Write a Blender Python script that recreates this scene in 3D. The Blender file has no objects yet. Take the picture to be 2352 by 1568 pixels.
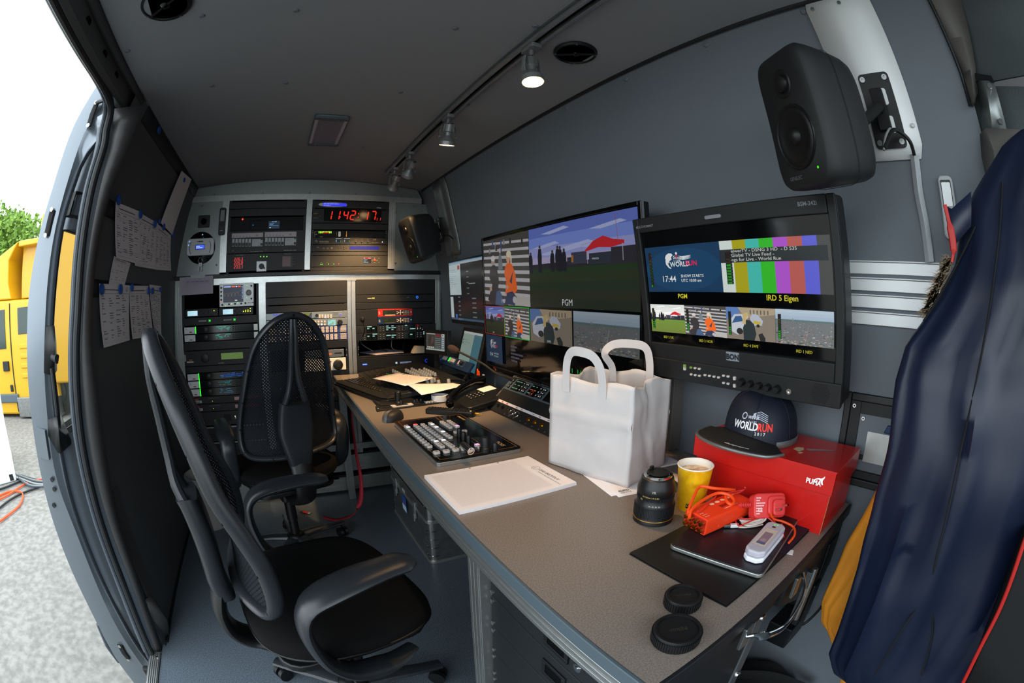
import bpy, bmesh, math, random
import numpy as np
from mathutils import Vector, Matrix
random.seed(7)
sc = bpy.context.scene
COL = sc.collection
PI = math.pi
R = math.radians
# ---------------------------------------------------------------- camera (15.6 mm diagonal fisheye on a 36 mm sensor)
EYE = Vector((0, 0, 1.18)); FPX = 1020.0
YAW, PITCH, ROLL = R(30.16), R(5.63), R(0.1)
fw = Vector((math.sin(YAW)*math.cos(PITCH), math.cos(YAW)*math.cos(PITCH), -math.sin(PITCH)))
rt0 = Vector((math.cos(YAW), -math.sin(YAW), 0)); up0 = rt0.cross(fw)
rt = math.cos(ROLL)*rt0 + math.sin(ROLL)*up0; up = -math.sin(ROLL)*rt0 + math.cos(ROLL)*up0
cd = bpy.data.cameras.new('camera'); cam = bpy.data.objects.new('camera', cd); COL.objects.link(cam)
cam.matrix_world = Matrix(((rt.x, up.x, -fw.x, EYE.x), (rt.y, up.y, -fw.y, EYE.y), (rt.z, up.z, -fw.z, EYE.z), (0, 0, 0, 1)))
cd.lens = 13.0; cd.sensor_width = 36.0; cd.clip_start = 0.01; cd.clip_end = 400
cd.type = 'PANO'
try:
    cd.cycles.panorama_type = 'FISHEYE_EQUISOLID'; cd.cycles.fisheye_lens = FPX/2352*36; cd.cycles.fisheye_fov = R(200)
except Exception:
    cd.panorama_type = 'FISHEYE_EQUISOLID'; cd.fisheye_lens = FPX/2352*36; cd.fisheye_fov = R(200)
sc.camera = cam
sc.view_settings.view_transform = 'Standard'; sc.view_settings.look = 'None'
sc.view_settings.gamma = 1.0; sc.view_settings.exposure = 0.0; sc.view_settings.use_curve_mapping = False
sc.cycles.use_denoising = True; sc.cycles.max_bounces = 8; sc.cycles.sample_clamp_indirect = 6
sc.cycles.caustics_reflective = False; sc.cycles.caustics_refractive = False
# ---------------------------------------------------------------- sky: bright even overcast
w = bpy.data.worlds.new('overcast_sky'); sc.world = w; w.use_nodes = True
w.node_tree.nodes['Background'].inputs[0].default_value = (0.86, 0.95, 1.0, 1)
w.node_tree.nodes['Background'].inputs[1].default_value = 4.2
def portal(loc, rot, sx, sy):
    l = bpy.data.lights.new('sky_portal', 'AREA'); l.shape = 'RECTANGLE'; l.size = sx; l.size_y = sy
    l.cycles.is_portal = True
    o = bpy.data.objects.new('sky_portal', l); o.location = loc; o.rotation_euler = rot; COL.objects.link(o)
portal((-0.78, 0.3, 0.9), (0, R(-90), 0), 2.1, 1.8)
portal((0.15, -0.75, 1.3), (R(90), 0, 0), 1.8, 1.2)

def at(axis, val, px, py):
    """the point where the photograph's ray through a pixel meets the plane (x|y|z = val)"""
    dx, dy = px-1176.0, 784.0-py; r = math.hypot(dx, dy) or 1e-9
    th = 2*math.asin(min(1, r/(2*FPX)))
    d = rt*(math.sin(th)*dx/r) + up*(math.sin(th)*dy/r) + fw*math.cos(th)
    return EYE + d*((val-EYE[axis])/d[axis])

# ---------------------------------------------------------------- colour and materials
def lin(c):
    if isinstance(c, str):
        c = c.lstrip('#'); c = [int(c[i:i+2], 16)/255 for i in (0, 2, 4)]
        return tuple(x/12.92 if x <= .04045 else ((x+.055)/1.055)**2.4 for x in c)
    return tuple(c)
M = {}
def mat(name, col=(.5, .5, .5), rough=.5, metal=0., noise=0., nscale=60., bump=0., bscale=300., emit=None, es=1., spec=.5, coat=0., trans=0., alpha=1., col2=None, coords='Object', ior=1.45, stretch=None):
    m = bpy.data.materials.new(name); m.use_nodes = True; nt = m.node_tree; b = nt.nodes['Principled BSDF']
    c = lin(col); b.inputs['Base Color'].default_value = (*c, 1); b.inputs['Roughness'].default_value = rough
    b.inputs['Metallic'].default_value = metal; b.inputs['Specular IOR Level'].default_value = spec; b.inputs['IOR'].default_value = ior
    if coat: b.inputs['Coat Weight'].default_value = coat; b.inputs['Coat Roughness'].default_value = .08
    if trans: b.inputs['Transmission Weight'].default_value = trans
    if alpha < 1: b.inputs['Alpha'].default_value = alpha
    if emit is not None: b.inputs['Emission Color'].default_value = (*lin(emit), 1); b.inputs['Emission Strength'].default_value = es
    if noise or bump:
        tc = nt.nodes.new('ShaderNodeTexCoord'); mp = nt.nodes.new('ShaderNodeMapping'); nt.links.new(tc.outputs[coords], mp.inputs[0])
        if stretch: mp.inputs['Scale'].default_value = stretch
    if noise:
        n = nt.nodes.new('ShaderNodeTexNoise'); n.inputs['Scale'].default_value = nscale; n.inputs['Detail'].default_value = 3
        nt.links.new(mp.outputs[0], n.inputs['Vector'])
        cr = nt.nodes.new('ShaderNodeMapRange'); cr.inputs[1].default_value = .35; cr.inputs[2].default_value = .65
        nt.links.new(n.outputs[0], cr.inputs[0])
        mx = nt.nodes.new('ShaderNodeMix'); mx.data_type = 'RGBA'
        c2 = lin(col2) if col2 is not None else tuple(x*(1-noise) for x in c)
        mx.inputs[6].default_value = (*c, 1); mx.inputs[7].default_value = (*c2, 1)
        nt.links.new(cr.outputs[0], mx.inputs[0]); nt.links.new(mx.outputs[2], b.inputs['Base Color'])
    if bump:
        n2 = nt.nodes.new('ShaderNodeTexNoise'); n2.inputs['Scale'].default_value = bscale; nt.links.new(mp.outputs[0], n2.inputs['Vector'])
        bp = nt.nodes.new('ShaderNodeBump'); bp.inputs['Strength'].default_value = bump; bp.inputs['Distance'].default_value = .001
        nt.links.new(n2.outputs[0], bp.inputs['Height']); nt.links.new(bp.outputs[0], b.inputs['Normal'])
    M[name] = m
    return m
def attr_mat(name, emis=0., rough=.6, spec=.3, flat=False):
    m = bpy.data.materials.new(name); m.use_nodes = True; nt = m.node_tree; b = nt.nodes['Principled BSDF']
    a = nt.nodes.new('ShaderNodeAttribute'); a.attribute_name = 'Col'
    b.inputs['Roughness'].default_value = rough; b.inputs['Specular IOR Level'].default_value = spec
    if emis:
        b.inputs['Base Color'].default_value = (.01, .01, .01, 1)
        nt.links.new(a.outputs[0], b.inputs['Emission Color']); b.inputs['Emission Strength'].default_value = emis
    else: nt.links.new(a.outputs[0], b.inputs['Base Color'])
    M[name] = m
    return m
attr_mat('print'); attr_mat('screen', .92, .22, .25); attr_mat('glow', 1.4, .3, .2); attr_mat('print_gloss', 0, .25, .5)

# ---------------------------------------------------------------- mesh building
SPLIT = dict(button_column='button', button_row='button', button_set='button', key_group='key', key_column='key', screw='screw', screw_set='screw', bolt='bolt', latch_bolt='bolt', frame_screw='screw', connector_set='socket', knob_row='knob', jack_row='jack', corner_ring='corner_ring', slot='slot', fold_lines='fold_line', rubber_buffer='buffer', pressed_rib='rib', socket='socket', button_grid='button', seam='seam', pin='pin', pages='page', foot='foot', side_rib='rib', wheel='wheel')
STUFF = {'cooling_fins', 'zoom_ring', 'focus_ring', 'rib_ring', 'small_keys'}
class MB:
    def __init__(s): s.v = []; s.f = []; s.mi = []; s.cur = 0; s.ch = []
    def add(s, vs, fs, T=None):
        n = len(s.v); s.ch.append((n, len(s.f))); s.v += [tuple(T @ Vector(p)) if T is not None else tuple(p) for p in vs]
        for f in fs: s.f.append(tuple(i+n for i in f)); s.mi.append(s.cur)
        return s
    def box(s, x0, x1, y0, y1, z0, z1, T=None):
        x0, x1 = sorted((x0, x1)); y0, y1 = sorted((y0, y1)); z0, z1 = sorted((z0, z1))
        return s.add([(x, y, z) for z in (z0, z1) for y in (y0, y1) for x in (x0, x1)],
                     [(0, 2, 3, 1), (4, 5, 7, 6), (0, 1, 5, 4), (1, 3, 7, 5), (3, 2, 6, 7), (2, 0, 4, 6)], T)
    def cyl(s, p0, p1, r0, r1=None, n=20, cap=True):
        r1 = r0 if r1 is None else r1; p0 = Vector(p0); p1 = Vector(p1); d = (p1-p0).normalized()
        a = d.orthogonal().normalized(); b = d.cross(a); vs = []
        for p, r in ((p0, r0), (p1, r1)):
            for i in range(n): t = 2*PI*i/n; vs.append(p+a*(r*math.cos(t))+b*(r*math.sin(t)))
        fs = [(i, (i+1) % n, n+(i+1) % n, n+i) for i in range(n)]
        if cap: fs += [tuple(range(n))[::-1], tuple(range(n, 2*n))]
        return s.add(vs, fs)
    def lathe(s, prof, T=None, n=32, a0=0, a1=2*PI):
        """prof: (radius, height) pairs around the local z axis"""
        full = abs(a1-a0-2*PI) < 1e-6; m = n if full else n+1; vs = []
        for r, z in prof:
            for i in range(m): t = a0+(a1-a0)*i/n; vs.append((r*math.cos(t), r*math.sin(t), z))
        fs = []
        for j in range(len(prof)-1):
            for i in range(n): k = (i+1) % m; fs.append((j*m+i, j*m+k, (j+1)*m+k, (j+1)*m+i))
        if full and prof[0][0] > 1e-6: fs.append(tuple(range(m))[::-1])
        if full and prof[-1][0] > 1e-6: fs.append(tuple(range((len(prof)-1)*m, len(prof)*m)))
        return s.add(vs, fs, T)
    def tube(s, path, r, n=8, T=None, flat=None, cap=True, closed=False):
        """r: a number or a list; flat=(a,b): elliptical section half-axes multipliers, first along a fixed up"""
        P = [Vector(p) for p in path]; m = len(P); rr = r if isinstance(r, (list, tuple)) else [r]*m
        vs = []; prev = None
        for i, p in enumerate(P):
            if closed: t = (P[(i+1) % m]-P[i-1]).normalized()
            else: t = (P[min(i+1, m-1)]-P[max(i-1, 0)]).normalized()
            if prev is None: a = t.orthogonal().normalized() if flat is None else (Vector(flat[2])-t*t.dot(Vector(flat[2]))).normalized()
            else:
                a = (prev-t*t.dot(prev)); a = a.normalized() if a.length > 1e-6 else t.orthogonal().normalized()
                if flat is not None:
                    a2 = Vector(flat[2])-t*t.dot(Vector(flat[2])); a = a2.normalized() if a2.length > .05 else a
            prev = a; b = t.cross(a); fa, fb = (1, 1) if flat is None else flat[:2]
            for k in range(n): q = 2*PI*k/n; vs.append(p+a*(rr[i]*fa*math.cos(q))+b*(rr[i]*fb*math.sin(q)))
        L = m if closed else m-1
        fs = [(i*n+k, i*n+(k+1) % n, ((i+1) % m)*n+(k+1) % n, ((i+1) % m)*n+k) for i in range(L) for k in range(n)]
        if cap and not closed: fs += [tuple(range(n))[::-1], tuple(range((m-1)*n, m*n))]
        return s.add(vs, fs, T)
    def prism(s, poly, n0, n1, T=None):
        m = len(poly); vs = [(x, y, n0) for x, y in poly]+[(x, y, n1) for x, y in poly]
        return s.add(vs, [tuple(range(m))[::-1], tuple(range(m, 2*m))]+[(i, (i+1) % m, m+(i+1) % m, m+i) for i in range(m)], T)
    def rbox(s, x0, x1, y0, y1, z0, z1, r, T=None, k=4):
        """box with corners rounded in the local xy plane"""
        return s.prism(rrect(x0, x1, y0, y1, r, k), z0, z1, T)
    def grid(s, fn, nu, nv, thick=0, closeu=False):
        vs = [Vector(fn(i/(nu if closeu else nu-1), j/(nv-1))) for j in range(nv) for i in range(nu)]
        L = nu if closeu else nu-1
        fs = [(j*nu+i, j*nu+(i+1) % nu, (j+1)*nu+(i+1) % nu, (j+1)*nu+i) for j in range(nv-1) for i in range(L)]
        return s.add(vs, fs)
    def loft(s, curves):
        """curves: equal-length point lists joined side by side"""
        n = len(curves[0]); vs = [p for c in curves for p in c]
        return s.add(vs, [(j*n+i, j*n+i+1, (j+1)*n+i+1, (j+1)*n+i) for j in range(len(curves)-1) for i in range(n-1)])
    def build(s, name, m, parent=None, smooth=False, bevel=0, seg=2, solid=0, sub=0, ang=35, T=None):
        if name in SPLIT and len(s.ch) > 1:      # every piece an object of its own
            C = s.ch+[(len(s.v), len(s.f))]; first = None
            for (a, b), (c, d) in zip(C, C[1:]):
                q = MB(); q.v = s.v[a:c]; q.f = [tuple(i-a for i in fc) for fc in s.f[b:d]]; q.mi = s.mi[b:d]
                o = q.build(SPLIT[name], m, parent, smooth, bevel, seg, solid, sub, ang, T); first = first or o
            return first
        me = bpy.data.meshes.new(name); me.from_pydata([tuple(p) for p in s.v], [], s.f); me.validate()
        ms = m if isinstance(m, (list, tuple)) else [m]
        for x in ms: me.materials.append(M[x] if isinstance(x, str) else x)
        if len(ms) > 1 and len(me.polygons) == len(s.mi): me.polygons.foreach_set('material_index', s.mi)
        bm = bmesh.new(); bm.from_mesh(me); bmesh.ops.recalc_face_normals(bm, faces=bm.faces); bm.to_mesh(me); bm.free()
        if smooth:
            me.polygons.foreach_set('use_smooth', [True]*len(me.polygons))
            if not sub: me.set_sharp_from_angle(angle=R(ang))
        o = bpy.data.objects.new(name, me); COL.objects.link(o)
        if T is not None: o.matrix_world = T
        if parent is not None: o.parent = parent
        if name in STUFF: o['kind'] = 'stuff'
        if solid: md = o.modifiers.new('t', 'SOLIDIFY'); md.thickness = abs(solid); md.offset = 0 if solid > 0 else -1
        if bevel:
            md = o.modifiers.new('b', 'BEVEL'); md.width = bevel; md.segments = seg; md.limit_method = 'ANGLE'; md.angle_limit = R(40); md.harden_normals = True
            me.polygons.foreach_set('use_smooth', [True]*len(me.polygons)) if not smooth else None
            if not smooth: me.set_sharp_from_angle(angle=R(30))
        if sub: md = o.modifiers.new('s', 'SUBSURF'); md.levels = sub; md.render_levels = sub
        return o
def rrect(x0, x1, y0, y1, r, k=4):
    P = []
    for cx, cy, a in ((x1-r, y1-r, 0), (x0+r, y1-r, 90), (x0+r, y0+r, 180), (x1-r, y0+r, 270)):
        for i in range(k+1): t = R(a+90*i/k); P.append((cx+r*math.cos(t), cy+r*math.sin(t)))
    return P
def tag(o, label=None, cat=None, group=None, kind=None):
    if label: o['label'] = label
    if cat: o['category'] = cat
    if group: o['group'] = group
    if kind: o['kind'] = kind
    return o
def thing(name, label, cat, T=None, group=None, parent=None):
    o = bpy.data.objects.new(name, None); o.empty_display_size = .05; COL.objects.link(o)
    if T is not None: o.matrix_world = T if isinstance(T, Matrix) else Matrix.Translation(T)
    return tag(o, label, cat, group)
def struct(name, mb, m, parent=None, **k):
    o = mb.build(name, m, parent, **k); o['kind'] = 'structure'
    return o
def frame(o, u, v=None, n=None):
    """local x = u, y = v, z = outward normal"""
    u = Vector(u).normalized()
    if n is None: v = Vector(v).normalized(); n = u.cross(v).normalized(); v = n.cross(u)
    else: n = Vector(n).normalized(); v = n.cross(u).normalized(); u = v.cross(n)
    o = Vector(o)
    return Matrix(((u.x, v.x, n.x, o.x), (u.y, v.y, n.y, o.y), (u.z, v.z, n.z, o.z), (0, 0, 0, 1)))
def children(o): return [c for c in bpy.data.objects if c.parent == o]
def copy_tree(o, parent=None):
    c = o.copy(); COL.objects.link(c); c.parent = parent
    for ch in KIDS.get(o.name, children(o)): copy_tree(ch, c)
    return c
KIDS = {}
def spline(P, k=8, closed=False):
    P = [Vector(p) for p in P]; out = []; n = len(P)
    rng = range(n) if closed else range(n-1)
    for i in rng:
        g = (lambda j: P[j % n]) if closed else (lambda j: P[max(0, min(n-1, j))])
        a, b, c, d = g(i-1), g(i), g(i+1), g(i+2)
        for t in range(k):
            s = t/k; out.append(.5*((2*b)+(c-a)*s+(2*a-5*b+4*c-d)*s*s+(3*b-a-3*c+d)*s**3))
    if not closed: out.append(P[-1])
    return out

# ---------------------------------------------------------------- flat print and screen pictures
class DK:
    """flat shapes in a plane (u, v), each laid a hair above the last"""
    def __init__(s, n=.0004, step=.00004): s.n = n; s.st = step; s.v = []; s.f = []; s.c = []; s.T = lambda u, v: (u, v)
    def _up(s): s.n += s.st
    def poly(s, pts, c, up=True):
        if up: s._up()
        b = len(s.v); s.v += [(*s.T(u, v), s.n) for u, v in pts]; s.f.append(tuple(range(b, b+len(pts)))); s.c.append(lin(c))
    def rect(s, u0, v0, u1, v1, c, up=True): s.poly([(u0, v0), (u1, v0), (u1, v1), (u0, v1)], c, up)
    def circ(s, u, v, r, c, n=14, rv=None, up=True): rv = rv or r; s.poly([(u+r*math.cos(2*PI*i/n), v+rv*math.sin(2*PI*i/n)) for i in range(n)], c, up)
    def line(s, pts, w, c, up=True):
        if up: s._up()
        for (a, b), (d, e) in zip(pts, pts[1:]):
            L = math.hypot(d-a, e-b) or 1; x, y = -(e-b)/L*w/2, (d-a)/L*w/2; s.poly([(a+x, b+y), (a-x, b-y), (d-x, e-y), (d+x, e+y)], c, False)
    def ring(s, u, v, r, w, c, n=20, a0=0, a1=2*PI): s.line([(u+r*math.cos(a0+(a1-a0)*i/n), v+r*math.sin(a0+(a1-a0)*i/n)) for i in range(n+1)], w, c)
    def frame(s, u0, v0, u1, v1, w, c): s.line([(u0, v0), (u1, v0), (u1, v1), (u0, v1), (u0, v0)], w, c)
    def text(s, txt, u, v, size, c, align='LEFT', sx=1., bold=0., shear=0.):
        cu = bpy.data.curves.new('t', 'FONT'); cu.body = txt; cu.size = size; cu.align_x = align; cu.offset = bold*size; cu.shear = shear
        cu.resolution_u = 2; ob = bpy.data.objects.new('t', cu); me = ob.to_mesh(); s._up(); b = len(s.v)
        s.v += [(*s.T(u+p.co.x*sx, v+p.co.y), s.n) for p in me.vertices]
        for p in me.polygons: s.f.append(tuple(b+i for i in p.vertices)); s.c.append(lin(c))
        ob.to_mesh_clear(); bpy.data.objects.remove(ob); bpy.data.curves.remove(cu)
    SEG = {'0': 'abcdef', '1': 'bc', '2': 'abged', '3': 'abgcd', '4': 'fgbc', '5': 'afgcd', '6': 'afgedc', '7': 'abc', '8': 'abcdefg', '9': 'abcdfg'}
    def seg7(s, txt, u, v, h, c, wd=.55, gap=.28, th=.12, slant=.12):
        s._up(); w_ = h*wd; t = h*th; x = u
        L = {'a': ((0, 1), (1, 1)), 'b': ((1, 1), (1, .5)), 'c': ((1, .5), (1, 0)), 'd': ((0, 0), (1, 0)), 'e': ((0, 0), (0, .5)), 'f': ((0, .5), (0, 1)), 'g': ((0, .5), (1, .5))}
        for ch in txt:
            if ch in ':.':
                for q in ((.3, .7) if ch == ':' else (.05,)): s.circ(x+h*.02+slant*h*q, v+h*q, t*.6, c, 8, up=False)
                x += h*.16; continue
            for g in s.SEG.get(ch, ''):
                (a, b), (d, e) = L[g]; q = .08
                a, b, d, e = a+(d-a)*q, b+(e-b)*q, d-(d-a)*q, e-(e-b)*q
                p0 = (x+a*w_+slant*h*b, v+b*h); p1 = (x+d*w_+slant*h*e, v+e*h); dx, dy = p1[0]-p0[0], p1[1]-p0[1]; l = math.hypot(dx, dy); nx, ny = -dy/l*t/2, dx/l*t/2
                s.poly([(p0[0]+nx, p0[1]+ny), (p0[0]-nx, p0[1]-ny), (p1[0]-nx, p1[1]-ny), (p1[0]+nx, p1[1]+ny)], c, False)
            x += w_+h*gap
        return x
    def lines(s, u0, v0, u1, v1, rows, c, fill=.6, h=.35, seed=0, cols=1):
        """rows of unreadable small print"""
        rn = random.Random(seed); s._up(); dv = (v1-v0)/rows
        for i in range(rows):
            for k in range(cols):
                a = u0+(u1-u0)*k/cols; e = a+(u1-u0)/cols*(fill*rn.uniform(.35, 1)); x = a
                while x < e:
                    l = (u1-u0)/cols*rn.uniform(.04, .16); s.rect(x, v1-dv*(i+.5)-dv*h/2, min(e, x+l), v1-dv*(i+.5)+dv*h/2, c, False); x += l+(u1-u0)/cols*.02
    def build(s, name, m='print', parent=None, T=None, label=None):
        me = bpy.data.meshes.new(name); me.from_pydata(s.v, [], s.f); me.materials.append(M[m])
        ca = me.color_attributes.new('Col', 'FLOAT_COLOR', 'CORNER'); arr = []
        for p, c in zip(me.polygons, s.c): arr += [(c[0], c[1], c[2], 1.)]*p.loop_total
        ca.data.foreach_set('color', np.array(arr, dtype=np.float32).ravel())
        o = bpy.data.objects.new(name, me); COL.objects.link(o)
        if T is not None: o.matrix_world = T
        if parent is not None: o.parent = parent
        if label: o['label'] = label
        return o
    def region(s, u0, v0, u1, v1):
        """draw in 0..1 coordinates inside a rectangle"""
        s.T = lambda u, v: (u0+(u1-u0)*u, v0+(v1-v0)*v); return s
    def whole(s): s.T = lambda u, v: (u, v); return s
mat('laminate', '#6e757b', .62, noise=.12, nscale=900, bump=.15, bscale=900)
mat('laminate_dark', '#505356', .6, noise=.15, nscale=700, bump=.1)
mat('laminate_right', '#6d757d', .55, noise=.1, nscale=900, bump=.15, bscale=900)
mat('ceiling_board', '#93989d', .6, noise=.1, nscale=800, bump=.12, bscale=800)
mat('alu', '#b9bcba', .32, .85, noise=.12, nscale=40, stretch=(1, 1, 12))
mat('alu_sheet', '#868c8b', .38, .7, noise=.06, nscale=200)
mat('alu_dark', '#7d8386', .4, .8)
mat('white_plate', '#eef1f1', .4, .1)
mat('chrome', '#d8d8d8', .12, 1.)
mat('steel', '#9a9c9c', .3, .9, noise=.2, nscale=30)
mat('brass', '#c9a243', .2, 1.)
mat('black_plastic', '#101214', .42, bump=.1, bscale=1500)
mat('black_matte', '#0c0e10', .7)
mat('black_gloss', '#08090a', .12, spec=.5)
mat('rack_black', '#0d0f11', .5, noise=.1, nscale=300)
mat('rack_dark', '#16191c', .55)
mat('void', '#050607', .9, spec=.1)
mat('rubber', '#14171b', .5)
mat('rubber_grey', '#3a424b', .45)
mat('paint', '#757d85', .24, .55, coat=.2)
mat('paint_dark', '#4b4a4a', .4, .2)
mat('floor_vinyl', '#69737d', .30, noise=.6, nscale=260, col2='#3d464f', bump=.1, bscale=600)
mat('desk_top', '#887d74', .38, noise=.5, nscale=420, col2='#6c635c')
mat('desk_edge', '#4b5860', .45)
mat('speaker', '#17191a', .55, bump=.25, bscale=1800)
mat('speaker_cone', '#0b0b0c', .45)
mat('chair_plastic', '#25282c', .27, bump=.2, bscale=1200)
mat('chair_black', '#0c0d0e', .4, bump=.15, bscale=1200)
mat('chair_fabric', '#121213', .95, noise=.4, nscale=900, bump=.6, bscale=1400, spec=.15)
mat('paper', '#e9e3e4', .7)
mat('paper_bag', '#d0cbca', .62, noise=.05, nscale=12, bump=.35, bscale=60)
mat('red_box', '#c4140e', .38, coat=.25)
mat('box_inside', '#a77a4e', .8)
mat('cup_yellow', '#f2bd12', .45, noise=.25, nscale=60, col2='#e0a400')
mat('cup_white', '#efeae0', .5)
mat('coffee', '#b98d63', .4, noise=.5, nscale=60, col2='#e8d8c0')
mat('navy', '#101a31', .42, noise=.2, nscale=6)
mat('navy_dark', '#0e1526', .6)
mat('orange_cloth', '#d98a1e', .75, noise=.15, nscale=10)
mat('dark_cloth', '#0c0e10', .9)
mat('foam', '#33251f', .95, bump=.5, bscale=900)
mat('leather', '#1a161d', .36, bump=.2, bscale=600)
mat('fur', '#9a8468', .9)
mat('red_plastic', '#d93a3a', .35)
mat('red_orange', '#f0401c', .38)
mat('cable_orange', '#f2501a', .4)
mat('cable_red', '#c8302c', .45)
mat('cable_white', '#dcd8d0', .4)
mat('cable_grey', '#8b8d8b', .5)
mat('cable_black', '#0e0f10', .5)
mat('clear_case', '#dfdcea', .3, trans=.35, ior=1.3)
mat('frost_white', '#e6e8f4', .4, emit='#e6e8f4', es=.0)
mat('blue_magnet', '#1c4fa0', .4)
mat('red_strap', '#b01f33', .55)
mat('bin_grey', '#a8a4a0', .5)
mat('button_grey', '#c9c2bd', .4)
mat('yellow_paint', '#cf9d10', .35, coat=.3)
mat('truck_glass', '#2d3a35', .1)
mat('asphalt', '#878580', .9, noise=.35, nscale=18, bump=.8, bscale=60, coords='Object')
mat('leaf_green', '#4c6c1c', .7, noise=.6, nscale=1.5, col2='#6f9030')
mat('leaf_dark', '#466f22', .8, noise=.4, nscale=.6, col2='#6a9636')
mat('hill', '#51687c', .9, noise=.4, nscale=.02, col2='#5f7f58')
mat('white_gloss', '#dfe3e6', .35)
mat('hinge_white', '#b2b9bc', .4)
mat('beige', '#cdbfa4', .5)
mat('blue_metal', '#123054', .35, .3)
mat('blue_panel', '#2a3a7a', .45)
mat('red_panel', '#b3221c', .45)
mat('knob_grey', '#8a8c8b', .35)
mat('screen_off', '#060708', .08, spec=.5)
mat('lcd_green', '#6b8a3c', .3, emit='#6b8a3c', es=.35)
mat('lens_black', '#111214', .4, bump=.15, bscale=900)
mat('gold', '#c08a2a', .3, .6)
mat('glass_dark', '#0a0d12', .05)
mat('trim_grey', '#66635f', .5)
mat('fabric_grey', '#687173', .95, noise=.15, nscale=700, bump=.4)
mat('dome_plastic', '#9b9aa2', .3, trans=.2)
mat('magnetic_black', '#121416', .6)
mat('sheet_lilac', '#b7aebd', .7)
mat('seat_dark', '#0a0b0d', .8)
mat('wood_tan', '#b98c5a', .6)
mat('lamp_grey', '#8d8e8f', .4, .5)
mat('lamp_on', '#ffdca0', .5, emit='#ffcf98', es=11)
# mesh of the chair backs: a woven net with real see-through holes
def net(name, col, sx, sy, hole):
    m = bpy.data.materials.new(name); m.use_nodes = True; nt = m.node_tree; b = nt.nodes['Principled BSDF']; out = nt.nodes['Material Output']
    b.inputs['Base Color'].default_value = (*lin(col), 1); b.inputs['Roughness'].default_value = .7; b.inputs['Specular IOR Level'].default_value = .2
    uv = nt.nodes.new('ShaderNodeUVMap'); sp = nt.nodes.new('ShaderNodeSeparateXYZ'); nt.links.new(uv.outputs[0], sp.inputs[0])
    def ma(op, a, c=None):
        n = nt.nodes.new('ShaderNodeMath'); n.operation = op
        for i, x in enumerate((a, c)):
            if x is None: continue
            if isinstance(x, (int, float)): n.inputs[i].default_value = x
            else: nt.links.new(x, n.inputs[i])
        return n.outputs[0]
    sxn = ma('SINE', ma('MULTIPLY', sp.outputs[0], sx)); syn = ma('SINE', ma('MULTIPLY', sp.outputs[1], sy))
    f = ma('GREATER_THAN', ma('MULTIPLY', sxn, syn), hole)
    tr = nt.nodes.new('ShaderNodeBsdfTransparent'); mx = nt.nodes.new('ShaderNodeMixShader')
    nt.links.new(f, mx.inputs[0]); nt.links.new(b.outputs[0], mx.inputs[1]); nt.links.new(tr.outputs[0], mx.inputs[2]); nt.links.new(mx.outputs[0], out.inputs[0])
    M[name] = m
net('chair_net', '#0e1218', 2*PI/.0125, 2*PI/.0125, .66)
# ================================================================ THE VAN BODY
XR = [(0, 1.03), (.75, 1.02), (1.2, 1.0), (1.35, .985), (1.5, .96), (1.6, .935), (1.75, .898), (1.87, .862)]
XL = [(0, -.70), (.4, -.69), (.8, -.685), (1.2, -.67), (1.35, -.662), (1.6, -.62), (1.75, -.59), (1.87, -.553)]
def interp(T, z):
    for (a, x), (b, y) in zip(T, T[1:]):
        if z <= b: return x+(y-x)*(z-a)/(b-a)
    return T[-1][1]
xr = lambda z: interp(XR, z)
xl = lambda z: interp(XL, z)
ceil_z = lambda x: 1.90-.04*((x-.155)/.71)**2
def on_right(py_px, off=0.):
    """point of the right wall seen through a pixel"""
    x = .95; 
    for _ in range(6): p = at(0, x, *py_px); x = xr(p.z)-off
    return p
def on_left(pp, off=0.):
    x = -.66
    for _ in range(6): p = at(0, x, *pp); x = xl(p.z)+off
    return p
def on_ceil(pp, off=0.):
    z = 1.88
    for _ in range(6): p = at(2, z, *pp); z = ceil_z(p.x)-off
    return p
def resample(P, n):
    P = spline(P, 10); L = [0]
    for a, b in zip(P, P[1:]): L.append(L[-1]+(b-a).length)
    out = []
    for i in range(n):
        t = L[-1]*i/(n-1); k = max(j for j in range(len(L)) if L[j] <= t+1e-9); k = min(k, len(P)-2)
        s = (t-L[k])/max(1e-9, L[k+1]-L[k]); out.append(P[k].lerp(P[k+1], s))
    return out
f = MB(); f.box(-.715, 1.03, -.9, 3.1, -.04, 0); struct('floor', f, 'floor_vinyl')
f = MB(); f.box(-.765, -.717, -.6, 1.235, -.03, .006)
for i in range(5): f.box(-.76+i*.009, -.756+i*.009, -.6, 1.23, .006, .009)
tr = struct('trim_1', f, 'alu', bevel=.002)
f = MB()
for y in (.2, .55, .9, 1.2): f.cyl((-.729, y, .0055), (-.729, y, .0105), .004, n=10)
f.build('screw', 'chrome', tr)
# under-floor skirt below the door sill
f = MB(); f.box(-.80, -.75, -.9, 1.25, -.32, -.035); struct('trim_2', f, 'paint_dark', bevel=.01)
f = MB()
f.grid(lambda u, v: (-.575+1.45*u, -.45+3.5*v, ceil_z(-.575+1.45*u)), 21, 2)
struct('ceiling', f, 'ceiling_board', smooth=True)
f = MB(); zs = [1.872*i/24 for i in range(25)]
f.loft([[(xr(z), y, z) for z in zs] for y in (-.118, 3.08)])
struct('wall_right', f, 'laminate_right', smooth=True)
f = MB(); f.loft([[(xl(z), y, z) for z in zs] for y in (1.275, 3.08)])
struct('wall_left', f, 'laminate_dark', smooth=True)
f = MB(); f.box(-.74, 1.06, 3.06, 3.1, 0, 1.95); struct('wall_back', f, 'void')
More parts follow.
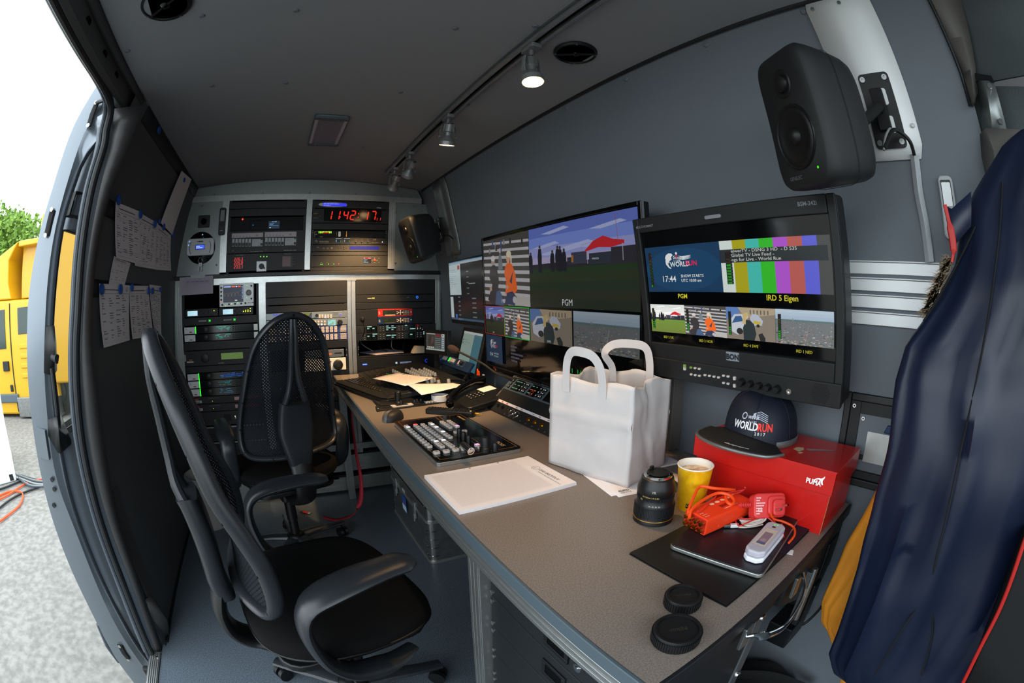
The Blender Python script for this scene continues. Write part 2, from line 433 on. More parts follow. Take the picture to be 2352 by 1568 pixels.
# seams
f = MB(); f.tube([(xr(1.862)-.004, y, 1.862) for y in (-.115, .8, 1.7, 2.6)], .0075, 8, flat=(1.4, .8, (0, 0, 1))); struct('trim_3', f, 'rubber')
f = MB(); f.tube([(xl(1.864)+.003, y, 1.866) for y in (1.28, 2, 2.6)], .006, 8); struct('trim_4', f, 'rubber')
f = MB(); f.box(.998, 1.03, -.11, 2.6, 0, .012); struct('baseboard_right', f, 'rubber')
f = MB(); f.box(-.70, -.69, 1.3, 2.6, 0, .012); struct('baseboard_left', f, 'rubber')
# access cover and joints on the left wall next to the door pillar
f = MB(); f.box(xl(.35)+.0, xl(.35)+.006, 1.31, 1.40, .16, .62); struct('trim_5', f, 'paint_dark', bevel=.002)
f = MB(); f.loft([[at(1, 1.27, *p) for p in ((331, 1378), (347, 1436), (374, 1503))], [at(1, 1.34, *p) for p in ((346, 1366), (381, 1420), (392, 1488))], [at(1, 1.42, *p) for p in ((352, 1380), (386, 1425), (396, 1470))]])
struct('trim_6', f, 'paint_dark', smooth=True, solid=.004)
# ---- door opening: seal, pillar, header
A = lambda y, L: [at(1, y, *p) for p in L]
seal = A(1.22, [(246, 255), (244, 300), (238, 340), (212, 430), (190, 560), (180, 700), (175, 800), (177, 900), (191, 1030), (226, 1180), (291, 1360), (352, 1510)])
hz = 1.795
head = [Vector((-.615, y, hz)) for y in (-.6, -.2, .2, .6, .9, 1.05)]
sealp = spline(head+[Vector((-.613, 1.15, 1.785)), Vector((-.612, 1.20, 1.76))]+seal[1:], 6)
f = MB(); f.tube(sealp, .0135, 10); struct('trim_7', f, 'rubber', smooth=True)
f = MB(); f.tube([p+Vector((-.02, -.002, .008 if i < 40 else 0)) for i, p in enumerate(sealp)], .009, 8); struct('trim_8', f, 'rubber_grey', smooth=True)
n = 40
midc = A(1.235, [(262, 250), (258, 300), (250, 350), (228, 440), (206, 560), (192, 700), (188, 800), (190, 900), (206, 1030), (243, 1180), (305, 1350), (362, 1505)])
innc = A(1.27, [(330, 242), (312, 290), (290, 350), (255, 440), (226, 560), (212, 700), (212, 800), (222, 900), (240, 1040), (268, 1180), (318, 1330), (374, 1490)])
c0, c1, c2 = resample(seal, n), resample(midc, n), resample(innc, n)
f = MB(); f.loft([c1, c2]); f.loft([c2, [p+Vector((-.04, .03, 0)) for p in c2]]); struct('trim_9', f, 'paint_dark', smooth=True, solid=.003)
f = MB(); f.loft([[p+Vector((-.05, .03, 0)) for p in c0], [p+Vector((-.012, .01, 0)) for p in c0], c1]); struct('trim_10', f, 'paint', smooth=True, solid=.003)
f = MB()
sec = [(-.556, 1.868), (-.562, 1.838), (-.578, 1.845), (-.585, 1.80), (-.60, 1.792), (-.625, 1.80), (-.66, 1.85), (-.70, 1.90)]
f.loft([[(x, y, z) for x, z in sec] for y in (-.6, 1.0, 1.2, 1.36)]); struct('trim_11', f, 'paint_dark', smooth=True, solid=.004, ang=25)
f = MB()
for y in (.45, .62, .8, .97, 1.1): f.rbox(y-.018, y+.018, -.012, .012, 0, .003, .010, frame((-.583, 0, 1.822), (0, 1, 0), n=(.95, 0, -.3)))
f.build('slot', 'void', bpy.data.objects['trim_11'])
f = MB(); f.tube([(-.557, y, 1.866) for y in (-.45, .5, 1.38)], .007, 8); struct('trim_12', f, 'rubber')
# outer roof skin and floor closure so no sky leaks in from odd sides
f = MB(); f.loft([[(-.70, y, 1.90), (-.55, y, 1.99), (.15, y, 2.03), (.85, y, 1.99), (1.06, y, 1.8), (1.16, y, 1.0), (1.16, y, -.3)] for y in (-.6, 3.15)])
struct('roof', f, 'paint_dark', smooth=True, solid=.01)
f = MB(); f.loft([[(-.71, y, 1.90), (-.76, y, 1.4), (-.78, y, .9), (-.79, y, -.3)] for y in (1.9, 3.15)]); f.box(-.86, 1.16, 3.12, 3.15, -.3, 1.98)
struct('trim_13', f, 'paint_dark', smooth=True, solid=.01)
# ---- cab side at the far right: pillar trims, head lining
f = MB(); a = [on_right(p, .002) for p in ((2138, 0), (2180, 90), (2212, 170), (2233, 245))]; b = [at(0, .93, *p) for p in ((2206, 0), (2226, 80), (2238, 150), (2243, 215))]
a2 = [at(0, .90, *p) for p in ((2175, 0), (2208, 85), (2228, 160), (2239, 235))]
up_ = lambda L: [L[0]+(L[0]-L[1])*1.5]+L
f.loft([up_(a), up_(a2), up_(b)]); struct('trim_14', f, 'trim_grey', smooth=True, solid=.006)
f = MB(); f.tube([p+Vector((-.004, .006, 0)) for p in up_(a)], .004, 6); struct('trim_15', f, 'rubber', smooth=True)
f = MB(); P = lambda px, py, y=-.30: at(1, y, px, py)
f.loft([[Vector((.94, -.12, 2.0)), Vector((.95, -.13, 1.80)), Vector((.955, -.14, 1.645))], [Vector((.86, -.45, 2.0)), Vector((.90, -.45, 1.80)), Vector((.93, -.45, 1.68))], [Vector((.5, -.8, 2.0)), Vector((.5, -.8, 1.8)), Vector((.5, -.8, 1.7))]])
struct('wall_cab', f, 'fabric_grey', smooth=True, solid=.01)
f = MB(); f.loft([[Vector((.965, -.12, 1.645)), Vector((.985, -.12, 1.3)), Vector((1.0, -.12, 0))], [Vector((.96, -.55, 1.645)), Vector((.98, -.55, 1.3)), Vector((1.0, -.55, 0))], [Vector((.93, -.9, 1.645)), Vector((.98, -.9, 1.3)), Vector((1.0, -.9, 0))]])
struct('wall_cab_lower', f, 'fabric_grey', smooth=True, solid=.01)
f = MB(); f.box(-.72, 1.0, -.93, -.9, -.3, 1.0); struct('wall_light_block', f, 'fabric_grey')  # unseen low wall behind the camera, added to block light low down
f = MB(); f.box(-.70, 1.05, -.93, -.44, 1.86, 1.9); struct('ceiling_cab', f, 'fabric_grey')
# belt-anchor cover in silver
t = thing('pillar_cover', 'silver metal pillar cover with two screws above the hanging coats', 'cover', Vector((.95, -.16, 1.58)))
f = MB(); a = [at(0, .925, *p) for p in ((2243, 186), (2254, 240), (2258, 297))]; b = [at(0, .90, *p) for p in ((2262, 186), (2272, 240), (2280, 297))]; c = [at(0, .91, *p) for p in ((2282, 187), (2297, 240), (2312, 299))]
f.loft([a, b, c]); o = f.build('plate', 'alu_sheet', smooth=True, solid=.004); o.parent = t; o.matrix_parent_inverse = t.matrix_world.inverted()
for p in ((2274, 199), (2299, 281)): q = at(0, .903, *p); f = MB(); f.cyl(q, q+Vector((-.006, .001, 0)), .006, n=12); o = f.build('screw', 'chrome'); o.parent = t; o.matrix_parent_inverse = t.matrix_world.inverted()
f = MB(); f.loft([[at(0, .925, 2240, 170), at(0, .92, 2244, 187)], [at(0, .905, 2278, 176), at(0, .90, 2284, 188)]]); o = f.build('rubber_cap', 'rubber', solid=.006); o.parent = t; o.matrix_parent_inverse = t.matrix_world.inverted()
f = MB(); f.loft([[at(0, .93, 2254, 310), at(0, .93, 2258, 360), at(0, .935, 2270, 420)], [at(0, .90, 2266, 297), at(0, .89, 2285, 350), at(0, .89, 2290, 420)], [at(0, .88, 2400, 305), at(0, .87, 2400, 350), at(0, .87, 2400, 420)]])
struct('trim_16', f, 'trim_grey', smooth=True, solid=.01)
# ---- screw caps
for i, p in enumerate([(464, 36), (680, 24), (1046, 65), (293, 117), (487, 196), (657, 190), (920, 211), (834, 337), (1075, 240), (1221, 123), (645, 330), (1230, 60)]):
    q = on_ceil(p); f = MB(); f.lathe([(.0085, 0), (.0085, .001), (.006, .0035), (0, .004)], frame(q-Vector((0, 0, .0005)), (1, 0, 0), n=(0, 0, -1)), 14); o = f.build('screw_cap', 'laminate_right', bpy.data.objects['ceiling'], smooth=True)
for i, p in enumerate([(1846, 27), (1622, 102), (1438, 181), (1301, 249), (1195, 305), (1115, 352)]):
    q = on_right(p); f = MB(); f.lathe([(.0085, 0), (.0085, .001), (.006, .0035), (0, .004)], frame(q, (0, -1, 0), n=(-1, 0, -.25)), 14); o = f.build('screw_cap', 'laminate_right', bpy.data.objects['wall_right'], smooth=True)
# ================================================================ CEILING FITTINGS
def round_speaker(p, r, label):
    q = on_ceil(p); T = frame(q, (1, 0, 0), n=(0, 0, -1)); t = thing('ceiling_speaker', label, 'speaker', T)
    f = MB(); f.lathe([(r, 0), (r, .003), (r*.93, .008), (r*.86, .008), (r*.84, .004)], n=48); f.build('rim', 'black_plastic', t, smooth=True)
    f = MB(); f.lathe([(r*.84, .004), (r*.6, .0035), (r*.3, .0025), (0, .002)], n=48); f.build('cone', 'black_matte', t, smooth=True)
    f = MB(); f.lathe([(r*.2, .003), (r*.19, .008), (r*.1, .012), (0, .013)], n=24); f.build('dome', 'black_gloss', t, smooth=True)
    f = MB(); f.box(-r*.84, r*.84, -.003, .003, .006, .010, Matrix.Rotation(R(40), 4, 'Z')); f.build('bridge', 'black_plastic', t)
    f = MB()
    for a in range(4): f.cyl((r*.9*math.cos(a*PI/2+.6), r*.9*math.sin(a*PI/2+.6), .007), (r*.9*math.cos(a*PI/2+.6), r*.9*math.sin(a*PI/2+.6), .0095), .003, n=8)
    f.build('screw', 'steel', t)
round_speaker((1322, 120), .062, 'round black loudspeaker in the ceiling beside the lamp track')
round_speaker((381, 8), .072, 'round black loudspeaker in the ceiling over the door opening')
# dome light
a, b, c, d = [on_ceil(p) for p in ((726, 262), (804, 264), (775, 330), (708, 327))]
cx = (a.x+b.x)/2; y0 = (a.y+b.y)/2; y1 = (c.y+d.y)/2; wdt = .142; hl = (y1-y0)/2; q = Vector((cx, (y0+y1)/2, ceil_z(cx)))
t = thing('dome_light', 'flat rectangular ceiling light with a ribbed milky lens, switched off', 'ceiling light', frame(q, (1, 0, 0), n=(0, 0, -1)))
f = MB(); f.rbox(-wdt/2, wdt/2, -hl, hl, 0, .012, .012); f.build('housing', 'alu_dark', t, bevel=.004)
f = MB()
for i in range(24): x = -wdt*.36+i*wdt*.72/23; f.cyl((x, -hl*.80, .013), (x, hl*.80, .013), .0022, n=6)
f.build('lens', 'dome_plastic', t, smooth=True)
for s in (-1, 1):
    f = MB(); f.box(s*wdt*.37, s*wdt*.47, -hl*.82, hl*.82, .011, .016); f.build('side_strip', 'sheet_lilac', t, bevel=.002)
for s in (-1, 1):
    f = MB(); f.rbox(-wdt*.5, wdt*.5, s*hl*.92-.014, s*hl*.92+.014, .008, .018, .006); f.build('end_cap', 'desk_edge', t, bevel=.003)
f = MB()
for x in (-.035, .035):
    for y in (-hl*.88, hl*.88): f.cyl((x, y, .018), (x, y, .0195), .003, n=8)
f.build('screw', 'chrome', t)
# lamp track
TX = .572
zt = ceil_z(TX)
t = thing('lamp_track', 'long grey aluminium lamp track along the ceiling carrying the four spotlights', 'track', Vector((TX, 1, zt)))
f = MB()
for s in (-1, 1): f.box(s*.019, s*.008, -1.35, 1.33, -.020, 0)
f.box(-.019, .019, -1.35, 1.33, -.004, 0); f.build('rail', 'alu', t, bevel=.0015)
f = MB(); f.box(-.008, .008, -1.34, 1.32, -.0085, -.004); f.build('groove', 'void', t)
f = MB()
for s in (-1, 1): f.box(s*.0195, s*.0225, -1.35, 1.33, -.006, 0)
f.build('side_rib', 'alu_dark', t)
def spot(y, aim, lit, label, tilt_swing=0.):
    """a small tracked spotlight, head hung in a fork; aim is the beam direction"""
    o0 = Vector((TX, y, zt-.020)); t = thing('track_spotlight', label, 'spotlight', o0, 'spotlights on the lamp track')
    f = MB(); f.rbox(-.016, .016, -.030, .030, -.014, 0, .006); f.build('adapter', 'lamp_grey', t, bevel=.002)
    f = MB(); f.cyl((0, 0, -.014), (0, 0, -.032), .007, n=12); f.build('stem', 'lamp_grey', t, smooth=True)
    d = Vector(aim).normalized(); side = d.cross(Vector((0, 0, 1)))
    side = side.normalized() if side.length > .05 else Vector((1, 0, 0)); piv = Vector((0, 0, -.088)); 
    for s in (-1, 1):
        f = MB(); P = [Vector((0, 0, -.030)), side*(s*.026)+Vector((0, 0, -.042)), side*(s*.031)+Vector((0, 0, -.066)), side*(s*.031)+piv+Vector((0, 0, -.006))]
        f.tube(P, .0058, 8, flat=(1.2, .28, tuple(side.cross(Vector((0, 0, 1)))))); f.cyl(side*(s*.027)+piv, side*(s*.036)+piv, .004, n=8); f.build('fork_arm', 'lamp_grey', t, smooth=True)
    T = frame(piv, side, n=d); o = MB()
    o.lathe([(.0155, -.050), (.017, -.048), (.017, -.022), (.013, -.018), (.012, -.006), (.0165, .002), (.0285, .014), (.031, .018), (.031, .032), (.0285, .032)], T, 28); hd = o.build('lamp_head', 'lamp_grey', t, smooth=True, ang=30)
    o = MB()
    for k in range(14): a = 2*PI*k/14; o.box(.0165, .0195, -.0012, .0012, -.049, -.022, T @ Matrix.Rotation(a, 4, 'Z'))
    o.build('cooling_fins', 'lamp_grey', t)
    o = MB(); o.lathe([(.0285, .032), (.026, .026), (.0, .026)], T, 24); o.build('lens', 'lamp_on' if lit else 'dome_plastic', t)
    for s in (-1, 1):
        o = MB(); o.tube(spline([Vector((0, 0, -.03)), side*(s*.012)+Vector((0, .01, -.034)), side*(s*.020)+Vector((0, .016, -.05)), T @ Vector((s*.010, .012, -.055)), T @ Vector((0, 0, -.048))], 5), .0013, 6); o.build('wire', 'cable_grey' if s < 0 else 'cable_black', t, smooth=True)
    if lit:
        l = bpy.data.lights.new('lamp_beam', 'SPOT'); l.energy = lit; l.color = (1, .60, .26); l.spot_size = R(62); l.spot_blend = .8; l.shadow_soft_size = .02
        lo = bpy.data.objects.new('lamp_beam', l); COL.objects.link(lo); lo.matrix_world = frame(o0+piv+d*.045, side, n=-d)
spot(.885, (.03, -.12, -1), 18, 'lit spotlight nearest the ceiling speaker, first on the lamp track')
spot(1.455, (.02, .30, -1), 65, 'lit spotlight on the lamp track, second from the ceiling speaker')
spot(1.93, (-.12, .62, -.62), 45, 'third spotlight from the ceiling speaker, lens turned away toward the racks')
spot(2.20, (-.16, .42, -.68), 60, 'spotlight at the rack end of the track, tilted toward the clock')
# ================================================================ RACK WALL ACROSS THE VAN
YR = 2.60
RK = lambda px, py: (at(1, YR, px, py).x, at(1, YR, px, py).z)
TR = frame((0, YR, 0), (1, 0, 0), (0, 0, 1))            # local u = x, v = z, n towards the room
rack = thing('equipment_rack', 'wall of black equipment racks in a grey aluminium frame across the van', 'rack', TR)
zs_ = RK(704, 619)[1]                                     # shelf height
def prof(name, u0, v0, u1, v1, n0=-.03, n1=.0, ribs=2):
    """grooved aluminium extrusion"""
    f = MB(); f.box(u0, u1, v0, v1, n0, n1); ver = (v1-v0) > (u1-u0); w_ = (u1-u0) if ver else (v1-v0)
    for i in range(ribs+1):
        a = (u0 if ver else v0)+w_*(.04+.92*i/(ribs+1)); b = a+w_*.92/(ribs+1)*.72
        if ver: f.box(a, b, v0, v1, n1, n1+.0018)
        else: f.box(u0, u1, a, b, n1, n1+.0018)
    return f.build(name, 'alu', rack)
zt0, zt1 = 1.772, 1.806
prof('top_rail', -.585, zt0, .86, zt1, ribs=3)
prof('shelf_rail', -.665, 1.291, .985, 1.327, ribs=3, n1=.004)
prof('upright', -.379, zs_, -.338, zt0); prof('upright', .143, zs_, .176, zt0); prof('upright', .652, zs_, .695, zt0)
prof('upright', -.668, .25, -.622, 1.291, ribs=2); prof('upright', -.134, .25, -.092, 1.291); prof('upright', .402, .25, .425, 1.291, ribs=1); prof('upright', .428, .25, .452, 1.291, ribs=1); prof('upright', .958, .25, .995, 1.291)
f = MB(); f.box(-.672, .99, 1.327, 1.350, -.03, .022); f.build('shelf_edge', 'black_plastic', rack, bevel=.003)
# silver panels around the upper bays
f = MB(); P = [(-.555, zt1), (-.575, zt1)]; P = [(-.585, zt1)]+[(x, ceil_z(x)-.004) for x in np.linspace(-.55, .83, 12)]+[(.862, zt1)]; f.prism(P, -.012, -.004); f.build('top_panel', 'alu_sheet', rack)
f = MB(); f.prism([(-.672, 1.35), (-.379, 1.35), (-.379, zt0), (-.60, zt0)], -.018, -.010); f.build('side_panel', 'alu_sheet', rack)
f = MB(); f.prism([(.695, 1.35), (.985, 1.35), (.90, zt0), (.695, zt0)], -.018, -.010); f.build('side_panel', 'alu_sheet', rack)
f = MB(); f.box(-.705, -.668, 0, 1.30, -.035, -.004); f.build('end_filler', 'alu_sheet', rack)
f = MB(); f.prism([(.995, 0), (1.02, 0), (1.015, .8), (.985, 1.33), (.995, 1.33)][::1], -.035, -.004); f.build('end_filler', 'alu_sheet', rack)
f = MB()
for p in ((493, 446), (604, 443), (711, 443), (818, 445), (922, 450), (464, 472), (497, 608), (951, 474), (909, 603), (910, 486), (396, 737), (1011, 690), (408, 885)):
    u, v = RK(*p); f.lathe([(.0055, -.011), (.0055, .001), (.003, .004), (0, .0045)], Matrix.Translation((u, v, 0)), 10)
f.build('screw_set', 'steel', rack)
# dark boxes behind the bays
for u0, u1, v0, v1 in ((-.338, .143, 1.35, zt0), (.176, .652, 1.35, zt0), (-.622, -.134, .05, 1.291), (-.092, .402, .05, 1.291), (.452, .958, .05, 1.291)):
    f = MB(); f.box(u0, u1, v0, v1, -.36, -.355); f.box(u0-.001, u0+.001, v0, v1, -.36, -.02); f.box(u1-.001, u1+.001, v0, v1, -.36, -.02); f.box(u0, u1, v0, v0+.002, -.36, -.02); f.box(u0, u1, v1-.002, v1, -.36, -.02)
    f.build('bay', 'void', rack)
# mounting strips with square holes
for u0, u1, v0, v1 in ((-.338, .143, 1.35, zt0), (.176, .652, 1.35, zt0), (-.622, -.134, .30, 1.291), (-.092, .402, .30, 1.291), (.452, .958, .30, 1.291)):
    for s, x in ((0, u0), (1, u1-.016)):
        f = MB(); f.box(x, x+.016, v0, v1, -.014, -.010); f.build('mounting_strip', 'rack_black', rack)
f = MB()
for u0, u1, v0, v1 in ((.176, .652, 1.36, zt0), (-.092, .402, .85, 1.28), (.452, .958, .85, 1.28), (-.338, .143, 1.36, 1.6)):
    k = int((v1-v0)/.0445)
    for i in range(k):
        for x in (u0+.012, u1-.012):
            for dz in (.006, .038): f.lathe([(.0038, 0), (.0038, .002), (.0015, .0035)], Matrix.Translation((x, v0+i*.0445+dz, -.002)), 8)
f.build('rack_screws', 'steel', rack, smooth=True)['kind'] = 'stuff'
# base: stacked aluminium beams on the floor
for (y0, y1) in ((1016.6, 1030), (1042, 1078), (1091, 1121)):
    a = RK(815, y1)[1]; b = RK(815, y0)[1]; prof('base_beam', -.2, a, 1.0, b, n0=-.03, n1=.01, ribs=1)
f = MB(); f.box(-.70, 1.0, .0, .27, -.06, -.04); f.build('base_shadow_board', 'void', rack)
f = MB(); f.box(-.66, -.2, .0, .20, -.03, .03); f.build('base_box', 'alu_sheet', rack, bevel=.003)
f = MB(); f.box(-.66, -.2, .23, .245, -.03, .10); f.build('base_ledge', 'white_gloss', rack, bevel=.002)
# vertical post pair under the desk
# ---------------------------------------------------------------- devices
def device(name, label, cat, u0, u1, cx, y0, y1, m='rack_black', n=.006, depth=.10, group=None, ears=True, bev=.0012):
    """a rack unit: its faceplate spans u0..u1 and the rows y0..y1 seen at column cx"""
    v1 = RK(cx, y0)[1]-.0006; v0 = RK(cx, y1)[1]+.0006
    T = TR @ Matrix.Translation((u0, v0, 0)); t = thing(name, label, cat, T, group)
    f = MB(); f.box(0, u1-u0, 0, v1-v0, min(-.004, n-.003), n); f.box(.02, u1-u0-.02, .001, v1-v0-.001, -depth, min(-.004, n-.004)) if n < depth-.01 or depth < 0 else None; f.build('faceplate', m, t, bevel=bev)
    t['_w'] = u1-u0; t['_h'] = v1-v0
    def L(px, py):
        u, v = RK(px, py); return u-u0, v-v0
    return t, L, u1-u0, v1-v0
def blank(u0, u1, cx, y0, y1, label, m='rack_black'): return device('blank_panel', label, 'rack panel', u0, u1, cx, y0, y1, m, depth=.008)[0]
def knob(t, u, v, r, h, m='black_plastic', n=.006, name='knob', k=20):
    f = MB(); f.lathe([(r, 0), (r*.96, h*.85), (r*.8, h), (0, h)], Matrix.Translation((u, v, n)), k); return f.build(name, m, t, smooth=True)
UA = (-.336, .141); UB = (.178, .650); B1 = (-.620, -.136); B2 = (-.090, .400); B3 = (.454, .956)
C = {'UA': 612, 'UB': 803, 'B1': 508, 'B2': 705, 'B3': 908}
# --- upper left bay
blank(*UA, 612, 462.5, 478.7, 'plain black blanking panel at the very top of the upper left bay')
blank(*UA, 612, 479, 496, 'plain black blanking panel second from the top of the upper left bay')
t, L, W, H = device('recessed_player', 'deep-set black unit with a small blue lit display and one red lamp', 'rack unit', *UA, 612, 496.8, 529, 'black_matte', n=-.02)
f = MB(); a = L(574, 526); b = L(687, 504); f.box(a[0], b[0], a[1], b[1], -.0195, -.012); f.build('front', 'black_gloss', t, bevel=.001)
d = DK(-.0118); a = L(616, 524); b = L(643, 506); d.region(a[0], a[1], b[0], b[1]); d.rect(0, 0, 1, 1, '#1c2a38'); d.rect(.3, .82, .42, .95, '#7088b8'); d.rect(.46, .82, .56, .95, '#7088b8'); d.rect(.6, .82, .7, .95, '#a8b8e0'); d.lines(.1, .3, .95, .75, 3, '#6a94b8', .95, .4, 3); d.rect(.1, .06, .22, .18, '#d0ecff'); d.frame(.1, .06, .9, .18, .02, '#34506a'); d.whole()
u, v = L(581, 516); d.circ(u, v, .004, '#1a5a9a'); u, v = L(557, 502.5); d.circ(u, v, .006, '#ff2a08'); d.circ(u, v, .003, '#ffa050'); d.build('display', 'screen', t)
t, L, W, H = device('breaker_module', 'black distribution module with two rows of white circuit breakers under label strips', 'breaker panel', *UA, 612, 529.5, 580)
d = DK(.0062)
for (x0, x1, ya, yb, l0, names, rx) in ((532.5, 604.5, 534, 546, 533, ['S1', 'S2', 'S3', 'S4', 'S5', 'S6'], (578, 604)), (608, 681, 532, 544, 609, ['S7', 'S8', 'S9', 'S10', 'S11', 'S12'], (654, 681))):
    a = L(x0, yb+1); b = L(x1, ya+.2); d.rect(a[0], a[1], b[0], b[1], '#c9c0c6')
    for i, nm in enumerate(names):
        c = L(l0+4.2+i*7.5, yb-3.2); d.text(nm, c[0], c[1], .0065, '#3a3538', 'CENTER'); d.rect(c[0]-.006, c[1]-.005, c[0]+.006, c[1]-.003, '#5a5458')
    c = L((rx[0]+rx[1])/2-.5, yb-6); d.text('RCD', c[0], c[1], .008, '#3a3538', 'CENTER'); d.rect(c[0]-.008, c[1]-.006, c[0]+.008, c[1]-.0035, '#5a5458')
for x in (533, 609):
    c = L(x, 577 if x < 600 else 574.5); d.text('CE', c[0], c[1], .008, '#9a9a98')
c = L(604, 578); d.text('Power Distribution Modul', c[0], c[1], .0072, '#c2c2c0', 'RIGHT', bold=.01); c = L(681, 575.5); d.text('Power Distribution Modul', c[0], c[1], .0072, '#d2ccc0', 'RIGHT', bold=.01)
d.build('lettering', 'print', t)
for (x0, yc, rx0, rx1) in ((533, 557.5, 578.5, 604), (608.5, 555, 654, 680.5)):
    for i in range(6):
        a = L(x0+i*7.5, yc+9); b = L(x0+i*7.5+6.6, yc-8.5); f = MB(); f.box(a[0], b[0], a[1], b[1], .006, .011); br = f.build('breaker', 'hinge_white', t, bevel=.0008)
        hh = b[1]-a[1]; f = MB(); f.box(a[0]+.0015, b[0]-.0015, a[1]+hh*.08, a[1]+hh*.42, .011, .016); f.box(a[0]+.004, b[0]-.004, a[1]+hh*.30, a[1]+hh*.46, .016, .022); f.build('toggle', 'black_plastic', br)
    a = L(rx0, yc+9); b = L(rx1, yc-8.5); f = MB(); f.box(a[0], b[0], a[1], b[1], .006, .011); br = f.build('breaker', 'hinge_white', t, bevel=.0008); hh = b[1]-a[1]; w_ = b[0]-a[0]
    f = MB(); f.box(b[0]-w_*.2, b[0]-w_*.02, a[1]+hh*.1, a[1]+hh*.4, .011, .02); f.build('toggle', 'black_plastic', br)
    d = DK(.0112); d.rect(b[0]-w_*.42, a[1]+hh*.1, b[0]-w_*.3, a[1]+hh*.16, '#b03030'); d.rect(b[0]-w_*.2, a[1]+hh*.85, b[0]-w_*.02, a[1]+hh*.97, '#202020'); d.lines(a[0]+.003, a[1]+hh*.5, a[0]+w_*.6, a[1]+hh*.9, 4, '#8a8880', .8, .25, 2); d.build('print', 'print', br)
t, L, W, H = device('power_analyser', 'black power analyser panel with red digits and a square white rotary switch', 'meter panel', *UA, 612, 580.8, 621.5)
for x0, x1, y0, y1, on in ((537, 565, 590, 619, 1), (647, 680, 587, 615, 0)):
    a = L(x0, y1); b = L(x1, y0); f = MB(); f.box(a[0], b[0], a[1], b[1], .006, .010); mt = f.build('meter', 'black_plastic', t, bevel=.001)
    dd = DK(.0102); w_ = b[0]-a[0]; hh = b[1]-a[1]
    if on:
        for i, s in enumerate(('226.3', '226.8', '233.1')): dd.seg7(s, a[0]+w_*.02, b[1]-hh*(.30+.31*i), hh*.24, '#f01c14', wd=.50, gap=.34, th=.13)
    else: dd.rect(a[0]+w_*.05, a[1]+hh*.12, a[0]+w_*.62, b[1]-hh*.06, '#2a0508')
    dd.build('digits', 'screen', mt)
    f = MB()
    for i in range(4): f.rbox(b[0]-w_*.22, b[0]-w_*.06, b[1]-hh*(.22+.24*i), b[1]-hh*(.06+.24*i), .010, .0125, .001)
    f.build('button_column', 'rack_dark', mt)
a = L(589, 624); b = L(612.5, 599.5); f = MB(); f.box(a[0], b[0], a[1], b[1], .006, .010); sw = f.build('switch_plate', 'white_plate', t, bevel=.002)
cu, cv = (a[0]+b[0])/2, (a[1]+b[1])/2; knob(sw, cu, cv, .016, .012, 'black_plastic', .010); f = MB(); f.box(-.005, .024, -.0045, .0045, .012, .028, Matrix.Translation((cu, cv, 0)) @ Matrix.Rotation(R(-32), 4, 'Z')); f.build('switch_handle', 'black_plastic', sw, bevel=.002)
d = DK(.0065)
for i, x in enumerate((599, 606, 613)): c = L(x, 589.5); d.circ(c[0], c[1], .0030, '#78ff20')
d.build('led', 'glow', t)
d = DK(.0065)
for i, x in enumerate((599, 606, 613)): c = L(x, 586.2); d.text('L%d' % (i+1), c[0], c[1], .006, '#b0b0ae', 'CENTER')
c = L(551, 587); d.text('Power Analyser', c[0], c[1], .0072, '#b8b8b4', 'CENTER'); c = L(662, 584); d.text('Power Analyser', c[0], c[1], .0072, '#c8c0b0', 'CENTER'); d.build('lettering', 'print', t)
# --- upper right bay
t, L, W, H = device('master_clock_generator', 'black rack unit with long violet-blue display in a pointed oval surround', 'rack unit', *UB, 803, 462.3, 479.2, 'rack_black')
f = MB(); a = L(731, 470); b = L(797, 470); cu, cv = (a[0]+b[0])/2, a[1]; rx = (b[0]-a[0])/2
f.prism([(cu+rx*math.cos(q), cv+.0145*math.sin(q)) for q in np.linspace(0, 2*PI, 36, endpoint=False)], .006, .009); f.build('display_surround', 'alu', t, smooth=True)
d = DK(.0092); a = L(741, 473.7); b = L(795.5, 467.6); d.rect(a[0], a[1], b[0], b[1], '#3a40f0'); d.lines(a[0]+.004, a[1], b[0]-.003, b[1], 2, '#8a94ff', .9, .4, 5); d.build('display', 'screen', t)
f = MB()
for i, x in enumerate((808.5, 813.5, 818.5, 836.5, 842.5, 849, 857, 865, 871, 877.5)): c = L(x, 471 if i > 2 else (470.5, 468, 470.5)[i]); f.lathe([(.0042, 0), (.004, .003), (0, .0035)], Matrix.Translation((c[0], c[1], .006)), 12)
f.build('button_row', 'rack_dark', t, smooth=True); c = L(828, 471); knob(t, c[0], c[1], .006, .010)
d = DK(.0065); c = L(870, 479.3); d.text('trilogy', c[0], c[1]+.0015, .011, '#d8d8d4', 'CENTER', bold=.02); d.build('lettering', 'print', t)
t, L, W, H = device('digital_clock', 'wide digital wall clock with large red digits behind dark glass', 'clock', *UB, 803, 480.6, 512.8)
a = L(743, 508.5); b = L(876, 482.5); f = MB(); f.box(a[0], b[0], a[1], b[1], .006, .011); f.build('window', 'black_gloss', t, bevel=.001)
d = DK(.0112); hh = b[1]-a[1]
for s, x, y0, y1 in (('1', 752, 504.5, 485), ('1', 770, 504.5, 485), ('4', 787, 504.5, 485.5), ('2', 803, 504.5, 485), ('1', 835, 505.5, 486.5), ('7', 850, 505.5, 486)):
    p = L(x, y0); q = L(x, y1); d.seg7(s, p[0]-(.006 if s == '1' else 0), p[1], q[1]-p[1], '#ff3020', wd=.50, th=.13, slant=.16)
for s, x in (('1', 862.5), ('1', 870)): p = L(x, 507); q = L(x, 500.5); d.seg7(s, p[0]-.003, p[1], q[1]-p[1], '#ff3020', wd=.5, th=.2, slant=.16)
for x, y in ((780.5, 499), (823, 491.5), (822, 499.5)): c = L(x, y); d.circ(c[0], c[1], .0038, '#ff3020')
d.build('digits', 'screen', t)
f = MB()
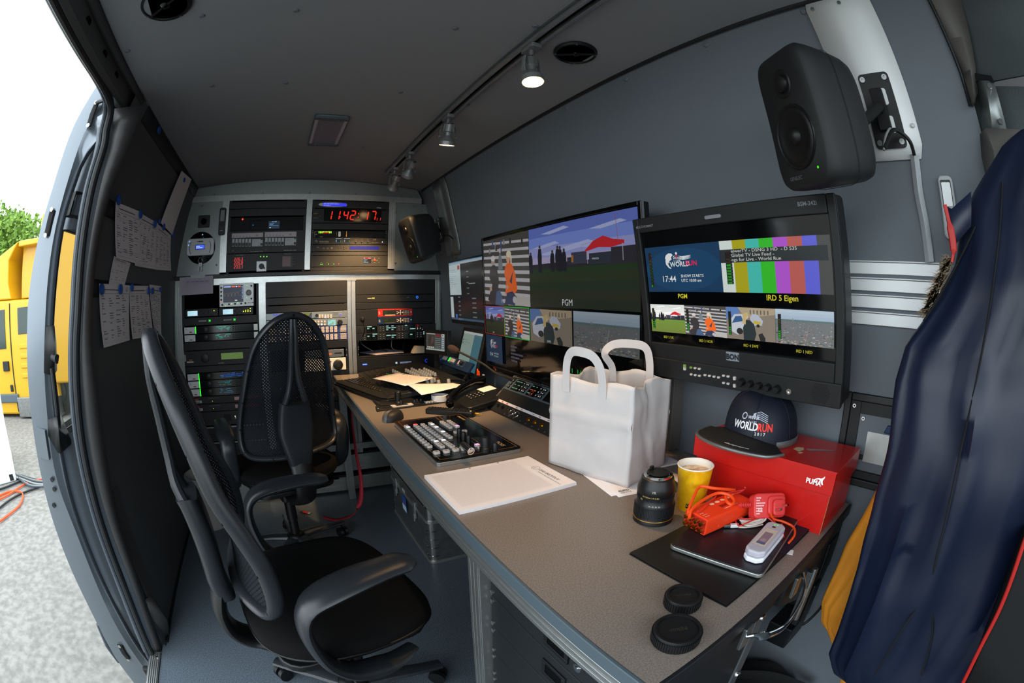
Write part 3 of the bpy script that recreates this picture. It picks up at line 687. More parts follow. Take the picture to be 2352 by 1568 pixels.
for y in (486, 495, 504): c = L(736.5, y); f.lathe([(.0065, 0), (.006, .004), (0, .005)], Matrix.Translation((c[0], c[1], .006)), 16)
f.build('button_column', 'black_plastic', t, smooth=True)
d = DK(.0063); c = L(725, 490.6); d.rect(c[0]-.011, c[1]-.002, c[0]+.011, c[1]+.002, '#9a7a10'); c = L(725, 501); d.rect(c[0]-.014, c[1]-.0012, c[0]+.014, c[1]+.0012, '#8a8884'); d.build('print', 'print', t)
blank(*UB, 803, 513.4, 527.8, 'plain black blanking panel between the red clock and the meter unit below')
t, L, W, H = device('audio_meter_unit', 'deep-set audio meter unit with green and red lamp dots and silver fader', 'rack unit', *UB, 803, 528.6, 544.2, 'black_matte', n=-.012)
d = DK(-.0118); c0_ = L(732.5, 534)
for i in range(9):
    for k in range(2): c = L(733.3+i*3.45, 531.4+k*2.3); d.circ(c[0], c[1], .0034, '#ff3528' if (k and 3 <= i <= 6) else ('#a8ff38' if i != 8 else '#c0e040'), 8)
d.build('led', 'glow', t)
d = DK(-.0118); a = L(722.5, 544); b = L(724, 530.5); d.rect(a[0], a[1], b[0], b[1], '#b8a070'); a = L(723, 530); d.rect(a[0], a[1]-.001, a[0]+.03, a[1]+.001, '#b8a070'); a = L(735, 543.5); d.rect(a[0], a[1], a[0]+.018, a[1]+.004, '#a89060'); a = L(725, 538); d.rect(a[0], a[1], a[0]+.01, a[1]+.004, '#b8b090'); d.build('print', 'print', t)
f = MB(); a = L(777, 543); b = L(783, 531); f.rbox(a[0], b[0], a[1], b[1], -.012, -.004, .004); f.build('fader', 'alu', t, bevel=.001)
f = MB(); a = L(794.5, 544); b = L(796.5, 531); f.box(a[0], b[0], a[1], b[1], -.012, .004); a = L(773, 541); b = L(774, 533); f.box(a[0], b[0], a[1], b[1], -.012, .0); f.build('switch_lever', 'gold', t)
t, L, W, H = device('converter_unit', 'black converter unit with two small square screens and white lettering', 'rack unit', *UB, 803, 545.2, 561)
d = DK(.0062); c = L(733, 557); d.text('FERROFISH', c[0], c[1], .0125, '#c8b890', sx=.95); c = L(726.5, 553.5); d.ring(c[0], c[1], .0045, .0025, '#c8b890'); d.line([(c[0]+.002, c[1]-.003), (c[0]+.007, c[1]-.009)], .002, '#c8b890'); c = L(734, 558.5); d.rect(c[0], c[1]-.001, c[0]+.06, c[1]+.0005, '#8a7c60')
c = L(860, 552); d.text('A.M', c[0], c[1], .012, '#c8b890', 'CENTER'); c = L(861, 557.5); d.text('AD/DA CONVERTER', c[0], c[1], .0042, '#b8a880', 'CENTER')
for x in (817, 830.5, 844): c = L(x, 551); d.rect(c[0]-.006, c[1], c[0]+.006, c[1]+.0016, '#9a8c68')
d.build('lettering', 'print', t)
f = MB()
for x in (817, 830.5, 844.5): c = L(x, 556.3); f.lathe([(.0055, 0), (.005, .006), (0, .007)], Matrix.Translation((c[0], c[1], .006)), 14)
f.build('knob_row', 'black_plastic', t, smooth=True)
for x0, x1 in ((770, 785), (789, 804.5)):
    a = L(x0, 559); b = L(x1, 547.5); d = DK(.0068); d.region(a[0], a[1], b[0], b[1]); d.rect(0, 0, 1, 1, '#0c1016'); d.frame(0, 0, 1, 1, .003, '#8a9aa8'); d.rect(.05, .88, .95, .97, '#a8c8e0'); d.rect(.05, .06, .95, .14, '#3a5a70'); d.rect(.1, .3, .18, .7, '#9ad0d8'); d.rect(.8, .3, .88, .55, '#3ac060'); d.build('display', 'screen', t)
c = L(877.7, 556); d = DK(.0065); d.circ(c[0], c[1], .0032, '#ffffff'); d.build('led', 'glow', t)
t, L, W, H = device('matrix_unit', 'black rack unit with rounded inset outline and long plain blue display', 'rack unit', *UB, 803, 561.8, 577.6)
d = DK(.0062); a = L(802, 573.5); b = L(870, 566.2); d.rect(a[0], a[1], b[0], b[1], '#16249a'); 
for x in (814, 828, 838): c = L(x, 567); d.rect(c[0], c[1]-.001, c[0]+.006, c[1]+.0008, '#4a60d8')
d.build('display', 'screen', t)
d = DK(.0062); c = L(727, 569); d.text('mio', c[0], c[1], .009, '#b8a880'); 
for x, w_ in ((741, .012), (750, .011)): c = L(x, 570.5); d.frame(c[0], c[1]-.003, c[0]+w_, c[1]+.003, .001, '#a89870')
c = L(762, 569.5); d.ring(c[0], c[1], .0042, .0014, '#c8b890')
for x in (779, 784, 795): c = L(x, 569.5); d.rect(c[0]-.002, c[1]-.001, c[0]+.002, c[1]+.001, '#9a9a90')
d.build('lettering', 'print', t)
f = MB()
for x, y in ((778, 569.5), (784, 569.5), (789.7, 567.5), (789.7, 571.5), (795.5, 569.5)): c = L(x, y); f.lathe([(.0032, 0), (.003, .003), (0, .0035)], Matrix.Translation((c[0], c[1], .006)), 10)
f.build('button_row', 'black_plastic', t, smooth=True)
f = MB(); a = L(725, 576.8); b = L(881, 562.5); f.tube([(x, y, .006) for x, y in rrect(a[0], b[0], a[1], b[1], .006)], .0006, 4, closed=True); f.build('inset_edge', 'black_matte', t)
blank(*UB, 803, 578.2, 586, 'narrow black blanking strip under the unit with the plain blue display')
t, L, W, H = device('network_unit', 'black rack unit with a tiny red-topped display and a round red button', 'rack unit', *UB, 803, 586.6, 612)
a = L(834, 604.5); b = L(852, 591.5); d = DK(.0066); d.region(a[0], a[1], b[0], b[1]); d.rect(0, 0, 1, 1, '#101820'); d.rect(0, .78, 1, 1, '#e03030'); d.rect(.06, .84, .2, .94, '#ffffff'); d.rect(.62, .84, .95, .94, '#f0b0b0'); d.lines(.05, .05, .85, .7, 3, '#88b8c8', .9, .6, 9); d.build('display', 'screen', t)
c = L(860, 597.5); f = MB(); f.lathe([(.0075, 0), (.007, .004), (0, .0052)], Matrix.Translation((c[0], c[1], .006)), 20); f.build('round_button', 'red_panel', t, smooth=True)
d = DK(.0065)
for x, y, q in ((736.5, 607, '#48ff20'), (740, 607, '#48ff20'), (754, 606.5, '#48ff20'), (766.5, 606.3, '#48ff20'), (777.5, 606, '#ff5040')): c = L(x, y); d.circ(c[0], c[1], .0028 if q[1] == '4' else .0036, q, 10)
d.build('led', 'glow', t)
d = DK(.0062)
for x, y in ((738, 603), (751, 603), (860, 592.5), (855, 597.7), (865.5, 597.7), (860, 602.7), (870, 593.5), (870, 602.5)): c = L(x, y); d.rect(c[0]-.002, c[1]-.0008, c[0]+.002, c[1]+.0008, '#a09878')
d.build('print', 'print', t)
blank(*UB, 803, 612.5, 621, 'narrow black blanking strip at the foot of the upper right bay')
# --- lower left bay
t, L, W, H = device('analyser_tray', 'black tray atop the lower left bay, its left half open and dark', 'rack tray', *B1, 508, 650, 705, 'void', n=-.08)
a = L(505, 704.5); b = L(583, 650.5)
TA = TR @ Matrix.Translation((B1[0]+a[0], RK(508, 705)[1]+a[1]-.002, .004))
t = thing('spectrum_analyser', 'pale grey spectrum analyser showing a yellow trace on its screen', 'analyser', TA); W, H = b[0]-a[0], (RK(545, 651)[1]-RK(545, 704.2)[1])
f = MB(); f.rbox(0, W, 0, H, -.08, .012, .004); f.build('case', 'white_plate', t, bevel=.002)
d = DK(.0122); d.region(W*.115, H*.19, W*.70, H*.925); d.rect(0, 0, 1, 1, '#0c1226')
for i in range(1, 10): d.rect(.03, .1+.085*i, .9, .104+.085*i, '#26406a', False); d.rect(.03+.087*i, .1, .034+.087*i, .9, '#26406a', False)
d.rect(.03, .88, .38, .94, '#9ac0ff'); d.rect(.42, .88, .6, .94, '#ff5030'); d.rect(.63, .88, .69, .94, '#f0f0f0'); d.rect(.73, .88, .88, .94, '#ff5030')
for i in range(9): d.rect(.93, .2+.085*i, .985, .235+.085*i, '#88b0f0', False)
tr = [(.03, .55), (.05, .5), (.07, .34), (.08, .34), (.1, .5), (.14, .54), (.2, .55), (.23, .5), (.245, .34), (.26, .34), (.28, .5), (.32, .56), (.38, .57), (.405, .5), (.42, .35), (.43, .35), (.45, .53), (.49, .58), (.55, .58), (.575, .5), (.59, .36), (.6, .36), (.62, .54), (.65, .58), (.73, .6), (.75, .5), (.77, .38), (.8, .37), (.93, .38)]
d.line(tr, .02*.1, '#e0c030'); d.line([(.74, .61), (.93, .62)], .002, '#e06030'); d.line([(.08, .12), (.93, .17)], .0012, '#d02828'); d.rect(.58, .08, .7, .13, '#d8e0f0'); d.build('screen_image', 'screen', t)
f = MB(); f.lathe([(.017, 0), (.0165, .010), (.012, .013), (0, .013)], Matrix.Translation((W*.855, H*.57, .012)), 24); f.build('dial', 'knob_grey', t, smooth=True)
for x, y in ((.055, .83), (.055, .66), (.055, .49), (.055, .32), (.085, .10), (.28, .11), (.46, .115), (.64, .12), (.76, .13), (.93, .86), (.93, .31)): knob(t, W*x, H*y, .0055, .006, 'rack_dark', .012, 'button', 12)
d = DK(.0123)
for x, y, q in ((.80, .88, '#60ff30'), (.80, .355, '#60ff30'), (.355, .13, '#c0ff30'), (.535, .15, '#60ff30'), (.18, .055, '#60ff30'), (.03, .20, '#ff5040')): d.circ(W*x, H*y, .0026, q, 10)
d.build('led', 'glow', t)
d = DK(.0122); d.text('AVCOM', W*.815, H*.11, .0105, '#2a2c2c', shear=.3, bold=.02); d.frame(W*.79, H*.79, W*.97, H*.93, .0006, '#6a6c6a'); d.frame(W*.79, H*.24, W*.97, H*.385, .0006, '#6a6c6a'); d.rect(W*.3, H*.955, W*.6, H*.965, '#6a6c6a'); d.build('lettering', 'print', t)
def pix_rows(L, x0, x1, ya, yb): return L(x0, yb), L(x1, ya)
for k, (x0, x1, lab) in enumerate(((426, 501.5, 'black half-width receiver with a white lit display and one yellow lamp'), (503, 582, 'black half-width receiver with a white lit display and many yellow lamps'))):
    u0 = RK(x0, 715)[0]; u1 = RK(x1, 715)[0]; t, L, W, H = device('receiver_unit', lab, 'rack unit', u0, u1, (x0+x1)/2, 706.5-(k*3)+2, 725-(k*4)+2, 'rack_black')
    d = DK(.0064); a = L((431.5, 512.5)[k], (726, 722)[k]); b = L((454, 535.5)[k], (713.5, 709.5)[k]); d.rect(a[0], a[1], b[0], b[1], '#c4ecfa'); d.lines(a[0]+.004, a[1]+.003, b[0]-.004, b[1]-.003, 4, '#7ab0c8', .7, .3, 4+k); d.build('display', 'screen', t)
    f = MB()
    pts = ((463, 713), (463, 723), (459, 718.5), (467.5, 718.5), (472.5, 713), (472.5, 723.5), (478.5, 713), (478.5, 718), (478.5, 723.5), (484, 723), (489, 723)) if k == 0 else ((545, 709), (545, 719.5), (540.5, 714.5), (549.5, 714.5), (554.5, 708.5), (554.5, 719.5))
    for p in pts: c = L(*p); f.lathe([(.0055, 0), (.005, .003), (0, .0035)], Matrix.Translation((c[0], c[1], .006)), 12)
    f.build('button_set', 'rack_dark', t, smooth=True)
    d = DK(.0064)
    for p in (((492, 713),) if k == 0 else ((575, 708.5), (559.5, 714.8), (564.5, 712.3), (564.5, 715), (569.7, 712), (569.7, 714.8), (575, 714))): c = L(*p); d.circ(c[0], c[1], .0032, '#f8ff20', 10)
    d.build('led', 'glow', t)
    d = DK(.0062)
    if k == 0: a = L(486, 715.5); b = L(496, 709.5); d.frame(a[0], a[1], b[0], b[1], .0008, '#9a9c98'); c = L(494, 722.5); d.ring(c[0], c[1], .005, .0015, '#a03030')
    else: a = L(568, 710.5); b = L(579, 705.5); d.frame(a[0], a[1], b[0], b[1], .0008, '#9a9c98'); a = L(558, 721.5); b = L(579, 711.5); d.frame(a[0], a[1], b[0], b[1], .0008, '#9a9c98')
    d.build('print', 'print', t)
t, L, W, H = device('signal_lamp_unit', 'black panel with two square green lamps and two white label strips', 'rack panel', *B1, 508, 726, 744.5)
for x, y in ((482, 736), (539, 733.5)):
    c = L(x, y); f = MB(); f.rbox(c[0]-.0095, c[0]+.0095, c[1]-.0085, c[1]+.0085, .006, .009, .002); bt = f.build('lamp_button', 'rack_dark', t)
    d = DK(.0092); d.rect(c[0]-.008, c[1]-.007, c[0]+.008, c[1]+.007, '#0a8a18'); d.circ(c[0]+.001, c[1], .0045, '#30ff40'); d.build('lamp_light', 'screen', bt)
d = DK(.0062)
for x0, x1, y in ((457, 474, 736.8), (514, 532, 734.2)): a = L(x0, y+2); b = L(x1, y-2); d.rect(a[0], a[1], b[0], b[1], '#b8b8b4'); d.rect(a[0]+.006, (a[1]+b[1])/2-.001, b[0]-.006, (a[1]+b[1])/2+.001, '#3a3a38')
d.build('lettering', 'print', t)
def amp(y0, y1, lab, lit=True, blue=False, right_end=True, hue='#2fae94'):
    t, L, W, H = device('decoder_unit', lab, 'rack unit', *B1, 508, y0, y1, 'black_gloss', group='silver-ended decoder units in the lower left bay')
    f = MB(); f.box(W*.025, W*.17, H*.04, H*.96, .006, .012); f.build('end_cover', 'white_plate', t, bevel=.001)
    if right_end: f = MB(); f.box(W*.935, W*.985, H*.08, H*.94, .006, .012); f.build('end_cover', 'white_plate', t, bevel=.001)
    d = DK(.0123); d.rect(W*.095, H*.2, W*.13, H*.34, '#c0503a'); d.rect(W*.105, H*.24, W*.12, H*.30, '#7a1a10'); d.lines(W*.045, H*.5, W*.075, H*.9, 4, '#9a9c9a', .9, .3, 1); d.build('sticker', 'print', t)
    if lit:
        d = DK(.0064); d.rect(W*.172, 0, W*.183, H, '#30ff30'); d.build('light_strip', 'glow', t)
    f = MB(); f.lathe([(H*.33, 0), (H*.32, .006), (H*.1, .0075), (0, .0075)], Matrix.Translation((W*.31, H*.5, .006)), 20); f.build('dial', 'black_plastic', t, smooth=True)
    d = DK(.0064); rn = random.Random(int(y0)); c_ = '#2a66c0' if blue else hue
    if blue: d.rect(W*.5, H*.3, W*.8, H*.75, '#122a5a')
    for i in range(16): x = W*rn.uniform(.42, .60 if not blue else .76); v = H*rn.choice((.3, .5, .66, .78)); d.rect(x, v, x+W*rn.uniform(.01, .045), v+H*.07, c_, False)
    d.build('display', 'screen', t)
    f = MB()
    for i in range(5):
        for k in range(3): f.rbox(W*(.66+i*.035), W*(.683+i*.035), H*(.2+k*.25), H*(.30+k*.25), .006, .0075, .001, k=1)
    f.build('button_set', 'rack_dark', t)
amp(746.4, 763.4, 'decoder with bright green light strip just under the two green lamps')
amp(764.4, 781, 'decoder whose light strip is dark, below the first silver-ended one', lit=False)
blank(*B1, 508, 781.6, 801.5, 'plain black panel between the pair of decoders and the unit with green display')
t, L, W, H = device('matrix_receiver', 'dark rack unit with a large olive green display and a big flush dial', 'rack unit', *B1, 508, 802.4, 837.5)
f = MB(); a = L(507, 826); b = L(562, 806); f.box(a[0], b[0], a[1], b[1], .006, .009); f.build('display_frame', 'black_plastic', t, bevel=.001)
f = MB(); a = L(509, 825); b = L(557.5, 808); f.box(a[0], b[0], a[1], b[1], .009, .0096); f.build('display', 'lcd_green', t)
knob(t, W*.28, H*.5, .026, .008, 'black_plastic', name='dial', k=28)
d = DK(.0062); a = L(430, 833); b = L(445, 829); d.rect(a[0], a[1], b[0], b[1], '#c8c8c4'); a = L(435, 827.5); b = L(442, 824.8); d.rect(a[0], a[1], b[0], b[1], '#c06040'); a = L(502, 833.8); b = L(515, 832.2); d.rect(a[0], a[1], b[0], b[1], '#c8c8c4'); a = L(421.5, 830); b = L(425, 814.5); d.rect(a[0]+.006, a[1], b[0]+.006, b[1], '#a8a8a4'); d.build('print', 'print', t)
blank(*B1, 508, 838, 853, 'plain black panel directly under the olive green display')
amp(853.8, 870.4, 'first of the three lower decoders, its display blue', blue=True, right_end=False)
amp(871, 888.5, 'middle one of the three lower decoders with teal display', right_end=False, hue='#1f6a70')
amp(889, 907, 'lowest of the three decoders, above the units with small white tags', right_end=False, hue='#1f5a80')
for k, (y0, y1) in enumerate(((908, 925), (925.6, 943))):
    t, L, W, H = device('tagged_unit', ('thin dark unit with a white tag, directly under the decoders', 'thin dark unit with a white tag, above the plain drawer front')[k], 'rack unit', *B1, 508, y0, y1)
    d = DK(.0062); d.rect(W*.04, H*.15, W*.18, H*.5, '#c0c4c6'); d.rect(W*.06, H*.25, W*.16, H*.38, '#5a5e62'); d.rect(W*.08, H*.55, W*.14, H*.75, '#b04a34'); d.rect(W*.27, H*.72, W*.43, H*.76, '#7a7a70'); d.rect(W*.62, H*.3, W*.69, H*.75, '#c8a8ac'); d.rect(W*.72, H*.32, W*.93, H*.72, '#7a2a30'); d.build('print', 'print', t)
    d = DK(.0064); c = L(488.5+k*2, 920.5+17*k); d.circ(c[0], c[1], .002, '#a0e020'); d.build('led', 'glow', t)
t, L, W, H = device('rack_drawer', 'plain dark drawer front with slotted pull and round silver lock, lower left bay', 'drawer', *B1, 508, 943.6, 975.5)
f = MB(); a = L(516, 966); b = L(530, 951); f.box(a[0], b[0], a[1], b[1], .006, .009); f.build('pull', 'black_matte', t, bevel=.001)
f = MB(); c = L(541, 956.5); f.lathe([(.009, 0), (.008, .004), (0, .005)], Matrix.Translation((c[0], c[1], .006)), 16); f.build('lock', 'chrome', t, smooth=True)
for k, (y0, y1) in enumerate(((977, 1012), (1013, 1046), (1047, 1072))):
    t, L, W, H = device('vent_panel', ('ribbed vent panel under the plain drawer front', 'middle ribbed vent panel behind the armrest of the far chair', 'lowest ribbed vent panel of the lower left bay')[k], 'vent', *B1, 508, y0, y1)
    for i in range(7):
        f = MB(); f.box(W*.06, W*.94, H*(.12+.11*i), H*(.12+.11*i)+.003, .006, .011); f.build('slat', 'rack_dark', t)
    f = MB(); f.box(W*.04, W*.96, H*.90, H*.97, .006, .012); f.build('top_bar', 'alu_dark', t)
# --- lower middle bay
blank(*B2, 705, 644.5, 681, 'tall plain black panel at the top of the lower middle bay')
blank(*B2, 705, 681.6, 698, 'black panel in the lower middle bay, second from the top')
blank(*B2, 705, 699.6, 715.5, 'black panel just above the silver rack units, lamp light on its top edge', 'rack_dark')
t, L, W, H = device('audio_router', 'silver rack unit with three blue lit buttons and a small picture screen', 'rack unit', *B2, 705, 716.2, 731.6, 'alu_sheet')
f = MB()
for i in range(5):
    for k in range(2): c = L(734+i*6.5, (728, 723.5)[k]); f.rbox(c[0]-.006, c[0]+.006, c[1]-.0045, c[1]+.0045, .006, .0095, .0015, k=2)
for i in range(20): 
    if i > 6: continue
f.build('button_set', 'button_grey', t, bevel=0)
for x, q in ((629, '#4a60e0'), (635.5, '#4a60e0'), (642.5, '#4a60e0'), (747, '#f0e8ff'), (781.5, '#6a70f0')):
    y = 728 if x > 740 else 723; y = 722 if x > 780 else y; c = L(x, y+(0 if x > 700 else -.2)); f = MB(); f.rbox(c[0]-.0075, c[0]+.0075, c[1]-.0055, c[1]+.0055, .006, .0096, .0015, k=2); bt = f.build('lit_button', 'button_grey', t); d = DK(.0098); d.rect(c[0]-.0065, c[1]-.0045, c[0]+.0065, c[1]+.0045, q); d.build('glow_face', 'screen', bt)
d = DK(.0064); a = L(698, 731); b = L(716, 717.8); d.region(a[0], a[1], b[0], b[1]); d.rect(0, 0, 1, 1, '#1c2a30'); d.poly([(0, 1), (.9, 1), (.5, .2), (0, 0)], '#7a7a18'); d.poly([(1, .9), (.55, .2), (1, 0)], '#3a4a58'); d.build('screen_image', 'screen', t)
c = L(727.5, 724); knob(t, c[0], c[1], .0095, .010)
f = MB()
for i in range(5):
    for k in range(5): c = L(766+i*2.4, 716.5+k*1.6); f.box(c[0]-.0012, c[0]+.0012, c[1]-.0008, c[1]+.0008, .006, .0066)
f.build('speaker_holes', 'black_matte', t)['kind'] = 'stuff'
t, L, W, H = device('sync_generator', 'silver rack unit with bright cyan display and large black knob', 'rack unit', *B2, 705, 732.4, 748.8, 'alu_sheet')
for i in range(4):
    for k in range(2):
        c = L(724+i*7.2, (744.5, 738)[k]); lit = (i == 2 and k == 0); f = MB(); f.lathe([(.0062, 0), (.0058, .004), (0, .0045)], Matrix.Translation((c[0], c[1], .006)), 14); f.build('round_button', 'lamp_on' if lit and False else 'button_grey', t, smooth=True)
        if lit: d = DK(.0108); d.circ(c[0], c[1], .0045, '#ffffff'); d.build('led', 'glow', t)
d = DK(.0064); a = L(753, 747); b = L(770.5, 733.5); d.region(a[0], a[1], b[0], b[1]); d.rect(0, 0, 1, 1, '#a0e0d8'); d.poly([(.05, .1), (.5, .4), (.5, .1)], '#7ab090'); d.rect(.55, .1, .72, .62, '#a0b070'); d.rect(.05, .8, .4, .88, '#5a9aa0'); d.build('display', 'screen', t)
c = L(780.5, 739.5); knob(t, c[0], c[1], .0155, .014)
for r_, (y0, y1) in enumerate(((749.6, 766.6), (767.3, 783.4))):
    t, L, W, H = device('button_panel', ('blue panel of pale square keys, upper of two', 'blue panel of pale square keys, lower of two')[r_], 'rack unit', *B2, 705, y0, y1, 'blue_panel')
    for i in range(14):
        for k in range(2):
            f = MB(); cx = W*(.17+.0525*i); cy = H*(.28+.42*k); f.rbox(cx-.0085, cx+.0085, cy-.0075, cy+.0075, .006, .011, .0015, k=1); f.build('key', 'button_grey', t)
    d = DK(.0114); 
    for i in range(14):
        for k in range(2): cx = W*(.17+.0525*i); cy = H*(.28+.42*k); d.rect(cx-.003, cy-.002, cx+.003, cy+.0025, '#6a6260', False)
    d.build('lettering', 'print', t)
    d = DK(.0063)
    for i in range(5): d.rect(W*.91, H*(.1+i*.18), W*.985, H*(.2+i*.18), '#c8c2b8', False)
    d.rect(W*.02, H*.1, W*.12, H*.9, '#c8c2b8'); d.build('print', 'print', t)
blank(*B2, 705, 784, 801.6, 'plain black panel under the blue key panels')
u0 = RK(700, 810)[0]; u1 = RK(790, 810)[0]
t, L, W, H = device('card_reader', 'grey card reader unit with small orange label, above the white knob panel', 'rack unit', u0, u1, 755, 802.5, 820, 'alu_dark')
f = MB(); a = L(768, 812.5); b = L(785, 808.5); f.box(a[0], b[0], a[1], b[1], .0055, .0066); f.build('slot', 'black_matte', t)
d = DK(.0064); a = L(752, 814.5); b = L(762, 810.5); d.rect(a[0], a[1], b[0], b[1], '#e07820'); a = L(751, 807); b = L(759, 805); d.rect(a[0], a[1], b[0], b[1], '#8a5a80'); d.build('print', 'print', t)
u0 = RK(700, 836)[0]; u1 = RK(794, 836)[0]
t, L, W, H = device('volume_panel', 'cream panel with a large dark volume knob, brightly lit by the lamp', 'rack unit', u0, u1, 758, 822, 850, 'white_plate', n=.012)
c = L(775.5, 836.5); knob(t, c[0], c[1], .030, .022, 'black_plastic', .012, k=32); knob(t, c[0], c[1], .015, .023, 'rack_dark', .012, 'knob_cap')
for x, y in ((759, 829), (757, 835.8)): c = L(x, y); knob(t, c[0], c[1], .0045, .006, 'chrome', .012, 'push_button', 12)
c = L(753.5, 843.5); f = MB(); f.box(c[0]-.010, c[0]+.008, c[1]-.005, c[1]+.005, .012, .015); f.build('rocker_switch', 'red_panel', t)
blank(*B2, 705, 851, 875, 'black panel beneath the cream volume panel')
t, L, W, H = device('connector_panel', 'dark connector panel low in the middle bay, half hidden by the far chair', 'rack panel', *B2, 705, 876, 925)
f = MB()
for i in range(8):
    for k in range(2): f.lathe([(.010, 0), (.010, .003), (.007, .003), (.007, -.004)], Matrix.Translation((W*(.12+.11*i), H*(.28+.42*k), .006)), 14)
f.build('connector_set', 'steel', t, smooth=True)
blank(*B2, 705, 926, 1012, 'tall plain black panel at the foot of the lower middle bay')
# --- lower right bay
blank(*B3, 908, 640.6, 675.6, 'tall plain black panel at the top of the lower right bay')
t, L, W, H = device('media_server', 'black rack unit with one glowing blue ring and small yellow label', 'rack unit', *B3, 908, 676.2, 693)
d = DK(.0064); c = L(957.5, 682.3); d.ring(c[0], c[1], .0062, .0036, '#1070ff'); d.build('led', 'glow', t)
d = DK(.0064); a = L(854, 686); b = L(860, 683); d.rect(a[0], a[1], b[0], b[1], '#f0e040'); d.build('display', 'screen', t)
d = DK(.0062); a = L(843.5, 686); b = L(853, 684); d.rect(a[0], a[1], b[0], b[1], '#9a9280'); a = L(934, 683.5); b = L(939, 681.5); d.rect(a[0], a[1], b[0], b[1], '#5a5a58'); d.build('lettering', 'print', t)
blank(*B3, 908, 693.6, 708.3, 'black blanking panel between the blue ring unit and the red box')
t, L, W, H = device('dark_carrier_panel', 'two-unit dark carrier plate holding the red and blue control boxes', 'rack panel', *B3, 908, 708.8, 744.4)
for nm, lab, m_, y0, y1 in (('red_controller', 'bright red control box with green display, above the blue one', 'red_panel', 708.6, 726.3), ('blue_controller', 'dark blue control box with green display, below the red one', 'blue_metal', 726.6, 744)):
    u0 = RK(866.5, 718)[0]; u1 = RK(945, 718)[0]; t, L, W, H = device(nm, lab, 'control box', u0, u1, 905, y0, y1, m_, n=.018, depth=-.0061)
    f = MB(); f.box(W*.14, W*.92, H*.12, H*.86, .018, .0186); f.build('inset', 'rack_dark', t)
    d = DK(.0188); d.rect(W*.15, H*.32, W*.5, H*.78, '#14240c'); d.lines(W*.17, H*.4, W*.45, H*.72, 2, '#2c5416', .8, .4, 3); d.build('display', 'screen', t)
    d = DK(.0188); d.rect(W*.2, H*.14, W*.5, H*.24, '#b8ac8c' if nm[0] == 'r' else '#4a4638'); d.lines(W*.02, H*.3, W*.12, H*.7, 3, '#c8c0c0', .9, .4, 8); d.rect(W*.94, H*.45, W*.985, H*.6, '#c8c0c0'); d.build('print', 'print', t)
    f = MB()
    for i in range(4):
        for k in range(3): f.rbox(W*(.735+i*.046), W*(.762+i*.046), H*(.22+k*.2), H*(.32+k*.2), .018, .0205, .0012, k=2)
    for a in range(4): f.lathe([(.0045, 0), (.004, .003), (0, .0035)], Matrix.Translation((W*.65+.012*math.cos(a*PI/2), H*.5+.010*math.sin(a*PI/2), .018)), 10)
    f.lathe([(.0045, 0), (.004, .003), (0, .0035)], Matrix.Translation((W*.65, H*.5, .018)), 10); f.box(W*.54, W*.57, H*.3, H*.4, .018, .0205); f.box(W*.54, W*.57, H*.55, H*.65, .018, .0205)
    f.build('button_set', 'button_grey', t, smooth=True)
for r_, (y0, y1) in enumerate(((745, 761.5), (762, 779))):
    t, L, W, H = device('intercom_panel', ('upper intercom panel with lit name strips and red-capped microphone switch', 'lower intercom panel with four lit name windows')[r_], 'rack unit', *B3, 908, y0, y1, 'rack_dark', n=.012)
    for i in range(3 if r_ == 0 else 4):
        x0 = W*(.12+.235*i); f = MB(); f.box(x0, x0+W*.135, H*.1, H*.92, .012, .0135); wn = f.build('name_window', 'black_gloss', t)
        d = DK(.0137); rn = random.Random(i*7+r_)
        for k in range(3):
            for m_ in range(2): d.rect(x0+W*(.008+.065*m_), H*(.22+.26*k), x0+W*(.055+.065*m_), H*(.25+.26*k), '#1a4a48', False)
            if rn.random() < .8:
                for m_ in range(2):
                    if rn.random() < .7: d.lines(x0+W*(.01+.065*m_), H*(.26+.26*k), x0+W*(.058+.065*m_), H*(.42+.26*k), 1, '#b8ece0', 1.2, .7, i+k)
        d.build('display', 'screen', wn)
        f = MB()
        for s in (-.032, .16):
            for k in range(3): f.rbox(x0+W*s, x0+W*(s+.018), H*(.16+.27*k), H*(.30+.27*k), .012, .016, .001, k=1)
        f.build('key_column', 'black_plastic', t)
        d = DK(.0162)
        for s in (-.032, .16):
            for k in range(3): d.rect(x0+W*(s+.006), H*(.2+.27*k), x0+W*(s+.012), H*(.25+.27*k), '#e8e0c8', False)
        d.build('key_light', 'screen', t)
    if r_ == 0:
        c = L(958, 747); f = MB(); f.lathe([(.009, 0), (.009, .006), (.006, .011), (0, .013)], Matrix.Translation((c[0], c[1], .012)), 18); f.build('red_cap', 'red_panel', t, smooth=True)
        d = DK(.0125)
        for x, y in ((952, 754), (958, 753.5), (964, 753.3), (969, 755.5)): c = L(x, y); d.circ(c[0], c[1], .0022, '#f0f0e8', 8)
        d.build('led', 'screen', t)
# gooseneck in the rack
t = thing('gooseneck_microphone', 'short gooseneck microphone rising from the left of the intercom panels in the rack', 'microphone', TR)
f = MB(); P = spline([Vector((*RK(831, 772), .02)), Vector((*RK(832, 765), .05)), Vector((*RK(833, 752), .07)), Vector((*RK(828, 738), .075))], 6); f.tube(P, .0035, 8); f.build('neck', 'black_matte', t, smooth=True)
f = MB(); f.lathe([(0, -.016), (.008, -.014), (.0135, -.004), (.014, .006), (.009, .015), (0, .017)], frame((*RK(827, 733), .078), (1, 0, 0), n=(0, 1, .3)), 18); f.build('foam_cap', 'black_matte', t, smooth=True)
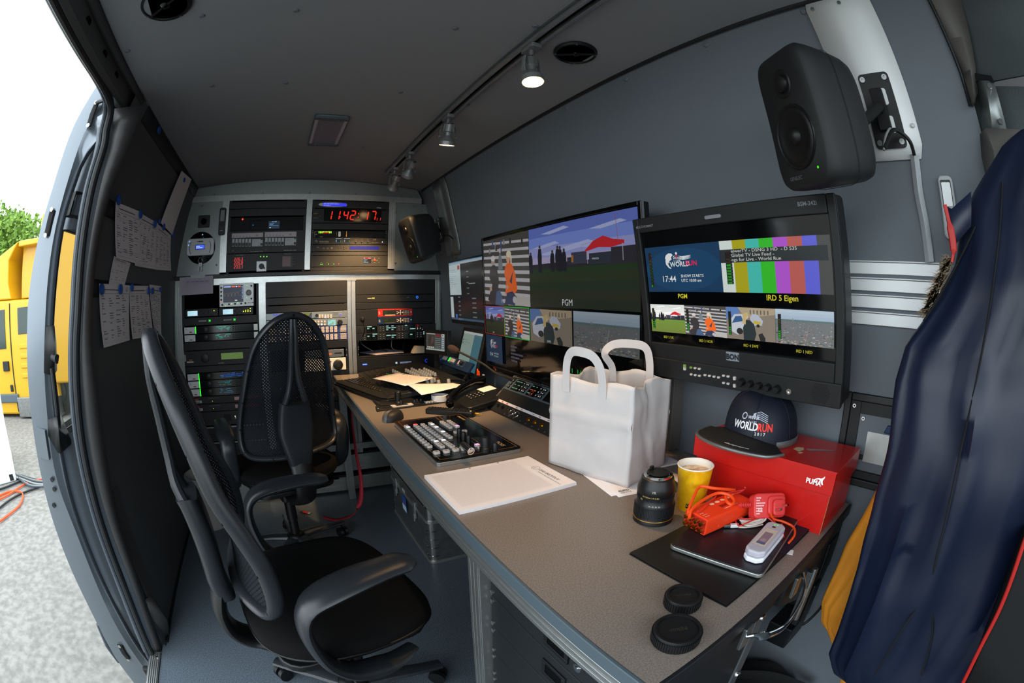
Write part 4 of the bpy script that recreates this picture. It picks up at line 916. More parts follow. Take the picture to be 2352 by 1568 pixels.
# open shelf compartment
t, L, W, H = device('open_shelf', 'open dark rack shelf holding loose papers, below the intercom panels', 'shelf', *B3, 908, 813.5, 817, 'rack_black', n=.006, depth=.30)
zsh = RK(908, 813.5)[1]
for k in range(4):
    f = MB(); P = spline([Vector((.52+.09*k, YR+.15, zsh+.12)), Vector((.50+.10*k, YR+.10, zsh+.07+.01*k)), Vector((.55+.07*k, YR+.05, zsh+.03)), Vector((.60+.09*k, YR+.12, zsh+.004))], 6); f.tube(P, .0022, 6); tag(f.build('shelf_cable', ('cable_grey', 'cable_black', 'cable_grey', 'cable_black')[k], smooth=True), ('thin grey cable looping at the left of the open rack shelf', 'black cable behind the papers on the open shelf', 'grey cable hanging behind the middle of the open shelf', 'black cable at the right of the open rack shelf')[k], 'cable')
f = MB(); g = [Vector((.50, YR+.16, zsh+.003)), Vector((.69, YR+.19, zsh+.010)), Vector((.76, YR+.04, zsh+.003)), Vector((.57, YR-.005, zsh+.003))]
f.add(g+[p+Vector((0, 0, .004)) for p in g], [(0, 1, 2, 3), (7, 6, 5, 4), (0, 4, 5, 1), (1, 5, 6, 2), (2, 6, 7, 3), (3, 7, 4, 0)]); tag(f.build('paper_stack', 'sheet_lilac'), 'loose papers lying on the open rack shelf', 'papers')
f = MB(); f.prism([(.80, zsh), (.905, zsh), (.90, zsh+.02), (.885, zsh+.022), (.885, zsh+.042), (.825, zsh+.045), (.815, zsh+.03)], 0, .05, frame((0, YR+.03, 0), (1, 0, 0), (0, 0, 1))); tag(f.build('power_brick', 'beige', bevel=.003), 'beige stepped plastic box at the right end of the open shelf', 'box')
t, L, W, H = device('disc_player', 'black disc player with blue lit label and blue half-ring, foot of the right bay', 'player', *B3, 908, 817.5, 853)
f = MB(); a = L(856, 835.5); b = L(904, 832.5); f.box(a[0], b[0], a[1], b[1], .005, .0066); f.build('disc_slot', 'black_matte', t)
d = DK(.0064); a = L(832, 838.5); b = L(843, 834); d.rect(a[0], a[1], b[0], b[1], '#2a5af0'); d.rect(a[0]+.002, a[1]+.003, b[0]-.002, b[1]-.003, '#b0d0ff'); a = L(908, 835); b = L(912, 830.5); d.rect(a[0], a[1], b[0], b[1], '#b8d8e8'); a = L(918, 834.5); b = L(940, 829); d.lines(a[0], a[1], b[0], b[1], 3, '#a8c0e8', 1.4, .4, 6); c = L(979, 827.5); d.ring(c[0], c[1], .0095, .0028, '#2050ff', 14, R(60), R(290)); d.build('display', 'screen', t)
f = MB()
for i in range(7): c = L(864+i*6.2, 842-.25*i); f.rbox(c[0]-.005, c[0]+.005, c[1]-.004, c[1]+.004, .006, .009, .001, k=1)
for i in range(5):
    for k in range(2): c = L(949+i*5.5, 829.5+k*6); f.rbox(c[0]-.0045, c[0]+.0045, c[1]-.004, c[1]+.004, .006, .0085, .001, k=1)
f.build('button_set', 'rack_dark', t)
# --- things on the silver side panels
u, v = RK(468, 508); t = thing('wall_socket', 'square black power socket on the silver panel left of the racks', 'socket', TR @ Matrix.Translation((u, v, -.010)))
f = MB(); f.box(-.038, .038, -.036, .036, 0, .008); f.build('plate', 'black_plastic', t, bevel=.003)
f = MB(); f.lathe([(.021, .008), (.021, .0095), (.018, .0095), (.018, .0), (0, .0)], n=24); f.build('outlet', 'black_matte', t, smooth=True)
u, v = RK(461, 569); t = thing('charge_controller', 'round black and white controller with blue lit display on the silver panel', 'controller', TR @ Matrix.Translation((u, v, -.010)))
f = MB(); f.lathe([(.093, 0), (.092, .010), (.085, .014), (0, .014)], n=40); f.build('back_disc', 'black_gloss', t, smooth=True)
f = MB(); f.rbox(-.088, .088, -.046, .052, .014, .034, .02); f.build('front_cover', 'white_gloss', t, bevel=.006)
d = DK(.0343); d.rect(-.030, -.012, .030, .016, '#0a1230'); d.rect(-.027, -.009, .027, .013, '#4468ff'); d.lines(-.024, -.006, .024, .010, 2, '#c8e0ff', .95, .6, 4)
for x, y in ((-.070, .036), (-.075, .016)): d.circ(x, y, .004, '#7ab0ff')
d.circ(.012, .073-.002, .0038, '#90c8ff'); d.build('display', 'screen', t)
d = DK(.0342); 
for s in (-1, 1): d.ring(0, 0, .068, .003, '#1a1c20', 14, R(150) if s < 0 else R(-30), R(210) if s < 0 else R(30))
d.rect(-.012, .030, .018, .036, '#4a4e54'); d.circ(-.018, .033, .003, '#e07030'); d.build('print', 'print', t)
u, v = RK(461, 604); t = thing('key_bunch', 'bunch of keys hanging below the round controller', 'keys', TR @ Matrix.Translation((u, v, .016)))
f = MB(); f.tube([(.012*math.cos(a), .014+.016*math.sin(a), 0) for a in np.linspace(0, 2*PI, 20, endpoint=False)], .0016, 6, closed=True); f.build('ring', 'steel', t, smooth=True)
for k, a in enumerate((-12, 8)): f = MB(); T = Matrix.Translation((.004*k, 0, .003*k)) @ Matrix.Rotation(R(a), 4, 'Z'); f.rbox(-.009, .009, -.020, .0, 0, .003, .006, T); f.box(-.003, .003, -.045, -.02, 0, .0022, T); f.build('key', 'steel', t)
a = RK(502, 541); b = RK(521, 478); t = thing('radio_handset', 'slim black handset with grey display hanging on the left upright of the upper bays', 'handset', TR @ Matrix.Translation((a[0], a[1], .002))); W = b[0]-a[0]; H = b[1]-a[1]
f = MB(); f.rbox(0, W, 0, H, 0, .024, .010); f.build('body', 'black_plastic', t, bevel=.004)
f = MB(); f.box(W*.2, W*.82, H*.5, H*.90, .024, .0255); f.build('display', 'knob_grey', t)
f = MB()
for i in range(3):
    for k in range(2): f.rbox(W*(.14+.27*i), W*(.33+.27*i), H*(.32+.07*k), H*(.37+.07*k), .024, .0265, .002, k=2)
f.build('key_group', 'rack_dark', t); d = DK(.0245); d.rect(W*.25, H*.14, W*.72, H*.165, '#9aa0a4'); d.build('lettering', 'print', t)
# paper hung on the shelf edge
c = [RK(415, 638), RK(491, 633), RK(491, 674), RK(416, 678.5)]
t = thing('hung_note', 'lined lilac sheet with pencilled boxes taped over the lower left rack', 'paper', TR @ Matrix.Translation((0, 0, .026)))
f = MB(); f.grid(lambda s, r: ((c[0][0]*(1-s)+c[1][0]*s)*(1-r)+(c[3][0]*(1-s)+c[2][0]*s)*r, (c[0][1]*(1-s)+c[1][1]*s)*(1-r)+(c[3][1]*(1-s)+c[2][1]*s)*r, .004*math.sin(s*2.6)*r), 8, 6); f.build('sheet', 'sheet_lilac', t, smooth=True)
d = DK(.0045); x0, x1, v0, v1 = c[3][0]+.02, c[1][0]-.012, c[3][1]+.02, c[1][1]-.02
for i in range(14): d.rect(x0, v0+(v1-v0)*i/13, x1, v0+(v1-v0)*i/13+.0006, '#a296b4', False)
for i in range(5): q = x0+.022+(x1-x0-.03)*i/5; d.frame(q, v0+.04, q+.022, v0+.075, .0008, '#7a74a0'); d.rect(q, v0+.083, q+.022, v0+.086, '#6a6490'); d.rect(q, v0+.05, q+.02, v0+.053, '#5a5480')
d.build('pencil_marks', 'print', t)
f = MB(); a = RK(440, 640); b = RK(473, 631); f.box(a[0], b[0], a[1], b[1], -.001, .007); f.build('tape', 'hinge_white', t)
# ================================================================ DESK
ZD = .75
DX0, DX1, DY0, DY1 = .298, .992, .194, 2.55
def bx(name, m, b, parent=None, bevel=.001, T=None):
    f = MB(); f.box(*b); return f.build(name, m, parent, bevel=bevel, T=T)
desk = thing('desk', 'long grey-brown speckled desk with grey edge and aluminium rail along the wall', 'desk', Vector((.65, 1.4, 0)))
I = Matrix.Translation((-.65, -1.4, 0))
def D(name, m, f, **k):
    f.v = [(x-.65, y-1.4, z) for x, y, z in f.v]; return f.build(name, m, desk, **k)
f = MB(); f.box(DX0+.004, DX1, DY0+.004, DY1, ZD-.026, ZD); D('tabletop', 'desk_top', f)
f = MB(); f.box(DX0-.003, DX0+.004, DY0, DY1, ZD-.026, ZD+.0004); D('edge_band', 'desk_edge', f, bevel=.002)
f = MB(); f.box(DX0+.0, DX1, DY0-.003, DY0+.004, ZD-.026, ZD+.0004); D('edge_band', 'rubber', f, bevel=.002)
f = MB(); f.box(DX0-.001, DX0+.03, DY0+.004, DY1, ZD-.062, ZD-.027)
for z in (.688+.003, .703, .7165): f.box(DX0-.003, DX0, DY0+.004, DY1, z, z+.0085)
D('edge_rail', 'alu', f, bevel=.0008)
f = MB(); f.box(DX0+.03, DX1, DY0+.012, DY0+.03, ZD-.075, ZD-.027); D('end_rail', 'rubber', f, bevel=.001)
for (x, y) in ((.31, .643), (.325, 2.47)):
    f = MB(); f.box(x-.008, x+.03, y, y+.05, 0, ZD-.062)
    for k in range(3): f.box(x-.0105, x-.008, y+.003+k*.016, y+.003+k*.016+.011, 0, ZD-.062)
    D('leg_post', 'alu', f, bevel=.001)
f = MB(); f.box(.94, .98, 2.1, 2.14, 0, ZD-.03); f.box(.94, .98, .7, .74, 0, ZD-.03); D('leg_post', 'alu_dark', f)
# drawer cabinet under the near end
cb = thing('drawer_cabinet', 'black drawer cabinet with chrome locks under the near end of the desk', 'cabinet', Vector((.48, .43, 0)))
def Cb(name, m, f, par=None, **k):
    f.v = [(x-.48, y-.43, z) for x, y, z in f.v]; return f.build(name, m, par or cb, **k)
f = MB(); f.box(.335, .62, .23, .642, .04, .686); Cb('body', 'rack_black', f)
f = MB(); f.box(.60, .632, .212, .24, 0, .69); f.box(.31, .338, .212, .24, 0, .69); Cb('corner_post', 'alu_dark', f, bevel=.003)
f = MB(); f.box(.338, .60, .216, .222, .03, .69); Cb('end_plate', 'rack_dark', f)
f = MB()
for z in (.66, .50, .30): f.lathe([(.008, 0), (.007, .005), (0, .006)], frame((.617, .212, z), (1, 0, 0), (0, 0, 1)), 12)
Cb('bolt', 'chrome', f, smooth=True)
zz = [.684, .605, .517, .428, .339, .250, .161, .06]
for i in range(7):
    f = MB(); f.box(.325, .335, .245, .640, zz[i+1]+.001, zz[i]-.001); dr = Cb('drawer', 'rack_dark', f, bevel=.0015)
    zc = (zz[i]+zz[i+1])/2
    if i < 7:
        f = MB(); y = .415; f.box(.321, .326, y-.034, y+.034, zc-.021, zc-.013); f.box(.321, .326, y-.034, y+.034, zc+.013, zc+.021); f.box(.321, .326, y-.034, y-.024, zc-.013, zc+.013); f.box(.321, .326, y+.024, y+.034, zc-.013, zc+.013); Cb('pull', 'black_plastic', f, dr, bevel=.001).parent = dr
        f = MB(); f.box(.3235, .3255, y-.024, y+.024, zc-.013, zc+.013); Cb('pull_recess', 'void', f, dr)
        f = MB(); f.lathe([(.011, 0), (.011, .003), (.009, .008), (.004, .008), (.004, .010), (0, .010)], frame((.325, .352, zc), (0, -1, 0), n=(-1, 0, 0)), 20); Cb('lock', 'chrome', f, dr, smooth=True)
        f = MB()
        for s in (-.012, .012): f.lathe([(.0055, 0), (.0055, .004), (.0025, .005), (0, .004)], frame((.325, .632, zz[i+1]+s), (0, -1, 0), n=(-1, 0, 0)), 12)
        Cb('screw', 'steel', f, dr, smooth=True)
# grab handle and folded leaf at the desk end
t = thing('grab_handle', 'polished steel grab handle bolted under the near end of the desk', 'handle', Vector((.60, .19, .70)))
def loc(o, f): f.v = [(x-o[0], y-o[1], z-o[2]) for x, y, z in f.v]; return f
f = MB(); f.tube(spline([Vector((.512, .19, .700)), Vector((.520, .172, .706)), Vector((.535, .160, .700)), Vector((.585, .152, .690)), Vector((.64, .156, .70)), Vector((.672, .166, .712)), Vector((.690, .185, .728))], 6), .0068, 10, flat=(.55, 1.3, (0, 1, .2))); loc((.60, .19, .70), f).build('bar', 'chrome', t, smooth=True)
for x in (.512, .688): f = MB(); f.box(x-.012, x+.012, .186, .194, .676, .722); loc((.60, .19, .70), f).build('foot_plate', 'steel', t, bevel=.002)
t = thing('folding_bracket', 'black folding table bracket with zinc hinge below the desk end, near the wall', 'bracket', Vector((.85, .2, .6)))
def Br(name, m, f, **k): loc((.85, .2, .6), f).build(name, m, t, **k)
f = MB(); f.add([(.66, .2, .712), (.985, .2, .712), (.985, .2, .60), (.93, .2, .46), (.875, .2, .46), (.875, .2, .56), (.66, .2, .66)]+[(x, .215, z) for x, z in ((.66, .712), (.985, .712), (.985, .60), (.93, .46), (.875, .46), (.875, .56), (.66, .66))], [(0, 1, 2, 3, 4, 5, 6), (13, 12, 11, 10, 9, 8, 7)]+[(i, (i+1) % 7, 7+(i+1) % 7, 7+i) for i in range(7)]); Br('leaf', 'rack_dark', f, bevel=.002)
f = MB(); f.box(.885, .925, .192, .20, .47, .58); f.box(.89, .96, .194, .20, .60, .69); Br('cover', 'black_plastic', f, bevel=.003)
f = MB(); f.box(.775, .79, .188, .2, .56, .68); f.cyl((.782, .186, .555), (.782, .186, .69), .007, n=12); f.box(.80, .825, .192, .2, .59, .62); Br('hinge', 'steel', f, bevel=.001)
f = MB(); f.box(.86, .96, .20, .27, .39, .455); Br('socket_box', 'black_plastic', f, bevel=.004)
t = tag(MB().tube(spline([Vector((.92, .23, .42)), Vector((.97, .20, .40)), Vector((.99, .17, .48)), Vector((1.0, .16, .60))], 6), .004, 6).build('power_cable', 'cable_black', smooth=True), 'black cable running from the box under the desk end up the wall', 'cable')
# ---------------------------------------------------------------- production switcher
x0, y0 = .367, 1.435
TS = frame((x0, y0, ZD), (0, -1, 0), n=(0, 0, 1)); SWW, SWH = .424, .254
t = thing('vision_switcher', 'black vision mixing panel with rows of lit white keys and chrome lever', 'control panel', TS)
def SW(px, py, z=.768): p = at(2, z, px, py); return y0-p.y, p.x-x0
f = MB(); f.rbox(0, SWW, 0, SWH, 0, .011, .006, k=1); f.build('base_frame', 'alu', t, bevel=.001)
f = MB(); f.rbox(.001, SWW-.001, .001, SWH-.001, .011, .0155, .006, k=1); f.build('top_plate', 'black_gloss', t, bevel=.001)
d = DK(.0157); v2 = .150
d.frame(.012, .012, SWW-.012, v2, .0012, '#a8803c'); d.frame(.012, v2+.014, SWW-.012, SWH-.010, .0012, '#a8803c'); d.rect(.245, .012, .2462, v2, '#8a6a30')
for s_, u, v, z in (('ROSS', SWW-.075, SWH-.046, .018), ('CARBONITE', .03, SWH-.030, .011)): d.text(s_, u, v, z, '#c9b078', bold=.02)
d.build('lettering', 'print_gloss', t)
ky = MB(); ky.rbox(-.0072, .0072, -.0072, .0072, 0, .0065, .003, k=2); ky = ky.build('key', 'button_grey', t, bevel=.0008); KM = ky.data
def key(u, v, lit=None, s=1.0):
    o = ky if not key.n else ky.copy(); key.n += 1
    if o is not ky: COL.objects.link(o)
    o.location = (u, v, .0155); o.scale = (s, s, 1)
    if lit: LK.append((u, v, lit, s))
    else: LK2.append((u, v, s))
key.n = 0; LK = []; LK2 = []
def row(a, b, n, lit={}):
    A_, B_ = SW(*a), SW(*b)
    for i in range(n):
        q = i/(n-1); key(A_[0]+(B_[0]-A_[0])*q, A_[1]+(B_[1]-A_[1])*q, lit.get(i))
W_ = '#f4f2ff'
row((933, 979), (986.7, 1025.5), 11, {1: W_}); row((954.5, 977), (994.5, 1009.5), 9, {0: '#f04a40'}); row((971, 975.5), (1012, 1006.5), 9); row((988.6, 973), (1034, 1004.5), 10, {1: W_, 3: W_, 6: W_})
row((1015, 969.5), (1034, 981.5), 5); row((1031, 967.6), (1050, 980), 5, {4: '#f0a8e0'}); row((1002, 1015.4), (1015.5, 1026), 4, {0: W_}); row((1019, 1013), (1039, 1026), 5, {0: W_})
for p in ((1002.7, 1039.5), (1025, 1036.5), (1046.5, 1033)): key(*SW(*p), None, 1.25)
for p in ((1047.5, 992.5), (1067, 990), (1103, 1028), (1064, 1031)): key(*SW(*p))
key(*SW(1096, 1023), '#f0a8e0')
d = DK(.0223)
for u, v, c, s in LK: d.rect(u-.0062, v-.0062, u+.0062, v+.0062, c, False)
d.build('lit_key_faces', 'glow', t)
d = DK(.0223)
for u, v, s in LK2: d.rect(u-.003*s, v-.0018, u+.003*s, v+.0022, '#7a7270', False)
d.build('key_lettering', 'print', t)
for p in ((1055, 1001), (1065, 1009), (1076.5, 1018)): u, v = SW(*p, .766); knob(t, u, v, .0075, .024, 'black_plastic', .0155)
u, v = SW(1114, 1035, .766); knob(t, u, v, .016, .012, 'black_plastic', .0155, 'joystick_base'); knob(t, u, v, .012, .040, 'rubber', .0155, 'joystick')
u, v = SW(1137, 1035, .766); knob(t, u, v, .0085, .024, 'black_plastic', .0155)
u, v = SW(1062, 1033, .768); f = MB(); f.cyl((u-.004, v-.012, .016), (u+.002, v, .040), .0015, n=8); f.build('lever_arm', 'steel', t)
a = Vector((*SW(1062, 1020, .795), .045)); b = Vector((*SW(1082, 1036, .79), .040)); f = MB(); f.cyl(a, b, .0085, .0105, n=24); f.cyl(b, b+(b-a).normalized()*.0012, .0085, .006, n=24); f.build('lever', 'chrome', t, smooth=True)
d = DK(.0157); a = SW(1082, 1004); d.rect(a[0], a[1], a[0]+.045, a[1]+.026, '#18251c'); d.build('small_display', 'print_gloss', t)
# ---------------------------------------------------------------- writing pad
TP = frame((.311, .957, ZD), (0, -1, 0), n=(0, 0, 1)); t = thing('writing_pad', 'thick pad of squared paper with a small logo at one corner, lying on the desk', 'notepad', TP)
f = MB()
for i in range(6): f.box(.0003*(i % 3), .212-.0003*(i % 2), .0003*(i % 2), .297-.0002*i, .0014*i, .0014*i+.00125)
f.build('pages', 'paper', t)
d = DK(.0086)
for i in range(50): d.rect(.016, .014+.0046*i, .196, .0143+.0046*i, '#b4acb2', False)
for i in range(40): d.rect(.016+.0046*i, .014, .0163+.0046*i, .2395, '#b4acb2', False)
d.ring(.084, .266, .0105, .0008, '#4a3a3a'); d.text('i', .082, .259, .015, '#4a3a3a'); 
dd = DK(.0087); dd.T = lambda u, v: (u, v)
d.text('DAS INSTITUT', .099, .264, .0125, '#4a3a3a'); d.lines(.11, .254, .19, .259, 1, '#8a7a7a', 1.2, .3, 2)
for u in (.035, .13): pass
d.circ(.006, .12, .0025, '#5a5a6a'); d.circ(.006, .20, .0025, '#5a5a6a'); d.build('print', 'print', t)
# ---------------------------------------------------------------- loose papers under the bag
def sheet(name, label, pts, z0, m='paper', th=.0008, cat='paper', curl=0., n=10, grp=None):
    a, b, c, d_ = [Vector(p) for p in pts]; o = (a+b+c+d_)/4; f = MB()
    def fn(u, v):
        p = (a*(1-u)+b*u)*(1-v)+(d_*(1-u)+c*u)*v; p.z += curl*math.sin(u*4.2+1)*math.sin(v*3+.6); return p-o
    f.grid(fn, n, n); q = f.build(name, m, None, smooth=True, solid=th); q.location = o; return tag(q, label, cat, grp)
P2 = lambda z, *L: [at(2, z, *p) for p in L]
a_ = P2(ZD+.001, (1421, 1141.5), (1464, 1133)); dirx = (a_[1]-a_[0]).normalized(); diry = Vector((-dirx.y, dirx.x, 0))
a0 = a_[0]; s_top = sheet('bag_sheet', 'white sheet with dark print sticking out under the paper bag, on top', [a0, a0+dirx*.2, a0+dirx*.2+diry*.29, a0+diry*.29], 0)
d = DK(.0); T_ = frame(a0+Vector((0, 0, .0016)), dirx, n=(0, 0, 1)); d.text('AUTO', .012, .022, .010, '#20242a', bold=.03); d.text('SERVICE', .012, .012, .008, '#50545a'); d.lines(.12, .22, .19, .26, 4, '#6a6a70', .9, .3, 3); lt = d.build('letterhead', 'print', None, T=T_); lt.parent = s_top; lt.matrix_parent_inverse = Matrix.Translation(s_top.location).inverted()
a0 = a_[0]-dirx*.012+diry*.012-Vector((0, 0, .0008)); dx2 = (dirx+diry*.06).normalized(); dy2 = Vector((-dx2.y, dx2.x, 0)); sheet('bag_sheet', 'white sheet lying lowest under the paper bag', [a0, a0+dx2*.2, a0+dx2*.2+dy2*.29, a0+dy2*.29], 0)
b_ = P2(ZD+.0012, (1572, 1062), (1530, 1043)); sheet('bag_sheet', 'white sheet showing between the paper bag and the yellow cup', [b_[0], b_[1], b_[1]+Vector((-.10, .02, 0)), b_[0]+Vector((-.12, .03, 0))], 0)
# ---------------------------------------------------------------- paper bag
c4 = [Vector((.634, .898, 0)), Vector((.689, .658, 0)), Vector((.869, .700, 0)), Vector((.814, .937, 0))]
bo = sum(c4, Vector())/4; bo.z = ZD+.002; t = thing('paper_bag', 'white paper carrier bag with two flat handles, creased, standing on the desk', 'bag', bo)
BH = .236; rn = random.Random(5)
def crump(p, k=1.): 
    from mathutils import noise
    q = noise.noise_vector(p*14)*.006*k+noise.noise_vector(p*45)*.0016*k; r_ = noise.cell_vector(p*16)*.0022*k; return q+r_
f = MB(); N = 22
for s in range(4):
    a, b = c4[s], c4[(s+1) % 4]; mid = (a+b)/2; inn = (Vector((bo.x, bo.y, 0))-mid).normalized()
    def fn(u, v, a=a, b=b, inn=inn, s=s):
        p = a.lerp(b, u)+Vector((0, 0, BH*v)); k = 1-abs(2*u-1)
        if s in (1, 3): p += inn*(.020*k*max(0, v-.12)**.7); p += inn*(.006*math.exp(-((u-.5)/.03)**2)*v); p -= inn*.0045*math.exp(-(((u-.5)-(.5-v)*.4)/.05)**2)
        else: p += inn*(-.005*k*math.sin(v*3)+.012*k*max(0, v-.6)); p -= inn*.004*math.exp(-((v-.62)/.014)**2); p += inn*.004*math.exp(-((v-.3-.25*u)/.02)**2)
        e = min(1, 6*min(u, 1-u)+.1); top = .006*math.sin(u*9+s*2)*max(0, v-.85)/.15
        q = crump(p, 1.)*e; p = p+q; p.z = max(0.0, p.z+top) if v > 0 else 0; return p-Vector((bo.x, bo.y, 0))
    f.grid(fn, N, N)
o = f.build('bag_body', 'paper_bag', t, smooth=True, ang=50); bmesh_tmp = bmesh.new(); bmesh_tmp.from_mesh(o.data); bmesh.ops.remove_doubles(bmesh_tmp, verts=bmesh_tmp.verts, dist=.0035); bmesh_tmp.to_mesh(o.data); bmesh_tmp.free()
md = o.modifiers.new('t', 'SOLIDIFY'); md.thickness = .0008; md.offset = 0
f = MB(); f.add([tuple(p-Vector((bo.x, bo.y, 0))+Vector((0, 0, .001))) for p in c4], [(0, 1, 2, 3)]); f.build('bag_bottom', 'paper_bag', t)
def ribbon(P, wdir, wd, name, m, par, th=.001):
    P = spline(P, 7); nn = Vector(wdir); n_ = len(P); f = MB(); W2 = []
    for i in range(n_): tg = (P[min(i+1, n_-1)]-P[max(i-1, 0)]).normalized(); W2.append(tg.cross(nn).normalized()*wd/2)
    f.loft([[p-w_ for p, w_ in zip(P, W2)], [p+w_ for p, w_ in zip(P, W2)]]); return f.build(name, m, par, smooth=False, solid=th)
rel = Vector((bo.x, bo.y, 0))
a, b = c4[0], c4[1]; e = (b-a).normalized(); out = Vector((-.97, -.22, 0))
L = lambda t_, z, o_=.0: a+(b-a)*t_+Vector((0, 0, z))+out*o_-rel
ribbon([L(.22, BH-.035, .003), L(.22, BH+.01, .004), L(.24, BH+.045, .006), L(.31, BH+.066, .010), L(.44, BH+.068, .012), L(.56, BH+.060, .010), L(.64, BH+.035, .008), L(.66, BH, .004), L(.66, BH-.035, .003)], out, .022, 'handle', 'paper_bag', t)
a2, b2 = c4[3], c4[2]; L2 = lambda t_, z, o_=.0: a2+(b2-a2)*t_+Vector((0, 0, z))-out*o_-rel
ribbon([L2(.30, BH-.03, -.014), L2(.29, BH+.01, -.018), L2(.22, BH+.045, -.03), L2(.30, BH+.070, -.02), L2(.50, BH+.076, -.012), L2(.68, BH+.070, -.008), L2(.74, BH+.035, -.006), L2(.76, BH-.03, -.010)], out, .022, 'handle', 'paper_bag', t)
# ---------------------------------------------------------------- camera lens
LC = Vector((.628, .518, ZD)); t = thing('camera_lens', 'large black zoom lens standing upright on the desk, metal mount on top', 'camera lens', LC)
f = MB(); f.lathe([(.039, 0), (.0415, .001), (.0415, .010), (.0405, .012), (.0405, .040), (.040, .042), (.0385, .046), (.037, .052), (.037, .060), (.0385, .063), (.039, .072), (.038, .078), (.034, .088), (.0325, .094), (.030, .0955)], n=48); f.build('barrel', 'lens_black', t, smooth=True, ang=40)
f = MB()
for i in range(72): a = 2*PI*i/72; f.box(.0395, .0418, -.0011, .0011, .014, .038, Matrix.Rotation(a, 4, 'Z'))
f.build('zoom_ring', 'rubber', t)
f = MB()
for i in range(90): a = 2*PI*i/90; f.box(.0368, .0385, -.0007, .0007, .0525, .0595, Matrix.Rotation(a, 4, 'Z'))
f.build('focus_ring', 'rubber', t)
f = MB(); f.lathe([(.0417, .0098), (.0421, .0104), (.0417, .011)], n=48); f.build('gold_ring', 'gold', t, smooth=True)
f = MB(); f.lathe([(.029, .0955), (.029, .100), (.0235, .101), (.0235, .096)], n=40); f.build('mount', 'chrome', t, smooth=True, ang=30)
f = MB(); f.lathe([(.0235, .103), (.0225, .104), (.018, .104), (.018, .090), (0, .090)], n=36); f.build('rear_barrel', 'black_plastic', t, smooth=True, ang=30)
f = MB(); f.lathe([(.0178, .0935), (.012, .0945), (0, .095)], n=28); f.build('rear_glass', 'glass_dark', t, smooth=True)
f = MB(); f.box(.0375, .0435, -.012, .012, .055, .078); f.build('switch_block', 'black_plastic', t, bevel=.003, T=None).rotation_euler = (0, 0, R(-20))
f = MB(); f.box(-.004, .004, .016, .021, .103, .110); f.build('lever', 'black_plastic', t)
def wrap(d, r, a0): d.T = None
def curved_text(t, items, r, m='print', name='lettering'):
    """print laid on a cylinder of radius r; items: (text, angle, height, size, colour)"""
    d = DK(0); 
    for tx, a, z, s, c in items: d.text(tx, a*r, z, s, c, 'CENTER', bold=.01)
    d.v = [((r+.0003)*math.cos(u/r), (r+.0003)*math.sin(u/r), v) for u, v, n in d.v]; return d.build(name, m, t)
va = math.atan2(-LC.y, -LC.x)
curved_text(t, [('VR', va-.1, .072, .007, '#a8a498')], .0392); curved_text(t, [('24-120mm 1:4 G ED', va-.25, .0608, .0042, '#c0a868'), ('N', va-.75, .0535, .006, '#c8b070')], .0388); curved_text(t, [('50  35  28  24', va, .0435, .0040, '#c8c4b8')], .0402)
# ---------------------------------------------------------------- coffee cup
CC = Vector((.7265, .498, ZD)); t = thing('coffee_cup', 'yellow paper coffee cup with white rim, nearly full, beside the lens', 'cup', CC)
f = MB(); f.lathe([(.0285, 0), (.029, .002), (.0385, .098), (.0378, .098), (.0372, .095), (.028, .004), (0, .004)], n=44); o = f.build('cup_wall', ['cup_yellow', 'cup_white'], t, smooth=True, ang=50)
for p in o.data.polygons:
    c = p.center; r_ = math.hypot(c.x, c.y)
    if r_ < .0284+.0095*(c.z/.098)-.0002 and c.z > .003: p.material_index = 1
f = MB(); f.tube([(.0385*math.cos(a), .0385*math.sin(a), .0985) for a in np.linspace(0, 2*PI, 44, endpoint=False)], .0016, 8, closed=True); f.build('rim', 'cup_white', t, smooth=True)
f = MB(); f.lathe([(.0365, .084), (0, .0845)], n=36); f.build('coffee', 'coffee', t)
va = math.atan2(-CC.y, -CC.x); d = DK(0); r = .0305; d.rect(va*r-.009, .010, va*r-.001, .021, '#15150c'); d.ring(va*r-.005, .0165, .0025, .001, '#e8c820', 10); d.text('Fairtrade', va*r+.002, .010, .006, '#15150c', bold=.02)
d.v = [((.0291+.097*v+.0004)*math.cos(u/r), (.0291+.097*v+.0004)*math.sin(u/r), v) for u, v, n in d.v]; d.build('print', 'print', t)
# ---------------------------------------------------------------- lens caps
def rcap(name, lab, c, r, h, ribs, inset, txt=None):
    t = thing(name, lab, 'lens cap', Vector((c[0], c[1], ZD)), 'loose black lens caps on the desk'); f = MB(); f.lathe([(r*.97, 0), (r, .002), (r*.97, h-.003), (r*.94, h), (r*inset, h), (r*inset, h-.003), (0, h-.003)], n=48); f.build('cap', 'lens_black', t, smooth=True, ang=40)
    f = MB()
    for i in range(ribs): a = 2*PI*i/ribs; f.box(r*.975, r*1.02, -.0012, .0012, .003, h-.004, Matrix.Rotation(a, 4, 'Z'))
    f.build('rib_ring', 'black_plastic', t)
    if txt: d = DK(h-.0028); d.text(txt, 0, -.003, r*.30, '#2e2a26', 'CENTER', bold=.02); o = d.build('lettering', 'print_gloss', t); o.rotation_euler = (0, 0, R(150))
rcap('rear_lens_cap', 'small ribbed black lens cap at the folder corner', (.455, .290), .029, .020, 44, .80, 'Nikon')
rcap('rear_lens_cap', 'larger smooth black lens cap nearest the end of the desk', (.389, .243), .0345, .021, 60, .84, 'Nikon')
